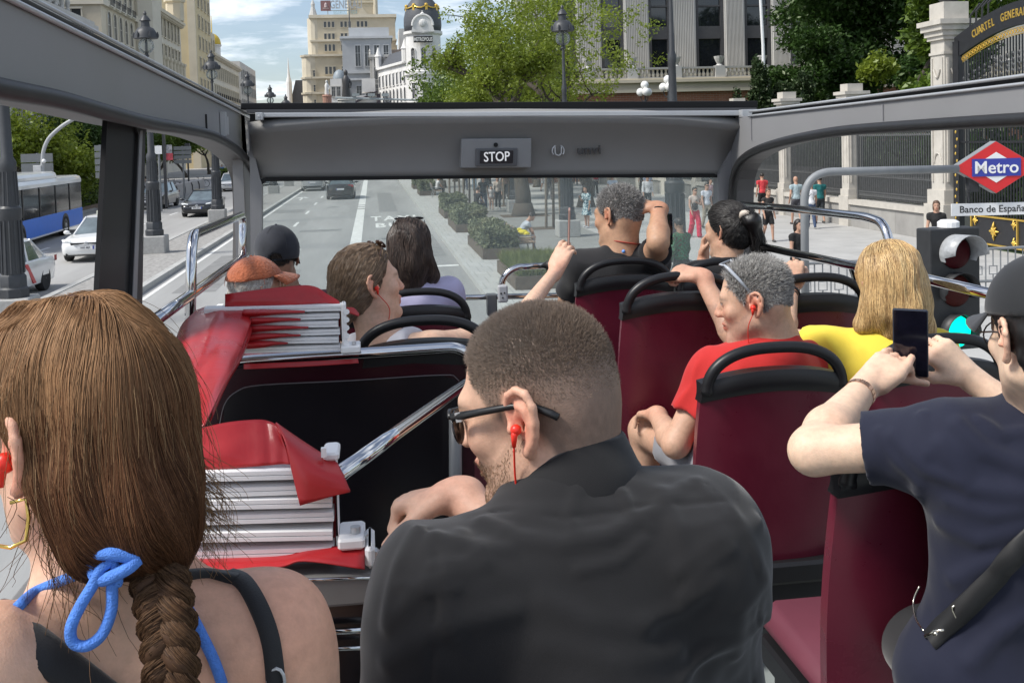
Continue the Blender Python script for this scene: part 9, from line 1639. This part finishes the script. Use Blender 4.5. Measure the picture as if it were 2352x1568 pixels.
 if not bald:
  Hh=SDF();Hh.ell(H.W(0,-.016,.042),np.array([.0765,.096,.086])*k+.012,H.R,0.02)
  if long_h:Hh.ell(H.W(0,-.06,-.04),np.array([.08,.06,.10])*k,H.R,0.05);Hh.cone(H.W(0,-.07,-.08),H.W(0,-.075,-.20),.075*k,.055*k,0.05)
  clip_fn(Hh,lambda p:((np.interp(H.L(p)[:,1],[-.3,-.035,.0,.05,.1],[-.5,-.5 if long_h else-.07,.01,.05,.09])-H.L(p)[:,2])).astype(np.float32),0.01);Hh.bump(sines(seed+9,8,60,200,0.004));sh(Hh,'hair',hair,0.5,vox*0.8)
 if cap:Cp=SDF();Cp.ell(H.W(0,-.01,.05),np.array([.09,.11,.085])*k,H.R,0.02);Cp.cone(H.W(-.04,.10,.045),H.W(.04,.10,.045),.02,.02,0.03);clip_fn(Cp,lambda p:(0.03-H.L(p)[:,2]).astype(np.float32),0.01);sh(Cp,'cap',cap)
 for e in(0,1):m_=MB();a=an[e];m_.sphere(a+A(0,.07,-.045),np.array([.042,.125,.042])*k,10,7);m_.build('shoe',pm('shoe %.2f'%shoes[0],shoes,0.6),t,smooth=True,world=False)
 if bag is not None:
  col,where=bag;m_=MB();b_={'back':N+A(0,-.17,-.20),'hip':Pv+A(.20,.02,.12),'left':Pv+A(-.22,.02,.10),'hand':ar[1][1]+A(.03,.02,-.22),'front':Pv+A(.05,.16,.18)}[where];sz=np.array((.15,.08,.20)if where=='back' else(.10,.06,.12))*k;m_.box(b_-sz,b_+sz,bev=0.04);bo=m_.build('bag',pm('bag %.2f %.2f'%(col[0],col[1]),col,0.7,var=0.3,scale=12),t,auto=40,world=False)
  if where!='hand':m_=MB();m_.tube([b_+A(0,.04,.1),N+A(-.06,.09,-.10),N+A(-.10,.0,.0),N+A(-.02,-.11,-.15),b_+A(0,-.04,.1)],.012,6);m_.build('bag_strap',M_blk,bo,smooth=True,world=False)
 t.location=(x,y,z0);t.rotation_euler=(0,0,rz);return t
N_,S_,E_,W2=0.0,PI,-PI/2,PI/2
DNM=(0.03,0.045,0.085);BLKc=(0.012,0.012,0.013);WHTc=(0.62,0.62,0.62);KHA=(0.36,0.31,0.24)
walker('man in a dark shirt and jeans walking with a child beyond the planters',5.5,51.4,S_+0.2,(0.018,0.02,0.028),DNM,bald=True,seed=1,h=1.76)
walker('child in a pale top beside the woman in black trousers',6.02,52.4,S_,(0.50,0.47,0.46),(0.40,0.30,0.24),h=1.22,seed=2,shorts=True)
walker('woman in a beige top and black trousers beside the child',6.42,52.9,S_-0.1,(0.42,0.36,0.31),BLKc,long_h=True,fem=True,seed=3,h=1.68,bag=((0.02,0.02,0.02),'hip'),shoes=(0.6,0.6,0.6),sleeves=1.7)
walker('woman in a blue and white floral dress right of the second lamp post',8.35,39.7,S_-0.9,(0.5,0.5,0.5),BLKc,skirt=True,long_h=True,fem=True,seed=4,h=1.62,pose='stand',sleeves=0.9,pat=((0.62,0.66,0.66),(0.04,0.09,0.13),(0.20,0.34,0.38)),shoes=(0.65,0.65,0.65),arms='phone',vox=0.018)
walker('woman in bright red trousers and sunglasses carrying a dark bag',11.05,34.4,S_+0.1,(0.50,0.42,0.37),(0.55,0.015,0.06),fem=True,seed=5,h=1.70,arms='chest',bag=((0.03,0.025,0.025),'front'),sleeves=0.0,glasses=True,vox=0.018,shoes=(0.15,0.02,0.03))
walker('woman in a white T-shirt and beige trousers by the low wall',12.45,37.3,S_+0.15,(0.62,0.64,0.70),KHA,fem=True,seed=6,h=1.70,glasses=True,bag=((0.35,0.3,0.27),'hip'),vox=0.018)
walker('man in a white shirt and sunglasses facing the bus, left of the near lamp post',12.6,46.2,S_,WHTc,BLKc,seed=7,h=1.74,glasses=True,sleeves=1.6)
walker('man in a white shirt partly hidden behind the near lamp post',13.75,46.4,S_+0.9,WHTc,BLKc,seed=8,h=1.76,sleeves=1.7)
walker('woman in a pink top with dark hair passing behind the near lamp post',14.5,43.0,S_+0.5,(0.45,0.30,0.32),BLKc,fem=True,long_h=True,seed=9,h=1.62)
walker('man in a pale blue shirt just left of the grey haired passenger head',11.5,48.5,S_-0.4,(0.42,0.47,0.55),DNM,seed=10,h=1.74)
walker('man in a light blue shirt right behind the grey haired passenger head',14.2,52.0,S_,(0.45,0.48,0.58),DNM,seed=11,h=1.72)
walker('person in grey with a red bag walking away from the bus',13.4,61.0,N_,(0.24,0.22,0.22),BLKc,fem=True,seed=12,h=1.70,bag=((0.40,0.02,0.05),'back'),sleeves=1.6)
walker('person with a patterned backpack in pale clothes walking away',15.9,67.5,N_,(0.55,0.54,0.50),KHA,fem=True,seed=13,h=1.68,bag=((0.10,0.09,0.08),'back'))
walker('person in a black shirt beside the patterned backpack',16.5,61.5,N_+0.3,BLKc,BLKc,seed=14,h=1.78,bag=((0.3,0.3,0.35),'hip'))
walker('person in dark jeans far right of the second lamp, cut by the windscreen top',15.6,78.2,S_,(0.35,0.36,0.40),(0.03,0.04,0.07),seed=15);walker('person in blue jeans far right of the second lamp, nearer the wall',16.5,77.6,S_,(0.5,0.5,0.5),(0.16,0.22,0.33),seed=16)
walker('person in white shorts right of the thick tree trunk',11.6,69.4,S_+0.5,(0.03,0.04,0.03),(0.62,0.62,0.62),seed=17,shorts=True);walker('person in grey trousers half hidden by the staked tree',10.25,59.4,S_+0.2,(0.05,0.05,0.06),(0.12,0.115,0.115),seed=18,sleeves=1.5)
walker('person in jeans and a light shirt far behind the man with the child',6.75,75,S_,(0.45,0.47,0.55),DNM,seed=19,sleeves=1.8);walker('person in pale blue jeans far left, beside the person in a light shirt',7.35,74.5,S_,(0.40,0.45,0.5),(0.20,0.28,0.36),seed=20);walker('person in dark red passing behind the couple',8.2,64,S_+0.4,(0.06,0.03,0.035),BLKc,seed=21);walker('person in brown behind the woman in black trousers',8.0,61.5,N_,(0.12,0.075,0.06),(0.03,0.03,0.035),seed=22)
walker('person dressed in black seated on the far bench with legs stretched out',4.15,67.2,-1.3,(0.55,0.55,0.55),BLKc,pose='sit',arms='lap',seed=23)
walker('person in dark clothes seated behind the third planter',4.9,49.2,-1.0,BLKc,BLKc,pose='sit',arms='lap',seed=24)
walker('man in a grey shirt and beige shorts hunched over a phone on the bench',4.50,31.8,E_,(0.40,0.43,0.47),(0.42,0.38,0.30),pose='hunch',arms='lap',shorts=True,seed=25,vox=0.016,h=1.74,shoes=(0.1,0.1,0.1))
mb=MB();mb.sphere((4.52,31.15,0.83),(0.17,0.15,0.09),12,8);mb.sphere((4.44,31.25,0.90),(0.10,0.09,0.07),10,7);mb.sphere((4.62,31.05,0.79),(0.11,0.10,0.07),10,7);o=mb.build('yellow_bag',pm('yellow fabric',(0.66,0.55,0.03),0.7,var=0.15,scale=14),smooth=True,org=(4.5,31.15,0.72));tag(o,'crumpled yellow bag on the bench behind the man in grey','bag')
walker('man in a red T-shirt walking away beside the low wall',17.0-0.25,42.6,N_,(0.58,0.05,0.06),BLKc,seed=26,h=1.78,shorts=True,vox=0.017)
walker('woman in a black vest and shorts walking towards the bus beside the chrome rail',12.75,32.0,S_+0.1,(0.022,0.020,0.019),BLKc,seed=27,fem=True,shorts=True,sleeves=0,h=1.70,vox=0.016,hair=(0.10,0.06,0.04))
walker('man in a grey blue T-shirt walking away, leftmost of the three by the fence',16.1,37.5,N_,(0.36,0.45,0.48),(0.05,0.05,0.06),seed=28,h=1.82,vox=0.017,bald=True,shorts=True)
walker('person in a white T-shirt and sling bag, middle of the three by the fence',15.85,35.6,N_-0.1,(0.66,0.66,0.68),(0.05,0.075,0.14),seed=29,h=1.68,vox=0.017,bag=(BLKc,'left'),fem=True,shoes=(0.5,0.5,0.48))
walker('man in a teal T-shirt, rightmost of the three walkers by the fence',17.1,37.6,N_,(0.012,0.13,0.135),(0.02,0.025,0.03),seed=30,h=1.78,shorts=True,vox=0.017)
walker('person in a green camouflage jacket and dark cap beyond the windscreen',6.25,20.4,N_+0.4,(0.03,0.12,0.05),BLKc,seed=31,h=1.80,cap=(0.03,0.032,0.035),sleeves=1.7,pat=((0.02,0.07,0.03),(0.05,0.04,0.025),(0.03,0.15,0.07)),vox=0.013,skin=(0.25,0.15,0.10))
walker('person in black standing behind the metro sign pole near the stairs',8.85,20.6,S_+0.3,BLKc,BLKc,seed=32,fem=True,long_h=True,h=1.66,sleeves=0.4,vox=0.014)
walker('dark haired person just left of the metro sign pole, low behind the seat',7.9,22.2,S_,(0.10,0.10,0.11),BLKc,seed=39,h=1.6,vox=0.016)
walker('woman with long hair in black with a white bag beside the gilded gate',13.75,23.6,S_-0.5,BLKc,BLKc,seed=33,fem=True,long_h=True,hair=(0.09,0.05,0.03),h=1.72,skirt=True,bag=((0.7,0.7,0.68),'left'),vox=0.014)
for i,(x_,y_,tc_,bc_,lb)in enumerate(((-24.5,82,BLKc,BLKc,'person in black behind the clipped hedge, left of the tall sign'),(-26.0,88,(0.20,0.18,0.24),DNM,'person in a mauve top far behind the clipped hedge'),(-28.0,90,(0.6,0.6,0.6),BLKc,'person in white beside the tall slatted sign'),(-18.5,88.5,(0.05,0.04,0.03),BLKc,'person in dark brown left of the banner post'),(-21.4,87,(0.10,0.11,0.13),DNM,'person in a grey top close to the lamp by the window pillar'),(-20.5,96,(0.35,0.36,0.4),BLKc,'person in a pale grey top right of the banner post'),(-17.2,122,(0.12,0.22,0.38),(0.02,0.025,0.05),'person in blue walking far along the left pavement'),(-24,104,(0.03,0.03,0.03),BLKc,'person in black far behind the white notice'))):walker(lb,x_,y_,S_+i,tc_,bc_,seed=50+i,vox=0.03)
# the bus leaves its deck behind; a few last things on the pavement
def statue(lb,u_,v0_,v1_,Y_,m,ped):
 a,b=P(u_,v0_,Y_),P(u_,v1_,Y_);h=a[2]-b[2];t=thing('statue',lb,'statue',(b[0],Y_,b[2]-14));mb=MB();mb.lathe([(h*.14,0),(h*.155,h*.1),(h*.12,h*.45),(h*.14,h*.62),(h*.085,h*.76),(h*.05,h*.80),(h*.075,h*.88),(h*.06,h*.96),(0.02,h)],b,12);mb.tube([b+(h*.11,0,h*.66),b+(h*.18,-.2,h*.5),b+(h*.14,-.4,h*.36)],h*.035,8);mb.build('figure',m,t,auto=50);mb=MB();mb.lathe([(h*.26,0),(h*.30,0),(h*.30,13.6),(h*.34,13.7),(h*.30,14.0)],b-np.array([0,0,14]),14);mb.build('pedestal',ped,t)
statue('pale statue on a brick red column in front of the sandy office building',751,184,218,190,S_white,pm('brick red column',(0.36,0.20,0.15),0.8));statue('dark bronze statue rising above the white floodlights',796,160,226,180,pm('dark bronze',(0.05,0.05,0.052),0.5),S_grey)
Yg=120.0;a,b=P(770,226,Yg),P(1010,232,Yg);t=thing('light_gantry','thin grey street gantry with three boxy floodlights just above the bus front','gantry',(b[0],Yg,0));mb=MB();mb.tube([P(770,225,Yg),P(880,228,Yg),P(1040,233,Yg)],0.12,8);mb.tube([P(1040,233,Yg),np.array([P(1040,233,Yg)[0],Yg,0])],0.14,8);mb.build('arm',pm('gantry grey',(0.33,0.37,0.38),0.5),t)
for u_ in(817,853,885):q=P(u_,219,Yg);mb=MB();mb.box(q-(0.42,0.25,0.12),q+(0.42,0.25,0.2));mb.box(q-(0.06,0.06,0.45),q+(0.06,0.06,-0.1));mb.build('floodlight',pm('flood grey',(0.30,0.34,0.35),0.4),t)
